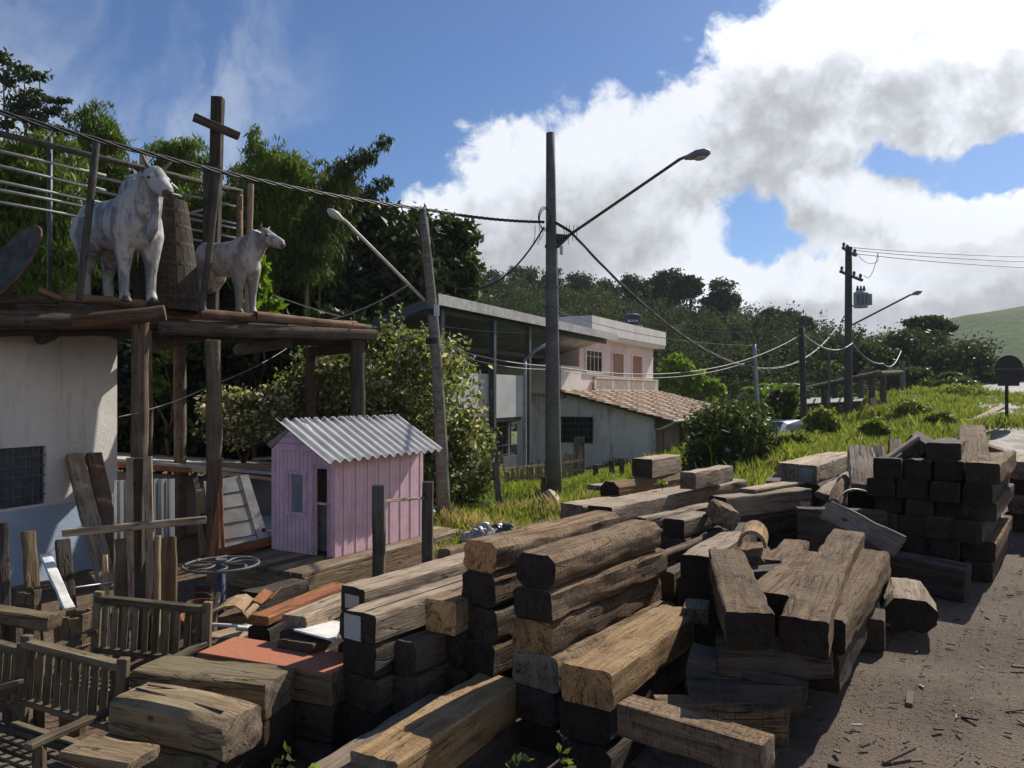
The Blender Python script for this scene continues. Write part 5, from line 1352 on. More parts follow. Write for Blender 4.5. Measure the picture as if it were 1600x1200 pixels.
for u0, u1, v0, v1 in ((956, 973, 553, 590), (987, 1002, 557, 594)):
    o, xa, xb, z0, z1 = opening('shutter', u0, u1, v0, v1, shut)
    mb = MB()
    for k in range(14): hbox(mb, xa + .05, xb - .05, FY - .045, FY - .03, z0 + (z1 - z0) * (k + .25) / 14, z0 + (z1 - z0) * (k + .75) / 14)
    mb.build('louvre', shut, o)
o, xa, xb, z0, z1 = opening('window', 915, 939, 549, 581, M['glass_dark'])
mb = MB()
for k in range(1, 4): hbox(mb, xa + (xb - xa) * k / 4 - .04, xa + (xb - xa) * k / 4 + .04, FY - .05, FY - .03, z0, z1)
hbox(mb, xa, xb, FY - .052, FY - .03, z0 + (z1 - z0) * .72, z0 + (z1 - z0) * .77); mb.build('mullion', plain('pinkish_frame', (.42, .32, .31), .6), o)
# balcony railing
BX0, BX1 = fx_(928) - .1, U1 + .4
rail_m = plain('cream_baluster', (.55, .50, .43), .7)
mb = MB(); hbox(mb, -.3, BX1, FY - .16, FY + .02, zfl - .28, zfl); mb.build('balcony_edge', plaster('edge', (.38, .27, .22)), hs_)
rz0, rz1 = zfl, zfl + .62
mb = MB(); hbox(mb, BX0, BX1, FY - .14, FY - .04, rz1 - .07, rz1); hbox(mb, BX0, BX1, FY - .14, FY - .04, rz0 + .02, rz0 + .09)
nb2 = 58
for k in range(nb2 + 1):
    x = BX0 + (BX1 - BX0) * k / nb2; wv = .028 if k % 14 else .09; hbox(mb, x - wv, x + wv, FY - .12, FY - .06, rz0 + .09, rz1 - .07)
mb.build('balcony_railing', rail_m, hs_)
# water tank on the roof
q = P(988, 507, 38.5)
tk = thing('water_tank', 'dark blue water tank standing on the house roof', 'water tank', (q.x, q.y, zc_ + .16))
zb_ = zc_ + .16
mb = MB(); mb.loft([((0, 0, 0), .5, .5, X_, Y_), ((0, 0, q.z - zb_ - .05), .52, .52, X_, Y_)], 20); mb.build('stand', plaster('tank_stand', (.3, .28, .26)), tk)
hz = q.z - zb_ - .05
mb = MB(); mb.loft([((0, 0, hz), .34, .34, X_, Y_), ((0, 0, hz + .28), .42, .42, X_, Y_), ((0, 0, hz + .42), .43, .43, X_, Y_)], 24); mb.build('tank_body', plain('blue_tank', (.03, .045, .07), .4, nscale=3), tk, smooth=False)
mb = MB(); mb.loft([((0, 0, hz + .42), .46, .46, X_, Y_), ((0, 0, hz + .50), .45, .45, X_, Y_), ((0, 0, hz + .60), .2, .2, X_, Y_)], 24); mb.build('lid', plain('blue_lid', (.025, .04, .06), .4), tk)
mb = MB()
for k in range(7):                                              # worn pale lettering round the tank side, no longer legible
    a_ = R(-128 + k * 11); rr = .395
    for dz_, hh in (((0, .10),), ((0, .10),), ((.035, .03), (-.035, .03)), ((0, .10),), ((.035, .03), (-.035, .03)), ((0, .10),), ((0, .10),))[k]:
        c_ = Vector((rr * math.cos(a_), rr * math.sin(a_), hz + .2 + dz_)); mb.box(c_, (.03, .035, hh), Matrix.Rotation(a_, 3, 'Z'))
mb.build('lettering', M['white_paint'], tk)
# utility box
q = P(1015, 507, 39); 

# ------------------------------------------------------------------ open shed with mono-pitch metal roof
SO_ = Vector((-1.9, 18.8, 0)); sa = Vector((.43, .903, 0)).normalized(); sn = Vector((sa.y, -sa.x, 0))
sh_ = thing('open_shed', 'dark open sided shed with sloping metal roof and pale panel wall', 'shed', (SO_.x, SO_.y, -1.1))
SM = Matrix((sa, -sn, Vector((0, 0, 1)))).transposed()
def sp_pt(x, y, z): return SM @ Vector((x, y, 0)) + Vector((0, 0, z + 1.1))
def sbox(mb, x0, x1, y0, y1, z0, z1): mb.box(sp_pt((x0 + x1) / 2, (y0 + y1) / 2, (z0 + z1) / 2), (x1 - x0, y1 - y0, z1 - z0), SM)
zr = lambda y: 3.90 - .285 * y
mrm = plain('dull_metal_roof', (.30, .31, .32), .45, metal=.5, nscale=2, dirt=(.16, .13, .11), dirt_amt=.5)
mb = MB(); nx = 150; 
for i in range(nx + 1):
    x = -.3 + 13.9 * i / nx; w_ = .02 * (1 if i % 2 else -1)
    mb.v += [tuple(sp_pt(x, -.3, zr(-.3) + w_)), tuple(sp_pt(x, 7.0, zr(7.0) + w_))]
for i in range(nx): mb.f.append((2 * i, 2 * i + 2, 2 * i + 3, 2 * i + 1)); mb.m.append(0)
o = mb.build('metal_roof', mrm, sh_, fixn=False); s3 = o.modifiers.new('thick', 'SOLIDIFY'); s3.thickness = .02
mb = MB(); mb.slab([sp_pt(-.34, -.33, zr(-.33) + .05), sp_pt(13.6, -.33, zr(-.33) + .05), sp_pt(13.6, -.33, zr(-.33) - .22), sp_pt(-.34, -.33, zr(-.33) - .22)], .03, 0, -sn); mb.build('fascia', plain('pale_fascia', (.42, .41, .40), .6, dirt=(.2, .17, .15)), sh_)
mb = MB(); mb.slab([sp_pt(-.34, -.29, zr(-.33) + .03), sp_pt(-.34, 7, zr(7) + .03), sp_pt(-.34, 7, zr(7) - .2), sp_pt(-.34, -.29, zr(-.33) - .2)], .03, 0, sa); mb.build('rake_board', M['dark_metal'], sh_)
for y in (.1, 2.3, 4.6, 6.8):
    mb = MB(); mb.slab([sp_pt(0, y - .05, zr(y) - .22), sp_pt(13.4, y - .05, zr(y) - .22), sp_pt(13.4, y + .05, zr(y) - .22), sp_pt(0, y + .05, zr(y) - .22)], .16, 0, (0, 0, 1)); mb.build('purlin', M['dark_metal'], sh_)
for x in (.15, 3.0, 5.4):
    mb = MB(); sbox(mb, x - .07, x + .07, -.16, 0, -1.3, zr(0) - .2); mb.build('post', M['dark_metal'], sh_)
    mb = MB(); sbox(mb, x - .07, x + .07, 6.7, 6.85, -1.3, zr(6.8) - .2); mb.build('post', M['dark_metal'], sh_)
mb = MB(); sbox(mb, .2, 5.4, .02, .12, .95, 2.2); mb.build('panel_wall', plaster('pale_grey_panel', (.50, .49, .50), None, 0, (.4, .39, .38), .2), sh_)
mb = MB(); sbox(mb, .2, 5.4, .12, 6.7, .82, .94); mb.build('floor_slab', M['dark_metal'], sh_)
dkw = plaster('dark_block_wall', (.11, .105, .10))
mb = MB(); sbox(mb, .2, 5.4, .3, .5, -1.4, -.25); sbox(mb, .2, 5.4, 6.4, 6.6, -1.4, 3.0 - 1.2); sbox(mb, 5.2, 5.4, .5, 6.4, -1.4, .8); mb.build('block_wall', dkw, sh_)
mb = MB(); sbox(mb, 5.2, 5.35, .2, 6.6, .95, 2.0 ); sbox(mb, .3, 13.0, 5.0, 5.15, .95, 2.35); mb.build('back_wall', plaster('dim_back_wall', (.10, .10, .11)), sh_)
mb = MB()
for k in range(17): sbox(mb, .3 + .3 * k, .33 + .3 * k, .36, .39, -.25, .82)
for k in range(4): sbox(mb, .3, 5.3, .33, .355, -.2 + .28 * k, -.17 + .28 * k)
mb.build('grille', M['dark_metal'], sh_)
# low lean-to beside the white building, with a pale plank roof edge
lt = thing('low_block_shed', 'low grey block shed with plank roof edge behind the standing planks', 'shed', GP(270, 13.2))
LZ = lt.location.copy()
def lp(u, v, d): return P(u, v, d) - LZ
mb = MB(); a_, c_ = lp(150, 722, 13.0), lp(432, 760, 13.4)
mb.slab([lp(140, 735, 13.0), lp(440, 752, 13.6), Vector((lp(440, 752, 13.6).x, lp(440, 752, 13.6).y, -.3)), Vector((lp(140, 735, 13).x, lp(140, 735, 13).y, -.3))], .15, 0, (-.3, 1, 0)); mb.build('block_wall', plaster('bare_blocks', (.24, .235, .22), None, 0, (.14, .13, .12), .5), lt)
mb = MB(); mb.slab([lp(130, 717, 12.5), lp(442, 744, 12.9), lp(460, 728, 16), lp(120, 706, 16)], .05, 0, (0, 0, 1)); mb.build('roof_sheet', plain('pale_roof_sheet', (.46, .42, .37), .7, dirt=(.2, .16, .12)), lt)
mb = MB(); mb.bar(lp(128, 722, 12.45), lp(300, 736, 12.7), .05, .07); mb.build('edge_board', M['red_wood'], lt)
mb = MB(); mb.bar(lp(300, 734, 12.7), lp(444, 751, 12.88), .05, .06); mb.build('edge_board', M['fresh_wood'], lt)
for u0, v0, u1, v1, lab in ((395, 716, 440, 712, 'pale board lying on the low shed roof by the playhouse'), (330, 722, 430, 726, 'long thin board lying on the low shed roof')):
    timber('plank', lab, 'plank', P(u0, v0, 13.2), P(u1, v1, 13.3), .18, .05, FR, **NEAT)

# ------------------------------------------------------------------ poles and wires
conc = plain('dark_concrete_pole', (.13, .125, .115), .85, nscale=4, var=.3, dirt=(.06, .06, .055), streak=True)
def pole_thing(name, label, u0, v0, u1, v1, d, r0, r1, mat, cat='utility pole', bend=0.0, dbase=None):
    b_ = P(u0, v0, d); b_.z = min(b_.z, gz(b_.x, b_.y)) - .1
    t = thing(name, label, cat, b_)
    top = P(u1, v1, d) - b_; mb = MB(); n_ = 9
    mb.tube([Vector((0, 0, 0)).lerp(top, i / (n_ - 1)) + Vector((bend * math.sin(math.pi * i / (n_ - 1)), 0, 0)) for i in range(n_)], [r0 + (r1 - r0) * i / (n_ - 1) for i in range(n_)], 14)
    mb.build('pole', mat, t, smooth=True)
    return t, b_
def lamp(t, b_, a, elbow, head, arm_r=.03, mat=None, hs=1.0, hmat=None):
    mb = MB(); a, elbow, head = Vector(a), Vector(elbow), Vector(head)
    mid2 = elbow.lerp(head, .5) + (elbow - a).normalized() * .06 * hs
    mb.tube([a - b_, elbow - b_, mid2 - b_, head - b_], [arm_r, arm_r, arm_r * .9, arm_r * .8], 8); arm = mb.build('lamp_arm', mat or M['rust'], t, smooth=True)
    dr = (head - elbow).normalized(); up = Vector((0, 0, 1)) - dr * dr.z; up.normalize(); sd = dr.cross(up)
    h0 = head - b_; mb = MB()
    mb.loft([(h0 - dr * .05 * hs, .035 * hs, .035 * hs, sd, up), (h0 + dr * .06 * hs, .07 * hs, .06 * hs, sd, up), (h0 + dr * .2 * hs, .13 * hs, .085 * hs, sd, up), (h0 + dr * .34 * hs, .12 * hs, .08 * hs, sd, up), (h0 + dr * .43 * hs, .05 * hs, .04 * hs, sd, up)], 14)
    hd = mb.build('lamp_head', hmat or plain('lamp_shell', (.22, .22, .22), .5), t, smooth=True)
    mb = MB(); mb.ellipsoid(h0 + dr * .25 * hs - up * .05 * hs, (.13 * hs, .09 * hs, .06 * hs), Matrix((dr, sd, up)).transposed()); mb.build('lens', plain('lamp_lens', (.5, .5, .48), .2, spec=.5, bump=0), hd, smooth=True)
MPD = 15.0
t, b_ = pole_thing('utility_pole', 'tall dark concrete pole with rusty lamp arm in the middle of the picture', 865, 772, 860, 208, MPD, .165, .085, conc)
lamp(t, b_, P(874, 378, MPD), P(1062, 249, MPD - 1.2), P(1074, 246, MPD - 1.3), .028, M['rust'], 1.0)
mb = MB(); mb.slab([P(868, 365, MPD) - b_, P(893, 367, MPD - .15) - b_, P(872, 388, MPD) - b_], .08, 0, (0, 1, 0)); mb.build('bracket', M['dark_metal'], t)
for v in (449, 480, 385):
    mb = MB(); c_ = P(862, v, MPD) - b_; mb.tube([c_ - Vector((0, 0, .025)), c_ + Vector((0, 0, .025))], .148 if v > 390 else .135, 14); mb.build('band', M['dark_metal'], t)
mb = MB(); mb.box(P(877, 391, MPD - .05) - b_, (.06, .05, .17)); mb.build('photocell_box', M['galv'], t)
mb = MB(); mb.tube([P(870, 390, MPD) - b_, P(871, 480, MPD - .05) - b_, P(876, 770, MPD - .05) - b_], .018, 8); mb.build('conduit', M['galv'], t)
mb = MB()
for k in range(3): mb.tube([P(850 + 9 * math.sin(a_) + k, 340 - 17 * math.cos(a_) + 2 * k, MPD - .2 + .02 * k) - b_ for a_ in [2 * math.pi * i / 20 for i in range(21)]], .008, 5)
for k in range(8):
    u = (836, 842, 846, 885, 890, 897, 902, 880)[k]; mb.tube([P(u, 352, MPD - .2) - b_, P(u + 3 * math.sin(k), 366, MPD - .2) - b_, P(u - 2, 378 + 4 * math.sin(2 * k), MPD - .2) - b_], .006, 5)
mb.build('loose_wire', M['cable'], t)
P2D = 12.6
wp = wood('grey_pole_wood', (.10, .095, .08), (.27, .255, .215), (.2, .2, .18), bump=.6)
t2, b2 = pole_thing('wooden_pole', 'grey wooden pole with white lamp arm behind the pink playhouse', 694, 812, 660, 325, P2D, .115, .07, wp, bend=.06)
lamp(t2, b2, P(664, 470, P2D), P(540, 346, P2D - .6), P(534, 342, P2D - .65), .026, plain('pale_arm', (.5, .49, .46), .5), .62, plain('white_shell', (.6, .59, .56), .5))
for v in (488, 533): 
    mb = MB(); c_ = P(673 + (v - 488) * .07, v, P2D) - b2; mb.tube([c_ - Vector((0, 0, .05)), c_ + Vector((0, 0, .05))], .115, 12); mb.build('band', M['cable'], t2)
mb = MB(); mb.box(P(682, 485, P2D - .1) - b2, (.08, .08, .18)); mb.build('lamp_socket', M['galv'], t2)
# transformer pole
TPD = 36.0
t3, b3 = pole_thing('transformer_pole', 'far power pole with crossarms, grey transformer and lamp arm', 1325, 662, 1326, 386, TPD, .19, .15, plain('dark_far_pole', (.075, .07, .062), .85))
lamp(t3, b3, P(1331, 508, TPD), P(1422, 461, TPD - .5), P(1425, 460, TPD - .5), .045, M['dark_metal'], 1.1)
def arm3(u0, v0, u1, v1, dd0, dd1): 
    mb = MB(); mb.bar(P(u0, v0, TPD + dd0) - b3, P(u1, v1, TPD + dd1) - b3, .11, .12); o = mb.build('crossarm', M['dark_wood'], t3)
    for k in range(4):
        f = (k + .25) / 3.5; c_ = P(u0, v0, TPD + dd0).lerp(P(u1, v1, TPD + dd1), min(1, f)) - b3; mb = MB(); mb.loft([(c_ + Vector((0, 0, .06)), .035, .035, X_, Y_), (c_ + Vector((0, 0, .14)), .07, .07, X_, Y_), (c_ + Vector((0, 0, .2)), .08, .08, X_, Y_), (c_ + Vector((0, 0, .27)), .04, .04, X_, Y_)], 8); mb.build('insulator', M['dark_metal'], o)
arm3(1317, 387, 1337, 399, .9, -.9); arm3(1313, 424, 1347, 438, .8, -.8)
mb = MB(); q = P(1345, 468, TPD - .4) - b3; mb.loft([(q - Vector((0, 0, .38)), .30, .3, X_, Y_), (q + Vector((0, 0, .3)), .32, .32, X_, Y_), (q + Vector((0, 0, .36)), .26, .26, X_, Y_)], 16); tb_ = mb.build('transformer', plain('transformer_grey', (.34, .36, .36), .5), t3)
mb = MB()
for k in range(7): a_ = R(-70 + k * 22); mb.box(q + Vector((.4 * math.cos(a_ - 1.2), .4 * math.sin(a_ - 1.2), -.02)), (.16, .025, .5), Matrix.Rotation(a_ - 1.2, 3, 'Z'))
mb.build('cooling_fin', plain('transformer_fin', (.36, .38, .38), .5), tb_)
for k in range(3): mb = MB(); c_ = q + Vector((-.15 + .15 * k, 0, .36)); mb.tube([c_, c_ + Vector((0, 0, .1)), c_ + Vector((0, 0, .28))], [.05, .07, .03], 8); mb.build('bushing', M['dark_metal'], tb_)
mb = MB(); mb.box(P(1333, 478, TPD - .2) - b3, (.3, .08, .06)); mb.build('bracket', M['dark_metal'], t3)
# small poles
def small_pole(lab, u0, v0, u1, v1, d, r, mat, nm='slim_pole'):
    t, b_ = pole_thing(nm, lab, u0, v0, u1, v1, d, r, r * .85, mat, 'pole'); return t, b_
bluep = plain('grey_steel_pipe', (.30, .32, .34), .5, metal=.3)
t, b_ = small_pole('slim grey pipe post with bent arm before the house side wall', 820, 735, 820, 561, 22.0, .06, bluep)
mb = MB(); mb.tube([P(820, 563, 22) - b_, P(836, 548, 22) - b_, P(858, 536, 22) - b_], .05, 8); mb.build('arm', bluep, t, smooth=True)
small_pole('slim blue grey pole between shrub and small silver car', 1188, 686, 1178, 538, 24.0, .075, bluep)
t, b_ = small_pole('dark thin pole right of the slim blue grey pole', 1258, 690, 1252, 512, 26.0, .11, plain('dark_thin_pole', (.06, .056, .05), .85))
small_pole('short grey pole far off beside the open pergola', 1411, 612, 1409, 565, 48.0, .17, conc)
small_pole('thin rod standing behind the transformer pole', 1296, 640, 1295, 545, 34.0, .05, M['dark_metal'])

def wire(name, lab, pts, sag, r, mat=None, n=26, twist=False):
    mb = MB(); path = []
    for (a, c, sg) in zip(pts[:-1], pts[1:], sag):
        for i in range(n + 1):
            f = i / n; p = Vector(a).lerp(Vector(c), f); p.z -= sg * 4 * f * (1 - f); path.append(p)
    if twist:
        for ph0 in (0, 2.1, 4.2):
            fine = []; 
            for i in range(len(path) - 1):
                for k in range(3): fine.append(path[i].lerp(path[i + 1], k / 3))
            mb.tube([p + Vector((.3 * math.sin(i * .55 + ph0), .3 * math.cos(i * .55 + ph0), math.cos(i * .55 + ph0))) * r * 1.1 for i, p in enumerate(fine)], r * .75, 5)
    else: mb.tube(path, r, 5)
    o = mb.build(name, mat or M['cable'], smooth=True); tag(o, lab, 'cable', 'wires strung between the poles'); return o
wire('power_cable', 'thick twisted cable sweeping past the bull to the middle pole', [P(-60, 158, 6.6), P(658, 326, P2D - .1), P(852, 347, MPD - .15)], (.12, .05), .017, None, 30, True)
wire('power_cable', 'twisted cable dropping from the middle pole to the far power pole', [P(868, 348, MPD - .15), P(892, 362, MPD - .3), P(1322, 490, TPD - .2)], (0, 2.6), .02, None, 34, True)
wire('power_cable', 'slack cable looping from the middle pole down to the wooden pole', [P(850, 355, MPD - .2), P(674, 430, P2D)], (.62,), .018)
wire('power_cable', 'upper pale cable from the wooden pole over the house to the far poles', [P(682, 537, P2D), P(862, 572, 15.5), P(1253, 522, 26)], (.08, .62), .011, M['pale_cable'])
wire('power_cable', 'lower pale cable just under the upper pale one', [P(682, 545, P2D), P(862, 577, 15.5), P(1178, 562, 24)], (.1, .35), .009, M['pale_cable'])
wire('power_cable', 'cable across the shed front toward the house', [P(678, 508, P2D), P(862, 520, 15.0)], (.05,), .008, M['dark_metal'])
wire('power_cable', 'cable from the dark thin pole sagging to the transformer pole', [P(1253, 520, 26), P(1332, 536, TPD)], (.45,), .03, M['pale_cable'])
wire('power_cable', 'pale short cable hanging right of the transformer pole', [P(1332, 536, TPD), P(1380, 568, 42), P(1408, 548, 48)], (.3, .5), .03, M['pale_cable'])
for k, (v0, v1, v2) in enumerate(((387, 392, 402), (391, 398, 412), (396, 404, 424))):
    wire('power_line', ('highest', 'middle', 'lowest')[k] + ' thin overhead line leaving the far power pole to the right', [P(1333, v0, TPD - .4 * k), P(1780, v2, 30 - k)], (.15,), .016, M['dark_metal'])
wire('power_cable', 'loose loop of wire by the far crossarms', [P(1336, 392, TPD - .6), P(1372, 408, TPD - .9), P(1372, 395, TPD - .9), P(1350, 430, TPD - .9)], (.3, .1, .5), .014, M['dark_metal'])
wire('power_cable', 'thin wire from house roof across the hillside', [P(872, 486, 30), P(1178, 540, 24)], (.3,), .012, M['pale_cable'])
wire('power_cable', 'thin wire crossing the hillside toward the far power pole', [P(1000, 500, 38), P(1250, 515, 26)], (.3,), .012, M['dark_metal'])
wire('power_cable', 'thin pale wire across the back of the yard under the platform', [P(183, 652, 9.8), P(335, 600, 11.1), P(450, 543, 15)], (.05, .05), .007, M['pale_cable'])
wire('power_cable', 'pale wire running from the platform end up to the wooden pole', [P(480, 502, 13.5), P(555, 487, 13), P(636, 446, P2D)], (.05, .03), .010, M['pale_cable'])
wire('power_cable', 'thin wire behind the cow statue down to the platform', [P(425, 460, 13.5), P(530, 494, 13.2)], (.02,), .008, M['pale_cable'])

# ------------------------------------------------------------------ vegetation
LM = {
 'bamboo': leafmat('bamboo_leaf', (.06, .10, .018), (.15, .205, .032), .35),
 'bamboo_dark': leafmat('bamboo_leaf_dark', (.028, .044, .014), (.085, .11, .026), .32),
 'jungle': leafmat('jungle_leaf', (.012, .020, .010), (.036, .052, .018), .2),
 'mango': leafmat('mango_leaf', (.020, .034, .012), (.072, .105, .026), .3),
 'eucalypt': leafmat('eucalypt_leaf', (.025, .042, .022), (.065, .09, .04), .25),
 'shrub': leafmat('shrub_leaf', (.065, .095, .028), (.19, .22, .075), .45, cc=(.60, .50, .46)),
 'bush': leafmat('bush_leaf', (.035, .055, .018), (.11, .145, .045), .35, cc=(.45, .40, .30)),
 'bright': leafmat('bright_leaf', (.10, .18, .018), (.22, .31, .04), .4),
 'forest': leafmat('forest_leaf', (.020, .031, .016), (.088, .108, .046), .28, .8),
 'grass': leafmat('grass_blade', (.12, .16, .028), (.27, .30, .075), .42, cc=(.42, .34, .24)),
 'straw': leafmat('straw', (.32, .24, .13), (.48, .38, .22), .3),
 'banana': leafmat('banana_leaf', (.10, .17, .03), (.20, .28, .05), .4),
}
def E(u, v, d, ru, rv, rd=None):           # an ellipsoid seen at u, v with pixel radii
    k = d / 1200
    return (tuple(P(u, v, d)), (ru * k, (rd if rd is not None else (ru + rv) / 2 * k), rv * k))
def base_at(u, d): g_ = GP(u, d); return (g_.x, g_.y, g_.z)

gb = 'bamboo and trees behind the platform'
def plume(path, r0, r1, n):
    out = []
    for i in range(n):
        f = i / (n - 1) * (len(path) - 1); j = min(int(f), len(path) - 2); t_ = f - j
        a, c = path[j], path[j + 1]; u = a[0] + (c[0] - a[0]) * t_; v = a[1] + (c[1] - a[1]) * t_
        r = r0 + (r1 - r0) * i / (n - 1); out.append((u, v, r))
    return out
def bamboo(label, ub, d, plumes, nleaf, mat, leaf=.34):
    """a clump of arching canes, each hung with drooping leaves"""
    b_ = Vector(base_at(ub, d)); t = thing('bamboo_clump', label, 'bamboo', b_, 0, gb)
    mb = MB(); blobs = []
    for path, r0, r1 in plumes:
        dd = d + random.uniform(-1.2, 1.2)
        pts = [P(u, v, dd) - b_ for u, v, r in plume(path, r0, r1, 9)]
        foot = Vector((random.uniform(-.6, .6), random.uniform(-.5, .5), -.2))
        mb.tube([foot, foot.lerp(pts[0], .6) + Vector((0, 0, .2))] + pts, [.06, .055] + [.05 - .0045 * i for i in range(9)], 6)
        for u, v, r in plume(path, r0, r1, 10): blobs.append(E(u, v, dd, r, r * .85))
    mb.build('cane', wood('cane_%d' % ub, (.07, .08, .03), (.16, .17, .07), None, bump=.2), t, smooth=True)
    Pn, ids = crown_points(blobs, nleaf, 22, .24, .5); Pn = Pn - np.array(b_)
    ln = leaf * (.6 + .8 * rng.random(len(Pn)))
    q = leaf_quads(Pn, ln, ln * .2, np.array([0, 0, -.5]), .35); ct = rng.random(ids.max() + 1)
    tint = np.stack([np.clip(ct[ids] * .7 + rng.random(len(Pn)) * .4 - .05, 0, 1), np.zeros(len(Pn))], 1)
    quads_mesh('foliage', q, LM[mat], tint, t); return t
bamboo('bright arching bamboo clump at the far left above the railing', 40, 19, [([(60, 420), (40, 330), (55, 250), (110, 250)], 60, 30), ([(0, 430), (-20, 330), (10, 260), (60, 225)], 60, 26), ([(90, 440), (80, 370), (100, 300), (70, 270)], 50, 35)], 20000, 'bamboo', .22)
bamboo('upright bamboo clump behind the slender pole by the bull', 165, 21, [([(170, 400), (155, 300), (148, 215), (150, 182)], 46, 24), ([(190, 420), (185, 330), (175, 250), (172, 215)], 40, 20)], 14000, 'bamboo', .21)
bamboo('rounded bamboo clump between bull head and tall cross', 275, 22, [([(265, 400), (262, 320), (275, 250), (300, 238)], 44, 26), ([(290, 400), (295, 330), (285, 270), (255, 235)], 40, 20)], 13000, 'bamboo', .21)
bamboo('bamboo clump arching right over the cow statue', 400, 22, [([(400, 420), (398, 330), (400, 270), (402, 215)], 42, 16), ([(410, 420), (420, 320), (440, 250), (490, 285)], 42, 22), ([(380, 430), (370, 350), (385, 280), (430, 260)], 40, 26), ([(430, 420), (445, 340), (460, 290), (495, 262)], 36, 18)], 22000, 'bamboo', .21)
bamboo('dark bamboo plume leaning far right against the sky', 500, 22, [([(480, 420), (510, 330), (545, 265), (596, 226)], 38, 15), ([(500, 420), (530, 350), (555, 310), (603, 285)], 34, 13), ([(480, 430), (500, 360), (520, 310), (530, 270)], 34, 20)], 17000, 'bamboo_dark', .2)
tree('tall_tree', 'thin crowned tall tree at the top left corner', 'tree', base_at(30, 30), [E(38, 130, 30, 30, 24), E(5, 105, 30, 22, 26), E(75, 150, 30, 26, 12), E(10, 165, 30, 34, 20), E(62, 112, 30, 14, 10), E(85, 190, 30, 34, 18), E(40, 195, 30, 34, 22), E(55, 160, 30, 20, 14)], 3000, .22, LM['eucalypt'], M['bark'], gb, .16, sig=.22, clump_n=60)
# bare twigs above that tree
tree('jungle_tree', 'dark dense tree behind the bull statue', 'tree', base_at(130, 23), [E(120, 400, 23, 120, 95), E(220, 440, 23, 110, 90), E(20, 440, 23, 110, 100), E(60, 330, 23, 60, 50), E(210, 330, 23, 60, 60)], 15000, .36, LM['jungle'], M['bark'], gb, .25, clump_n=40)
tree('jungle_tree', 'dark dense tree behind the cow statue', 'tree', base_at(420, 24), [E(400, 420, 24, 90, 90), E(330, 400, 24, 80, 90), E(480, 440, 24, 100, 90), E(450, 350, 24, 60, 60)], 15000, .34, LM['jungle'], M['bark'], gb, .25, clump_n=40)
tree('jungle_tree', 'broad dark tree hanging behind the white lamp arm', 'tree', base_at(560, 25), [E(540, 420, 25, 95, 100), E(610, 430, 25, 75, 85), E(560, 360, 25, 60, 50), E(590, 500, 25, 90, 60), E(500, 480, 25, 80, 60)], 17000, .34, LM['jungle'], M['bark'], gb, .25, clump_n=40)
tree('mango_tree', 'round dark mango tree with sunlit right edge behind the shed roof', 'tree', base_at(670, 27), [E(650, 400, 27, 70, 58), E(705, 385, 27, 42, 42), E(715, 440, 27, 36, 45), E(650, 450, 27, 80, 50), E(600, 400, 27, 60, 50)], 18000, .30, LM['mango'], M['bark'], gb, .25, clump_n=60, sig=.16, shell=.75)
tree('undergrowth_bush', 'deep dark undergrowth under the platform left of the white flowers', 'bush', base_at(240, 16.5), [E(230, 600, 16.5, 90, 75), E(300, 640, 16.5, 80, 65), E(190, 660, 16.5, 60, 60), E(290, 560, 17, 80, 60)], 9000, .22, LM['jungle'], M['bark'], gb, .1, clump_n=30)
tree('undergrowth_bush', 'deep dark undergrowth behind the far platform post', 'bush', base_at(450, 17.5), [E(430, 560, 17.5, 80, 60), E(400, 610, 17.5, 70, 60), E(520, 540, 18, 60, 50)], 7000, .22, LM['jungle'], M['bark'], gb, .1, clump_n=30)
tree('undergrowth_bush', 'bright leafy sprays between the two front platform posts', 'bush', base_at(268, 15.5), [E(262, 545, 15.5, 34, 24), E(240, 590, 15.5, 20, 30)], 700, .2, LM['bamboo'], M['bark'], gb, .05)
tree('jungle_tree', 'lime green drooping foliage below the cow head', 'tree', base_at(400, 16.5), [E(400, 435, 16.5, 18, 34), E(405, 480, 16.5, 26, 26)], 1100, .24, LM['bright'], M['bark'], gb, .06, droop=.6)
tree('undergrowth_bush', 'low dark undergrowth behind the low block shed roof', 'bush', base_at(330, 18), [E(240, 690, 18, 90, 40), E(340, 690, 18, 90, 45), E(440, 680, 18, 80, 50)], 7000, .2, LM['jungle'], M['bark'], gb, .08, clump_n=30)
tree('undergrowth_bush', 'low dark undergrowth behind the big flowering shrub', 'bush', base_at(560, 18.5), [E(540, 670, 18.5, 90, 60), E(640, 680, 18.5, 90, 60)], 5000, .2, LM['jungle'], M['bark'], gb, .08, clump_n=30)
# flowering shrubs
tree('flowering_shrub', 'big shrub with pale pink flowers behind the playhouse', 'shrub', base_at(620, 15.5), [E(590, 590, 15.3, 110, 68), E(680, 620, 15, 66, 90), E(520, 620, 15.6, 80, 55), E(640, 700, 15, 90, 75), E(730, 715, 14.6, 42, 60), E(560, 690, 15, 80, 60), E(620, 545, 15.5, 60, 30), E(690, 740, 14.8, 70, 50)], 30000, .105, LM['shrub'], M['bark'], 'flowering shrubs', .08, sig=.17, clump_n=36, flower=.2, shell=.8, aspect=.6)
tree('flowering_shrub', 'smaller white flowering shrub left of the playhouse', 'shrub', base_at(380, 14.2), [E(375, 655, 14.2, 55, 40), E(350, 630, 14.2, 30, 26), E(420, 645, 14.4, 34, 36)], 5500, .095, LM['shrub'], M['bark'], 'flowering shrubs', .05, sig=.18, clump_n=30, flower=.4, shell=.75, aspect=.6)
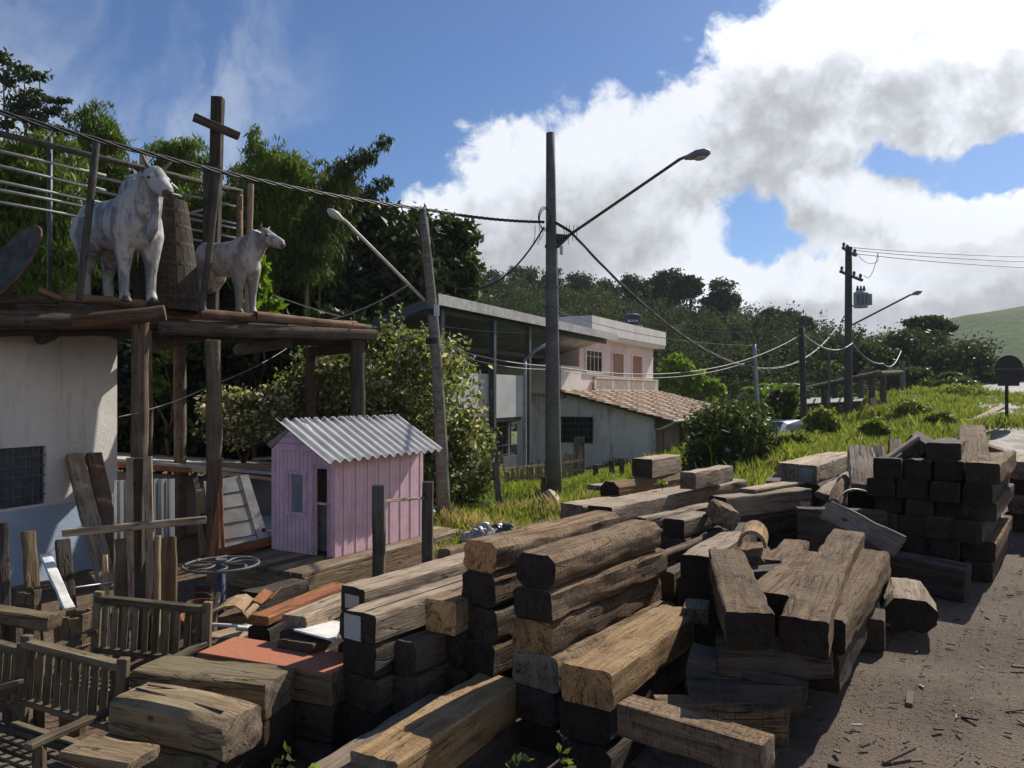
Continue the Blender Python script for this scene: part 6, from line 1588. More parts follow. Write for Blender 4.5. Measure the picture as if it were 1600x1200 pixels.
# tall sprigs above the shrub
t = thing('shrub_sprig', 'thin flowering sprigs standing above the big shrub', 'plant', base_at(620, 15.2)); b_ = t.location.copy()
mb = MB(); qs = []
for u0, u1, v1 in ((600, 594, 470), (615, 612, 478), (628, 626, 466), (606, 600, 505)):
    a, c = P(u0, 570, 15.2) - b_, P(u1, v1, 15.2) - b_; mb.tube([a, a.lerp(c, .5) + Vector((.03, 0, 0)), c], [.012, .01, .004], 5)
    for k in range(46):
        f = rng.random(); p = a.lerp(c, f); qs.append(np.array(p) + rng.normal(size=3) * .05)
mb.build('stem', M['bark'], t); qs = np.array(qs); quads_mesh('leaves', leaf_quads(qs, .09, .05), LM['shrub'], np.stack([rng.random(len(qs)), (rng.random(len(qs)) < .2) * 1.], 1), t)
tree('green_bush', 'dark green bush between the tiled porch roof and the grass', 'bush', base_at(1140, 17.5), [E(1130, 690, 17.3, 50, 60), E(1165, 680, 17.3, 42, 55), E(1110, 720, 17.2, 34, 45), E(1180, 725, 17.2, 34, 40), E(1145, 740, 17, 55, 35)], 13000, .13, LM['bush'], M['bark'], None, .08, flower=.03, clump_n=36, shell=.75)
tree('green_bush', 'light green bush at the right corner of the house', 'bush', base_at(1060, 46), [E(1058, 585, 46, 24, 26), E(1085, 600, 46, 22, 18), E(1110, 605, 46, 20, 12)], 3500, .4, LM['bright'], M['bark'], None, .12)
tree('green_bush', 'small rounded bush behind the slim blue grey pole', 'bush', base_at(1200, 27), [E(1205, 640, 27, 24, 16), E(1225, 625, 27, 20, 14), E(1240, 650, 27, 22, 14)], 2600, .2, LM['bush'], M['bark'], None, .06)
# banana plants
for lab, u, d, v in (('pale green banana plant beside the slim blue grey pole', 1192, 34, 590), ('banana plant with big upright leaves in front of the dark slope', 1215, 33, 585), ('small banana plant left of the dark thin pole', 1243, 33, 592)):
    b_ = Vector(base_at(u, d)); t = thing('banana_plant', lab, 'banana plant', b_, 0, 'banana plants')
    mb = MB(); top = P(u, v + 32, d) - b_; mb.tube([(0, 0, -.1), top], [.13, .08], 8); mb.build('stem', LM['banana'], t)
    mb = MB()
    for k in range(7):
        a_ = k * .9 + u; out = Vector((math.cos(a_), math.sin(a_) * .7, 0)); pts = [top + out * (.9 * f) + Vector((0, 0, 1.15 * f - .75 * f * f)) for f in np.linspace(0, 1.15, 7)]
        sd = Vector((-out.y, out.x, .15))
        for i in range(6):
            w0, w1 = [.26 * math.sin(math.pi * min(1, (j + .35) / 6.6)) for j in (i, i + 1)]
            for sg in (-1, 1): mb.add([pts[i], pts[i + 1], pts[i + 1] + sd * sg * w1 + Vector((0, 0, .05)), pts[i] + sd * sg * w0 + Vector((0, 0, .05))], [(0, 1, 2, 3)])
    mb.build('leaf', LM['banana'], t, fixn=False)
# tall weeds by the bush
t = thing('tall_weed', 'tall pale reed bending beside the dark green bush', 'weed', base_at(1112, 13.5)); b_ = t.location.copy(); mb = MB()
for path in ([(1112, 728), (1110, 690), (1116, 660), (1122, 645)], [(1111, 700), (1095, 686), (1075, 692), (1062, 708)], [(1112, 690), (1128, 672), (1140, 676)], [(1112, 712), (1104, 690), (1100, 684)]):
    pts = [P(u, v, 13.5) - b_ for u, v in path]; mb.tube(pts, [.012, .01, .008, .004][:len(pts)], 5)
mb.build('stem', LM['bright'], t)

# wooded hill: crowns one can tell apart on the skyline, the rest as one mass
gr_ = 'trees on the hill skyline'
sky_trees = [(770, 440, 120, 24, 26, 'round crown'), (815, 430, 115, 30, 24, 'broad crown'), (862, 436, 112, 20, 30, 'pointed crown'), (905, 440, 118, 26, 22, 'spreading crown'), (945, 452, 110, 18, 24, 'narrow crown'),
             (985, 445, 112, 24, 26, 'ragged crown'), (1022, 450, 110, 22, 24, 'dense crown'), (1048, 436, 100, 26, 24, 'tall open crown'), (1078, 440, 100, 18, 14, 'leaning crown'), (1130, 455, 98, 22, 32, 'tall airy crown'), (1120, 472, 98, 26, 20, 'low airy crown'), (1205, 492, 95, 18, 16, 'small crown'), (1235, 496, 95, 16, 18, 'small dark crown'), (1250, 505, 92, 22, 16, 'flat dark crown')]
where = ['nearest the mango tree', 'left of the tall concrete pole', 'just right of the tall concrete pole', 'behind the house roof', 'above the roof parapet', 'above the water tank', 'right of the water tank', 'highest above the house', 'right of the highest one above the house', 'standing alone against the cloud', 'below the one standing alone', 'midway to the far power pole', 'left of the far power pole', 'nearest the far power pole']
for (u, v, d, ru, rv, kd), wh in zip(sky_trees, where):
    x_ = (u - 800) / 1200 * d; zb = min(hillf_z(x_, d), P(u, v, d).z - 2)
    tree('hill_tree', 'hillside tree with %s, %s' % (kd, wh), 'tree', (x_, d, zb - .5), [E(u, v, d, ru * .8, rv * .55), E(u - ru * .5, v + rv * .7, d, ru * .6, rv * .5), E(u + ru * .5, v + rv * .6, d, ru * .6, rv * .5), E(u, v + rv * 1.2, d, ru * .9, rv * .5)], 4200, .42, LM['forest'], M['bark'], gr_, .25, sig=.24, clump_n=30, aspect=.6, shell=.6)
C_, T_ = [], []
cnt = 0
while cnt < 1150:
    u = rng.uniform(520, 1560); d = 48 + 75 * rng.random() ** .8; x_ = (u - 800) / 1200 * d
    if u > 1300 and d > 85: continue
    z_ = hillf_z(x_, d); r = rng.uniform(1.3, 2.7) * (1 if d > 60 else .8); hgt = r * rng.uniform(.8, 1.5)
    kind = rng.random(); n_ = int(380 if d < 80 else 260)
    kc = 9; dv_ = unit(rng.normal(size=(kc, 3))) * rng.uniform(.45, 1, (kc, 1)); idx = rng.integers(0, kc, n_)
    p = np.array([x_, d, z_ + hgt * .9]) + (dv_[idx] + rng.normal(size=(n_, 3)) * .15) * np.array([r, r, hgt]); C_.append(p)
    T_.append(np.clip(kind * .8 + rng.random(n_) * .25 - .05, 0, 1)); cnt += 1
C_ = np.concatenate(C_); T_ = np.concatenate(T_)
ln = (.16 + .0018 * C_[:, 1]) * (.6 + .8 * rng.random(len(C_)))
fo = quads_mesh('hill_forest', leaf_quads(C_, ln, ln * .65), LM['forest'], np.stack([T_, T_ * 0], 1)); tag(fo, 'dark green forest covering the slope behind the house', 'forest', None, 'stuff')
# row of trees at the right under the pasture hill
rowt = [(1300, 545, 70, 30, 26), (1360, 560, 62, 34, 30), (1410, 545, 64, 36, 34), (1440, 538, 66, 36, 34), (1500, 560, 60, 40, 36), (1450, 505, 70, 30, 14), (1545, 595, 58, 34, 24), (1590, 592, 58, 34, 26), (1640, 590, 60, 40, 30), (1420, 590, 52, 30, 20), (1480, 600, 50, 36, 20), (1280, 580, 60, 30, 20)]
wlab = ['left of the far power pole', 'just right of the far power pole', 'left of centre below the pasture', 'tallest below the pasture edge', 'under the pasture slope', 'peaking above the row', 'left of the round sign', 'behind the round sign', 'at the right picture edge', 'low beside the short grey pole', 'low in front of the row', 'low behind the pergola']
for (u, v, d, ru, rv), wl in zip(rowt, wlab):
    x_ = (u - 800) / 1200 * d
    tree('round_tree', 'dark bushy tree %s' % wl, 'tree', (x_, d, min(gz(x_, d), P(u, v + rv, d).z) - .3), [E(u, v, d, ru, rv * .7), E(u - ru * .5, v + rv * .45, d, ru * .7, rv * .6), E(u + ru * .55, v + rv * .5, d, ru * .7, rv * .6), E(u, v + rv, d, ru, rv * .5)], 5600, .32, LM['bush'] if wl.startswith('low') else LM['mango'], M['bark'], 'trees below the pasture', .2, clump_n=36, sig=.18, aspect=.6, shell=.75)
# pasture scattered scrub is in the hill material; verge grass as blades
def grass_patch(name, label, n, xr, yr, maskf, h0, h1, mat, flower=.0, wd=.0065):
    X = rng.uniform(*xr, n * 3); Y = rng.uniform(*yr, n * 3); k = maskf(X, Y) > rng.random(n * 3); X, Y = X[k][:n], Y[k][:n]; N = len(X)
    Z = gz_arr(X, Y); cl = np.array([noise.noise(Vector((x * .8, y * .8, 4))) for x, y in zip(X, Y)])
    H = (h0 + (h1 - h0) * np.clip(.5 + cl, 0, 1)) * rng.uniform(.5, 1.15, N)
    a = rng.uniform(0, 2 * np.pi, N); lean = rng.normal(size=(N, 2)) * .28 * H[:, None]
    W_ = wd * (1 + Y / 14.); dx = np.cos(a) * W_; dy = np.sin(a) * W_
    B0 = np.stack([X - dx, Y - dy, Z - .02], -1); B1 = np.stack([X + dx, Y + dy, Z - .02], -1)
    M1 = np.stack([X + dx * .7 + lean[:, 0] * .4, Y + dy * .7 + lean[:, 1] * .4, Z + H * .6], -1); T1 = np.stack([X + lean[:, 0], Y + lean[:, 1], Z + H], -1)
    q = np.stack([B0, B1, M1, T1], 1); tint = np.stack([np.clip(.5 + cl * .6 + rng.normal(size=N) * .2, 0, 1), (rng.random(N) < flower) * 1.], 1)
    o = quads_mesh(name, q, mat, tint); tag(o, label, 'grass', None, 'stuff'); return o
vm = lambda X, Y: verge_mask(X, Y) * (Y > 13) * (X > 2.8)
grass_patch('verge_grass', 'bright green long grass on the verge behind the timber piles', 95000, (3.5, 26), (13.4, 44), lambda X, Y: vm(X, Y) * np.clip(1.3 - Y / 50, .2, 1), .06, .46, LM['grass'], .10)
grass_patch('yard_grass', 'green grass patch at the foot of the concrete pole and picket fence', 18000, (-1.5, 3.4), (10.6, 24), lambda X, Y: (X > -1.3 + (Y - 11) * .05) * 1.0 * (Y < 22), .07, .22, LM['grass'], .02)
grass_patch('dry_grass', 'straw coloured dry grass tufts near the wooden pole base', 1300, (-1.15, 1.3), (9.5, 13.6), lambda X, Y: np.clip(np.sin(X * 4 + Y * 3), 0, 1), .1, .32, LM['straw'])
grass_patch('tall_grass', 'tall tufts of grass left of the far power pole', 12000, (6, 17), (22, 36), lambda X, Y: np.clip(np.sin(X * 1.3) + np.cos(Y * .9), 0, 1) * (X > .36 * Y - 1.5) * (X < .46 * Y + 2), .2, .6, LM['grass'], .12, .008)
for k, (lab, u, v, d, ru, rv) in enumerate((('light green weedy bush on the verge left of the far power pole', 1285, 655, 24, 26, 20), ('light green weedy bush on the verge right of the far power pole', 1425, 640, 27, 34, 20), ('small weedy bush on the verge behind the leaning slabs', 1365, 668, 20, 22, 14), ('weedy bush at the foot of the dark thin pole', 1248, 690, 20, 22, 18), ('low weedy bush on the verge behind the tall stack', 1470, 655, 23, 30, 12), ('weedy bush far along the verge below the round trees', 1500, 612, 40, 40, 14))):
    tree('weedy_bush', lab, 'bush', base_at(u, d), [E(u, v, d, ru * .7, rv * .8), E(u - ru * .5, v + rv * .4, d, ru * .5, rv * .6), E(u + ru * .5, v + rv * .4, d, ru * .5, rv * .6)], 1500, .11 + .003 * d, LM['grass'], M['bark'], 'weedy bushes on the verge', .03, sig=.26, clump_n=24, aspect=.3, flower=.06, parts=('stem', 'foliage'))
# small weeds among the foreground timbers
for k, (lab, u, v, d) in enumerate((('small bright weed beside the split foreground beam', 480, 1192, 3.6), ('darker weed left of the bright one in the shade', 445, 1168, 3.9), ('low weed in the shade beneath the tan beam', 885, 1165, 3.55), ('tiny weed on the shaded soil of the foreground', 812, 1172, 3.5), ('green sprig growing between the back pile timbers', 1055, 905, 6.2), ('leafy sprig behind the thick rounded log', 1035, 752, 9.4))):
    q0 = P(u, v, d); zg = gz(q0.x, q0.y) if k < 4 else q0.z - .08; t = thing('weed', lab, 'weed', (q0.x, q0.y, zg), 0, 'weeds')
    hh = max(.1, q0.z - zg); n_ = 26; th_ = rng.uniform(0, 6.28, n_); C2 = np.stack([np.cos(th_) * rng.uniform(0, .07, n_), np.sin(th_) * rng.uniform(0, .07, n_), rng.uniform(.3, 1, n_) * hh], -1)
    quads_mesh('leaves', leaf_quads(C2, .055, .03), LM['bright'] if k in (0, 4, 5) else LM['shrub'], np.stack([rng.random(n_), np.zeros(n_)], 1), t)
    mb = MB(); [mb.tube([(0, 0, -.02), tuple(c)], [.004, .002], 4) for c in C2[::4]]; mb.build('stem', LM['shrub'], t)

# ------------------------------------------------------------------ benches
bench_m = wood('bench_wood', (.085, .065, .042), (.22, .17, .11), (.15, .13, .09), moss=.2, bump=.5); BW = (bench_m, M['end_grey'])
def part_l(parent, name, a, c, w, h, mats=None, **kw):      # coordinates local to the thing
    m_ = Matrix.Translation(parent.location) @ parent.rotation_euler.to_matrix().to_4x4()
    return timber(name, None, None, m_ @ Vector(a), m_ @ Vector(c), w, h, mats or BW, parent=parent, anchor='axis', **{**dict(rough=.0025, rnd=.006, seg=8), **kw})
def bench(label, loc, rot, wd=.95):
    t = thing('garden_bench', label, 'bench', loc, rot, 'slatted garden benches')
    # origin under the right back post, width to -x, seat toward -y
    hb = .93
    for x in (0, -wd):
        part_l(t, 'back_leg', (x, 0, 0), (x, .06, hb), .06, .055); part_l(t, 'front_leg', (x, -.44, 0), (x, -.44, .62), .055, .055)
        part_l(t, 'armrest', (x, -.50, .635), (x, .02, .655), .065, .035)
        part_l(t, 'side_rail', (x, -.44, .36), (x, .0, .34), .035, .06)
    part_l(t, 'top_rail', (0, .06, hb - .05), (-wd, .06, hb - .05), .075, .045); part_l(t, 'bottom_rail', (0, .03, .52), (-wd, .03, .52), .055, .04)
    part_l(t, 'seat_rail', (0, -.44, .38), (-wd, -.44, .38), .07, .035); part_l(t, 'seat_rail', (0, -.0, .37), (-wd, -.0, .37), .06, .035)
    for k in range(10):
        x = -wd * (k + .75) / 10.5; part_l(t, 'back_slat', (x, .032, .54), (x, .055, hb - .08), .045, .018, seg=4)
    for k in range(6):
        y = -.41 + .075 * k; part_l(t, 'seat_slat', (-.02, y, .40), (-wd + .02, y, .40), .05, .022, seg=5)
    return t
for lab, x, y, rz in (('mossy slatted bench nearest the viewer with its seat at the bottom left corner', -2.34, 4.52, R(-27)), ('mossy slatted bench behind the nearest one, back seen above the blocks', -2.14, 5.30, R(-17)), ('slatted bench cut off by the left picture edge', -3.24, 5.0, R(-27))):
    bench(lab, (x, y, gz(x, y) - .02), rz)

# ------------------------------------------------------------------ planters and standing timber at the left
def tub(label, u, v, d, rt, rb, grp='wooden tubs'):
    q = P(u, v, d); g_ = gz(q.x, q.y); t = thing('wooden_tub', label, 'tub', (q.x, q.y, g_), 0, grp); hh = q.z - g_
    mb = MB(); n_ = 10
    for k in range(n_):
        a0, a1 = 2 * math.pi * (k + .04) / n_, 2 * math.pi * (k + .96) / n_
        vs = [((rb + (rt - rb) * f - e) * math.cos(a_), (rb + (rt - rb) * f - e) * math.sin(a_), hh * f + (.01 * math.sin(k * 2.2) if f else 0)) for f in (0, 1) for a_, e in ((a0, 0), (a1, 0), (a1, .025), (a0, .025))]
        mb.add(vs, [(0, 1, 5, 4), (1, 2, 6, 5), (2, 3, 7, 6), (3, 0, 4, 7), (4, 5, 6, 7), (3, 2, 1, 0)])
    mb.build('staves', bench_m, t)
    mb = MB(); mb.tube([(0, 0, hh * .8), (0, 0, hh * .9)], rb + (rt - rb) * .85 - .02, 12); mb.build('soil', plain('dark_soil', (.03, .024, .018), .95), t)
    for f in (.25, .75):
        r = rb + (rt - rb) * f + .004; mb = MB(); mb.tube([(r * math.cos(2 * math.pi * j / 20), r * math.sin(2 * math.pi * j / 20), hh * f) for j in range(21)], .007, 5, cap=False); mb.build('hoop', M['rust'], t)
tub('tall tapered mossy wooden tub behind the bench backs', 115, 958, 5.75, .135, .09); tub('small wooden tub further left by the leaning white board', 45, 922, 6.4, .095, .075)
LN = 'timbers leaning on the white building'
def lean(name, lab, cat, u1, v1, d1, u2, d2, w, h, mats, grp=None, roll=0.0, **kw):
    a = P(u1, v1, d1); b2 = GP(u2, d2); b2.z -= .03
    return timber(name, lab, cat, b2, a, w, h, mats, roll=roll, group=grp, anchor='axis', **{**NEAT, **kw})
lean('leaning_timber', 'long grey beam leaning on the white wall, left of the tall pair', 'timber', 115, 712, 11.15, 170, 10.2, .22, .13, GG, LN)
lean('leaning_timber', 'long brown beam leaning on the white wall, right of the tall pair', 'timber', 145, 711, 11.4, 190, 10.4, .21, .13, (M['brown_log'], M['end_grey']), LN)
lean('leaning_timber', 'dark short post leaning at the far left under the window', 'timber', 6, 818, 6.6, 12, 6.2, .08, .07, DK, LN)
lean('leaning_timber', 'mossy short post leaning left of the white board', 'timber', 45, 832, 6.9, 62, 6.4, .11, .08, MO, LN)
lean('leaning_timber', 'dark offcut with chewed top leaning right of the white board', 'timber', 98, 845, 7.2, 118, 6.6, .12, .08, DK, LN)
lean('leaning_timber', 'narrow pale stake leaning between the chewed offcut and the standing planks', 'timber', 163, 868, 7.0, 172, 6.7, .05, .04, FR, LN)
timber('leaning_timber', 'weathered white painted board leaning among the dark posts', 'board', P(108, 952, 6.1), P(70, 867, 6.5), .085, .03, (plain('flaky_white', (.66, .65, .61), .7, nscale=12, var=.3, dirt=(.25, .22, .18), dirt_amt=.6), M['end_grey']), group=LN, anchor='axis', **NEAT)
timber('metal_rod', 'thin shiny rod crossing in front of the leaning timbers', 'rod', P(118, 918, 6.6), P(176, 910, 6.9), .018, .018, (M['galv'], M['galv']), anchor='axis', kind='log', rough=.0, seg=3)
timber('squared_timber', 'mossy rail lying behind the bench at the left edge', 'timber', P(-40, 955, 5.6), P(85, 972, 5.5), .14, .1, MO, anchor='axis', **NEAT)
lean('squared_timber', 'short post holding up the mossy rail behind the bench', 'timber', 20, 975, 5.62, 20, 5.62, .1, .1, DK, None)
# second cross standing among planks
q = GP(216, 7.1); t = thing('plank_cross', 'dark cross of planks standing in front of the platform posts', 'cross', q)
part_t(t, 'upright', q - Vector((0, 0, .1)), P(218, 716, 7.1), .10, .10, DK, rough=.004, rnd=.006)
part_t(t, 'side_board', P(206, 960, 7.06), P(203, 716, 7.06), .065, .03, GG, rough=.003, rnd=.005); part_t(t, 'side_board', P(236, 960, 7.0), P(231, 714, 7.0), .075, .03, GG, rough=.003, rnd=.005)
part_t(t, 'crossbar', P(98, 833, 6.75), P(322, 812, 7.15), .05, .065, (M['grey_wood'], M['end_grey']), rough=.003, rnd=.006)
SPK = 'planks standing round the plank cross'
for lab, u, v, d, w, h, mt in (('mossy plank standing left of the plank cross', 190, 842, 7.25, .13, .04, MO), ('pale edged narrow plank standing right of the plank cross', 246, 838, 7.05, .05, .06, FR), ('broad mossy plank standing right of the narrow pale edged one', 262, 840, 7.3, .17, .04, MO), ('dark broad plank standing behind the plank cross', 222, 842, 7.35, .2, .04, DK)):
    lean('plank', lab, 'plank', u, v, d, u, d - .2, w, h, mt, SPK)
def sheet(lab, u0, u1, v, d, grp='clear corrugated sheets'):
    a, c = P(u0, v, d), P(u1, v, d + .15); ga, gc = GP(u0, d - .12), GP(u1, d + .03)
    mb = MB(); n_ = 24
    for i in range(n_ + 1):
        f = i / n_; w_ = Vector((0, -.010 * math.cos(f * math.pi * 5), 0)); mb.v += [tuple(a.lerp(c, f) + w_), tuple(ga.lerp(gc, f) + w_)]
    for i in range(n_): mb.f.append((2 * i, 2 * i + 2, 2 * i + 3, 2 * i + 1)); mb.m.append(0)
    m_ = M.get('clear_sheet')
    if m_ is None:
        m_, t_, b2 = newmat('clear_sheet'); b2.inputs['Base Color'].default_value = (.17, .18, .18, 1); b2.inputs['Roughness'].default_value = .75; b2.inputs['Specular IOR Level'].default_value = .15; b2.inputs['Alpha'].default_value = .6; M['clear_sheet'] = m_
    o = mb.build('plastic_sheet', m_, smooth=True, fixn=False); s_ = o.modifiers.new('thick', 'SOLIDIFY'); s_.thickness = .004; tag(o, lab, 'plastic sheet', grp)
sheet('clear corrugated sheet standing left of the plank cross', 178, 204, 750, 7.6); sheet('clear corrugated sheet standing right of the plank cross', 240, 272, 748, 7.6)

# white panel door leaning by the platform post
t = thing('panel_door', 'pale panelled door leaning behind the middle platform post', 'door', GP(372, 11.4))
o0 = t.location.copy()
c4 = [P(318, 752, 11.9) - o0, P(388, 741, 12.1) - o0, P(420, 842, 11.3) - o0, P(334, 856, 11.1) - o0]
c4[2] += (c4[2] - c4[1]) * .12; c4[3] += (c4[3] - c4[0]) * .12
nn = (c4[1] - c4[0]).cross(c4[3] - c4[0]).normalized()
mb = MB(); mb.slab(c4, .04, 0, nn); mb.build('leaf', plain('pale_door_paint', (.56, .52, .46), .6, nscale=3, dirt=(.40, .35, .29), dirt_amt=.5), t)
mb = MB()
for f in (.22, .42, .62, .82):
    a, c = c4[0].lerp(c4[3], f), c4[1].lerp(c4[2], f).lerp(c4[0].lerp(c4[3], f), .2); mb.bar(a - nn * .002, c - nn * .002, .008, .014)
mb.bar(c4[0].lerp(c4[1], .8) - nn * .002, c4[3].lerp(c4[2], .8) - nn * .002, .008, .014)
mb.build('groove', M['black'], t)
mb = MB(); mb.ellipsoid(c4[1].lerp(c4[2], .78) - nn * .02 + (c4[0] - c4[1]) * .05, (.03, .03, .03)); mb.build('knob', M['rust'], t)
lean('plank', 'thin pale board standing behind the middle platform post', 'board', 312, 765, 12.2, 318, 11.9, .12, .03, FR, None)
lean('plank', 'dark board leaning right beside the thin pale board', 'board', 303, 740, 12.4, 332, 11.8, .1, .03, DK, None)
lean('plank', 'slim orange brown strip leaning on the middle platform post', 'board', 341, 792, 9.0, 322, 8.6, .06, .04, RW, None)
lean('plank', 'second slim orange strip right beside the middle platform post', 'board', 344, 742, 10.7, 350, 10.2, .05, .04, RW, None)
# wrecked car front behind the playhouse
def car(name, label, loc, rot, col, glass=True, wheels=True, s=1.0):
    t = thing(name, label, 'car', loc, rot)
    pm2 = plain('car_paint_' + name, col, .25, spec=.6, nscale=2, var=.06, bump=0)
    prof = [(-1.9, .35), (-1.92, .62), (-1.85, .80), (-1.0, .92), (-.35, 1.36), (.75, 1.40), (1.45, .98), (1.85, .90), (1.92, .6), (1.9, .35)]
    mb = MB(); secs = []
    for y, k, zf in ((-.80, .98, 0), (-.78, 1.0, 0), (-.5, 1.0, 1), (.5, 1.0, 1), (.78, 1.0, 0), (.80, .98, 0)):
        row = []
        for x, z in prof:
            zz = z if zf else (z if z < .93 else .93 + (z - .93) * .8); yy = y * (1 if z < .95 else .82) ; row.append((x * k * s, yy * s, zz * s))
        secs.append(row)
    n_ = len(prof)
    for row in secs: mb.v += row
    for i in range(5):
        for j in range(n_): mb.f.append((i * n_ + j, i * n_ + (j + 1) % n_, (i + 1) * n_ + (j + 1) % n_, (i + 1) * n_ + j)); mb.m.append(0)
    mb.f += [tuple(range(n_))[::-1], tuple(range(5 * n_, 6 * n_))]; mb.m += [0, 0]
    mb.build('body', pm2, t, bevel=.03 * s)
    gm = plain('car_glass_' + name, (.03, .035, .04), .06, spec=.8, bump=0)
    mb = MB(); mb.slab([(-.93 * s, -.56 * s, .985 * s), (-.93 * s, .56 * s, .985 * s), (-.42 * s, .52 * s, 1.335 * s), (-.42 * s, -.52 * s, 1.335 * s)], .02, 0, (-.6, 0, .8)); mb.build('windscreen', gm, t)
    mb = MB(); mb.slab([(1.38 * s, -.56 * s, 1.04 * s), (1.38 * s, .56 * s, 1.04 * s), (.82 * s, .52 * s, 1.37 * s), (.82 * s, -.52 * s, 1.37 * s)], .02, 0, (.6, 0, .8)); mb.build('rear_window', gm, t)
    for sg in (-1, 1):
        mb = MB(); mb.slab([(-.72 * s, .72 * sg * s, .97 * s), (1.15 * s, .72 * sg * s, .97 * s), (.68 * s, .655 * sg * s, 1.27 * s), (-.33 * s, .655 * sg * s, 1.26 * s)], .03, 0, (0, sg, .15)); mb.build('side_window', gm, t)
        mb = MB(); mb.ellipsoid((-1.9 * s, .58 * sg * s, .66 * s), (.06 * s, .16 * s, .09 * s)); mb.build('headlight', plain('headlight_' + name, (.6, .6, .6), .1, spec=.8, bump=0), t, smooth=True)
        if wheels:
            for x in (-1.2, 1.2):
                mb = MB(); mb.tube([(x * s, .62 * sg * s, .3 * s), (x * s, .83 * sg * s, .3 * s)], .3 * s, 22); w2 = mb.build('wheel', M['black'], t); mb = MB(); mb.tube([(x * s, .80 * sg * s, .3 * s), (x * s, .845 * sg * s, .3 * s)], .17 * s, 16); mb.build('rim', M['galv'], w2)
    return t
q = P(447, 845, 12.6); car('wrecked_car', 'old pale blue car half hidden behind the pink playhouse', (q.x + .9, q.y + .55, -1.35), R(20), (.52, .56, .62), wheels=True)
q = P(1216, 655, 26); car('parked_car', 'small silver car half hidden in the tall grass', (q.x, q.y, q.z - 1.42), R(35), (.50, .51, .52))
timber('plank', 'reddish board lying between middle platform post and playhouse', 'plank', P(347, 858, 9.6), P(432, 838, 10.3), .16, .09, RW, None, anchor='top', **NEAT)
timber('squared_timber', 'dark beam supporting the reddish board left of the playhouse', 'timber', P(350, 872, 9.6), P(430, 850, 10.3), .14, .3, DK, anchor='top', **NEAT)

# ------------------------------------------------------------------ iron wheel table, bucket and scrap
q = P(346, 882, 7.0); g_ = gz(q.x, q.y); t = thing('wheel_table', 'pale iron wheel lying flat on a blue post like a table', 'wheel', (q.x, q.y, g_)); hh = q.z - g_
bp_ = plain('blue_paint', (.03, .05, .10), .6, nscale=6, var=.3)
mb = MB(); mb.tube([(0, 0, -.1), (0, 0, hh)], .035, 12); mb.build('post', bp_, t, smooth=True)
iron = plain('pale_iron', (.11, .11, .11), .65, metal=.1, nscale=9, dirt=(.16, .12, .1))
mb = MB(); mb.tube([(.325 * math.cos(2 * math.pi * j / 40), .325 * math.sin(2 * math.pi * j / 40), hh) for j in range(41)], .013, 8, cap=False); mb.build('rim', iron, t, smooth=True)
for k in range(8):
    a_ = 2 * math.pi * k / 8 + .2; mb = MB()
    mb.tube([(math.cos(a_ + .55 * (1 - f) * f * 3) * (.04 + .285 * f), math.sin(a_ + .55 * (1 - f) * f * 3) * (.04 + .285 * f), hh + .01) for f in np.linspace(0, 1, 7)], .011, 6); mb.build('spoke', iron, t, smooth=True)
mb = MB(); mb.tube([(0, 0, hh - .03), (0, 0, hh + .05)], .05, 14); mb.build('hub', iron, t)
q = P(312, 975, 7.2); q.z = gz(q.x, q.y); t = thing('rusty_bucket', 'rusty brown bucket among the scrap below the iron wheel', 'bucket', q)
ht = P(312, 940, 7.2).z - q.z
mb = MB(); n_ = 24
for r, z in ((.095, 0), (.12, ht), (.112, ht), (.088, .02)):
    for j in range(n_): mb.v.append((r * math.cos(2 * math.pi * j / n_), r * math.sin(2 * math.pi * j / n_), z))
for i in range(3):
    for j in range(n_): mb.f.append((i * n_ + j, i * n_ + (j + 1) % n_, (i + 1) * n_ + (j + 1) % n_, (i + 1) * n_ + j)); mb.m.append(0)
mb.f.append(tuple(3 * n_ + j for j in range(n_))); mb.m.append(0); mb.f.append(tuple(range(n_))[::-1]); mb.m.append(0)
mb.build('pail', M['rust'], t, smooth=False)
mb = MB(); mb.tube([(.118 * math.cos(a_), .03, ht + .08 * math.sin(a_)) for a_ in np.linspace(0, math.pi, 14)], .005, 5); mb.build('handle', M['dark_metal'], t)
# bent boards
def bent(lab, pts, w, th, mat, d):
    mb = MB(); c_ = [P(u, v, d + i * .06) for i, (u, v) in enumerate(pts)]
    for p in c_: 
        for dy, dz in ((-w / 2, 0), (w / 2, .02), (w / 2, .02 - th), (-w / 2, -th)): mb.v.append((p.x, p.y + dy, p.z + dz))
    for i in range(len(c_) - 1):
        for j in range(4): mb.f.append((i * 4 + j, i * 4 + (j + 1) % 4, i * 4 + 4 + (j + 1) % 4, i * 4 + 4 + j)); mb.m.append(0)
    mb.f += [(0, 1, 2, 3), tuple(len(mb.v) - 1 - j for j in range(4))]; mb.m += [0, 0]
    o = mb.build('bent_board', mat, smooth=False); tag(o, lab, 'board', 'bent scrap boards')
bent('pale board bent like a bridge in front of the iron wheel post', [(312, 978), (325, 960), (342, 948), (360, 940), (376, 938), (388, 946), (396, 956)], .3, .02, M['fresh_wood'], 6.6)
bent('upturned reddish sheet at the end of the long reddish plank', [(392, 946), (404, 930), (418, 936), (432, 926)], .3, .015, M['red_wood'], 6.3)
SCR = 'scrap boards under the iron wheel'
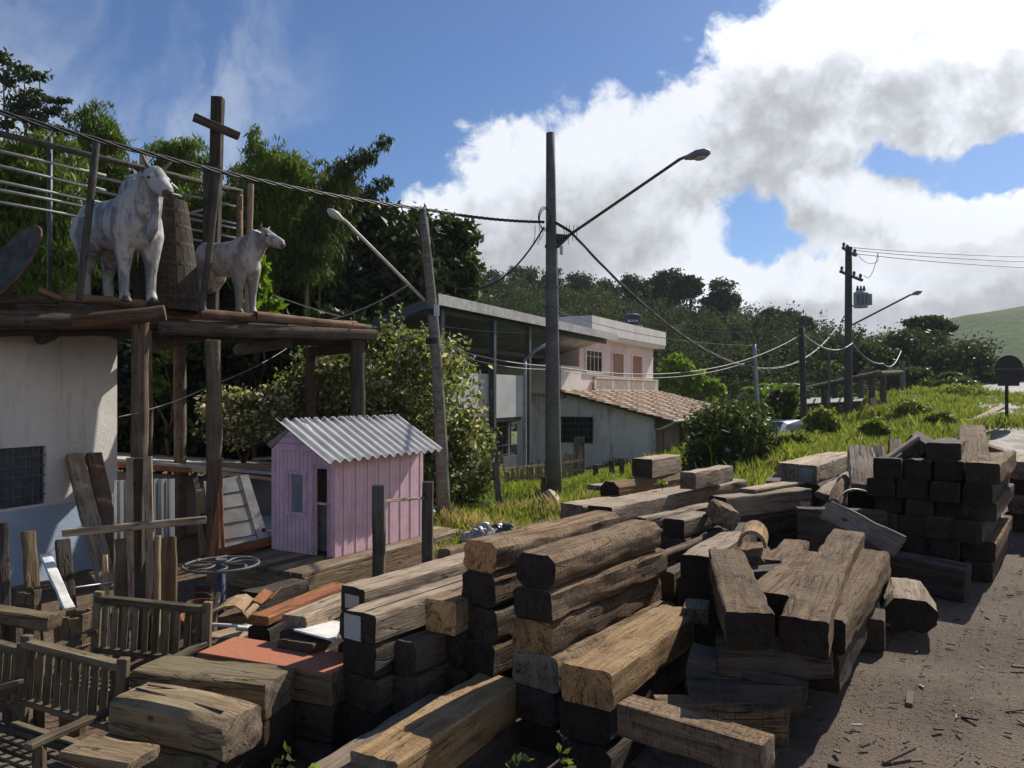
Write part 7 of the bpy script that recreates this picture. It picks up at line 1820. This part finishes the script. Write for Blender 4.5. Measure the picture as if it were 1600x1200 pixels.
for k, (lab, u1, v1, d1, u2, v2, d2, w, h, mt) in enumerate((
    ('thin pale strip leaning against the rusty bucket', 330, 985, 6.7, 342, 925, 6.9, .04, .02, FR), ('pale board lying flat in front of the rusty bucket', 322, 1000, 6.2, 400, 978, 6.6, .3, .03, FR),
    ('grey green beam lying across below the bent board', 345, 960, 6.9, 420, 957, 6.9, .15, .12, MO), ('reddish offcut board at the left of the scrap heap', 300, 968, 7.4, 285, 945, 8.2, .2, .04, RW),
    ('dark box shaped timber under the playhouse deck edge', 390, 925, 7.9, 470, 905, 8.6, .25, .2, DK), ('short dark timber beside the blue post', 318, 915, 8.0, 345, 908, 8.3, .18, .16, DK),
    ('second pale board lying on the first in front of the bucket', 335, 990, 6.3, 385, 992, 6.25, .18, .02, FR), ('dark timber under the scrap boards left of the red topped block', 330, 1010, 6.0, 420, 990, 6.3, .3, .3, DK))):
    timber('scrap_board', lab, 'board', P(u1, v1, d1), P(u2, v2, d2), w, h, mt, group=SCR, **NEAT)
for lab, u1, v1, u2, v2, r in (('pale pipe lying on the scrap, upper of two', 318, 975, 405, 980, .014), ('pale pipe lying on the scrap, thicker lower one', 370, 981, 408, 984, .022)):
    timber('scrap_pipe', lab, 'pipe', P(u1, v1, 6.1), P(u2, v2, 6.2), r * 2, r * 2, (M['white_paint'], M['white_paint']), anchor='axis', kind='log', rough=0, seg=3)
q = P(496, 984, 5.0); mb = MB(); mb.slab([P(459, 983, 5.1), P(500, 965, 5.5), P(536, 972, 5.4), P(522, 1000, 4.95)], .012, 0, (0, 0, -1)); o = mb.build('pale_sheet', M['white_paint']); tag(o, 'crumpled pale metal sheet tucked beside the plated beam', 'sheet')
timber('squared_timber', 'dark beam carrying the crumpled pale sheet', 'timber', P(462, 1002, 5.0), P(530, 980, 5.4), .3, .3, DK, **NEAT)
# plastic heap beside the wooden pole
def crumple(name, lab, cat, u, v, d, rx, ry, rz, mat, seed):
    q = P(u, v, d); g_ = gz(q.x, q.y); mb = MB(); mb.ellipsoid((0, 0, 0), (rx, ry, rz), None, 0, 30, 18)
    vs = []
    for p in mb.v:
        p = Vector(p); k = 1 + .45 * (noise.noise(p * 6 + Vector((seed, 0, 0))) + abs(noise.noise(p * 14 + Vector((0, seed, 0)))) * .8); vs.append((p.x * k, p.y * k, max(-.1, p.z * k)))
    mb.v = vs; o = mb.build(name, mat, smooth=False, loc=(q.x, q.y, g_ + .02)); tag(o, lab, cat)
crumple('plastic_heap', 'crumpled grey plastic sheeting heaped by the wooden pole', 'plastic', 748, 835, 10.6, .26, .2, .26, plain('grey_plastic', (.38, .38, .38), .3, nscale=6, var=.6, spec=.6, bump=0), 3)
crumple('rubbish_bag', 'dark crumpled rubbish bag right of the grey plastic', 'bag', 785, 825, 10.9, .28, .2, .18, plain('dark_plastic', (.04, .04, .045), .3, spec=.6, bump=0), 8)
crumple('rag', 'small pale crumpled rag beside the tan beam', 'rag', 1012, 1062, 4.5, .05, .04, .03, M['white_paint'], 5)

# ------------------------------------------------------------------ fences and posts
t = thing('picket_fence', 'grey weathered picket fence between shrub and concrete pole', 'fence', P(790, 775, 18.5)); o0 = t.location.copy(); o0.z = gz(o0.x, o0.y); t.location = o0
for k in range(26):
    f = k / 25; u = 790 + 118 * f; d = 18.5 + 2.5 * f; g_ = GP(u, d); tv = 737 - 34 * f + 4 * math.sin(k * 2.7)
    mb = MB(); mb.bar(g_ - o0 - Vector((0, 0, .1)), P(u + 1.5 * math.sin(k * 4), tv, d) - o0, .065, .02, 0, (0, 1, 0)); mb.build('picket', M['grey_wood'], t)
for dz in (.2, .45): 
    mb = MB(); mb.bar(GP(788, 18.55) - o0 + Vector((0, 0, dz)), GP(910, 21.05) - o0 + Vector((0, 0, dz)), .03, .06); mb.build('rail', M['grey_wood'], t)
FP = 'old fence posts'
for lab, u0, u1, v, d, w in (('dark leaning post at the right edge of the big shrub', 782, 772, 702, 14.2, .13), ('broad dark post in front of the barred house window', 905, 905, 684, 21.5, .32), ('short dark stake left of two before the house wall', 931, 931, 726, 17, .12), ('short dark stake in the middle before the house wall', 956, 956, 719, 18, .12), ('short dark stake nearest the topmost block', 971, 972, 716, 18.5, .12),
                              ('black fence post before the bush at the grass edge', 1219, 1219, 683, 17, .13), ('dark fence stake left of the silver car', 1232, 1231, 676, 22, .13), ('dark fence stake right of the silver car', 1243, 1243, 672, 22.5, .15), ('rotten stake leaning by the concrete pole base', 848, 850, 745, 14.5, .1)):
    g_ = GP(u0, d); timber('fence_post', lab, 'post', g_ - Vector((0, 0, .15)), P(u1, v, d), w, .1, (M['post_wood'], M['end_dark']), group=FP, anchor='axis', **NEAT)

# ------------------------------------------------------------------ round sign at the right
q = GP(1573, 22.0); t = thing('road_sign', 'round road sign seen dark from behind on a thin post', 'road sign', q)
sc = P(1574.5, 578, 22) - q
mb = MB(); mb.tube([(0, 0, -.2), (0, 0, sc.z + .35)], .045, 10); mb.build('post', M['dark_wood'], t)
mb = MB(); mb.tube([sc + Vector((0, -.055, 0)), sc + Vector((0, -.065, 0))], .42, 36); mb.build('disc', plain('sign_back', (.025, .027, .03), .6), t)
mb = MB(); mb.box(sc + Vector((0, -.08, .02)), (.8, .02, .035)); mb.build('stiffener', plain('sign_bar', (.12, .12, .13), .6), t)
mb = MB(); mb.box(sc + Vector((-.02, -.07, -.38)), (.62, .012, .16)); mb.build('lower_plate', plain('sign_plate', (.03, .03, .033), .6), t)
# ------------------------------------------------------------------ far pergola and yard
t = thing('open_pergola', 'far dark open pergola of rough posts beside the power pole', 'pergola', GP(1300, 38)); o0 = t.location.copy()
def fp(u, v, d): return P(u, v, d) - o0
for u, v, d in ((1362, 585, 38), (1380, 583, 38.5), (1345, 590, 40), (1240, 612, 36), (1288, 602, 36.5), (1305, 600, 41), (1216, 616, 42), (1262, 606, 43)):
    g_ = GP(u, d) - o0; mb = MB(); mb.tube([g_ - Vector((0, 0, .2)), fp(u, v, d)], [.17, .14], 8); mb.build('post', M['post_wood'], t)
for a, c in (((1195, 622, 35.5), (1375, 582, 37.5)), ((1200, 618, 42), (1372, 586, 42)), ((1368, 584, 37.5), (1408, 582, 40))):
    mb = MB(); mb.tube([fp(*a), fp(*c)], .13, 8); mb.build('beam', M['post_wood'], t)
for k in range(9):
    f = k / 8; mb = MB(); mb.tube([fp(1200 + 168 * f, 620 - 38 * f, 35.4), fp(1200 + 168 * f, 616 - 32 * f, 42.5)], .05, 6); mb.build('rafter', M['post_wood'], t)
t = thing('plank_shack', 'low dark plank shack under the far pergola', 'shack', GP(1295, 39)); o0 = t.location.copy()
mb = MB()
for k in range(7): mb.slab([fp(1248, 632 + 5 * k, 38), fp(1345, 628 + 5 * k, 38), fp(1345, 632.4 + 5 * k, 38), fp(1248, 636.4 + 5 * k, 38)], .05, 0, (0, 1, 0))
mb.build('plank_wall', M['dark_wood'], t)
mb = MB(); mb.slab([fp(1246, 633, 37.6), fp(1347, 628, 37.6), fp(1350, 622, 41), fp(1240, 626, 41)], .06, 0, (0, 0, 1)); mb.build('roof', plain('grey_sheet', (.2, .2, .2), .7), t)
for lab, u0, v0, u1, v1, d in (('grey plank leaning steeply under the pergola right end, left one', 1372, 658, 1364, 622, 36), ('grey plank leaning steeply under the pergola right end, right one', 1384, 657, 1372, 624, 36.2), ('dark plank leaning in the far scrap heap', 1392, 655, 1408, 632, 37), ('long dark plank lying over the far scrap heap', 1398, 648, 1440, 634, 38)):
    g_ = P(u0, v0, d); g_.z = min(g_.z, gz(g_.x, g_.y)); timber('far_plank', lab, 'plank', g_, P(u1, v1, d), .3, .08, GG if 'grey' in lab else DK, group='planks in the far yard', anchor='axis', seg=4)
for lab, u0, u1, d0, d1 in (('dark plank lying in the far grass, front one', 1514, 1562, 27.5, 30), ('dark plank lying in the far grass, rear one', 1520, 1566, 28.5, 31.5)):
    a, c = GP(u0, d0), GP(u1, d1); timber('far_plank', lab, 'plank', a + Vector((0, 0, .35)), c + Vector((0, 0, .4)), .3, .1, GG, group='planks in the far yard', anchor='axis', seg=4)
q = P(1182, 652, 27); mb = MB(); mb.slab([P(1163, 645, 27), P(1186, 644, 29), P(1203, 653, 27), P(1180, 656, 25)], .05, 0, (0, 0, -1)); o = mb.build('pale_roof_sheet', M['galv']); tag(o, 'small pale sheet roof poking out of the bush by the slim pole', 'roof sheet')

# ------------------------------------------------------------------ thin air haze over the valley
mb = MB(); mb.box((0, 450, 14.5), (1840, 1540, 41)); hz_ = mb.build('haze', None if False else M['black']); hz_['kind'] = 'stuff'
hz_.data.materials.clear(); hm = bpy.data.materials.new('haze_air'); hm.use_nodes = True; hm.node_tree.nodes.clear()
ho = hm.node_tree.nodes.new('ShaderNodeOutputMaterial'); hv = hm.node_tree.nodes.new('ShaderNodeVolumePrincipled')
hv.inputs['Color'].default_value = (.85, .9, 1, 1); hv.inputs['Density'].default_value = .00022; hv.inputs['Anisotropy'].default_value = .3
hm.node_tree.links.new(hv.outputs[0], ho.inputs['Volume']); hz_.data.materials.append(hm)
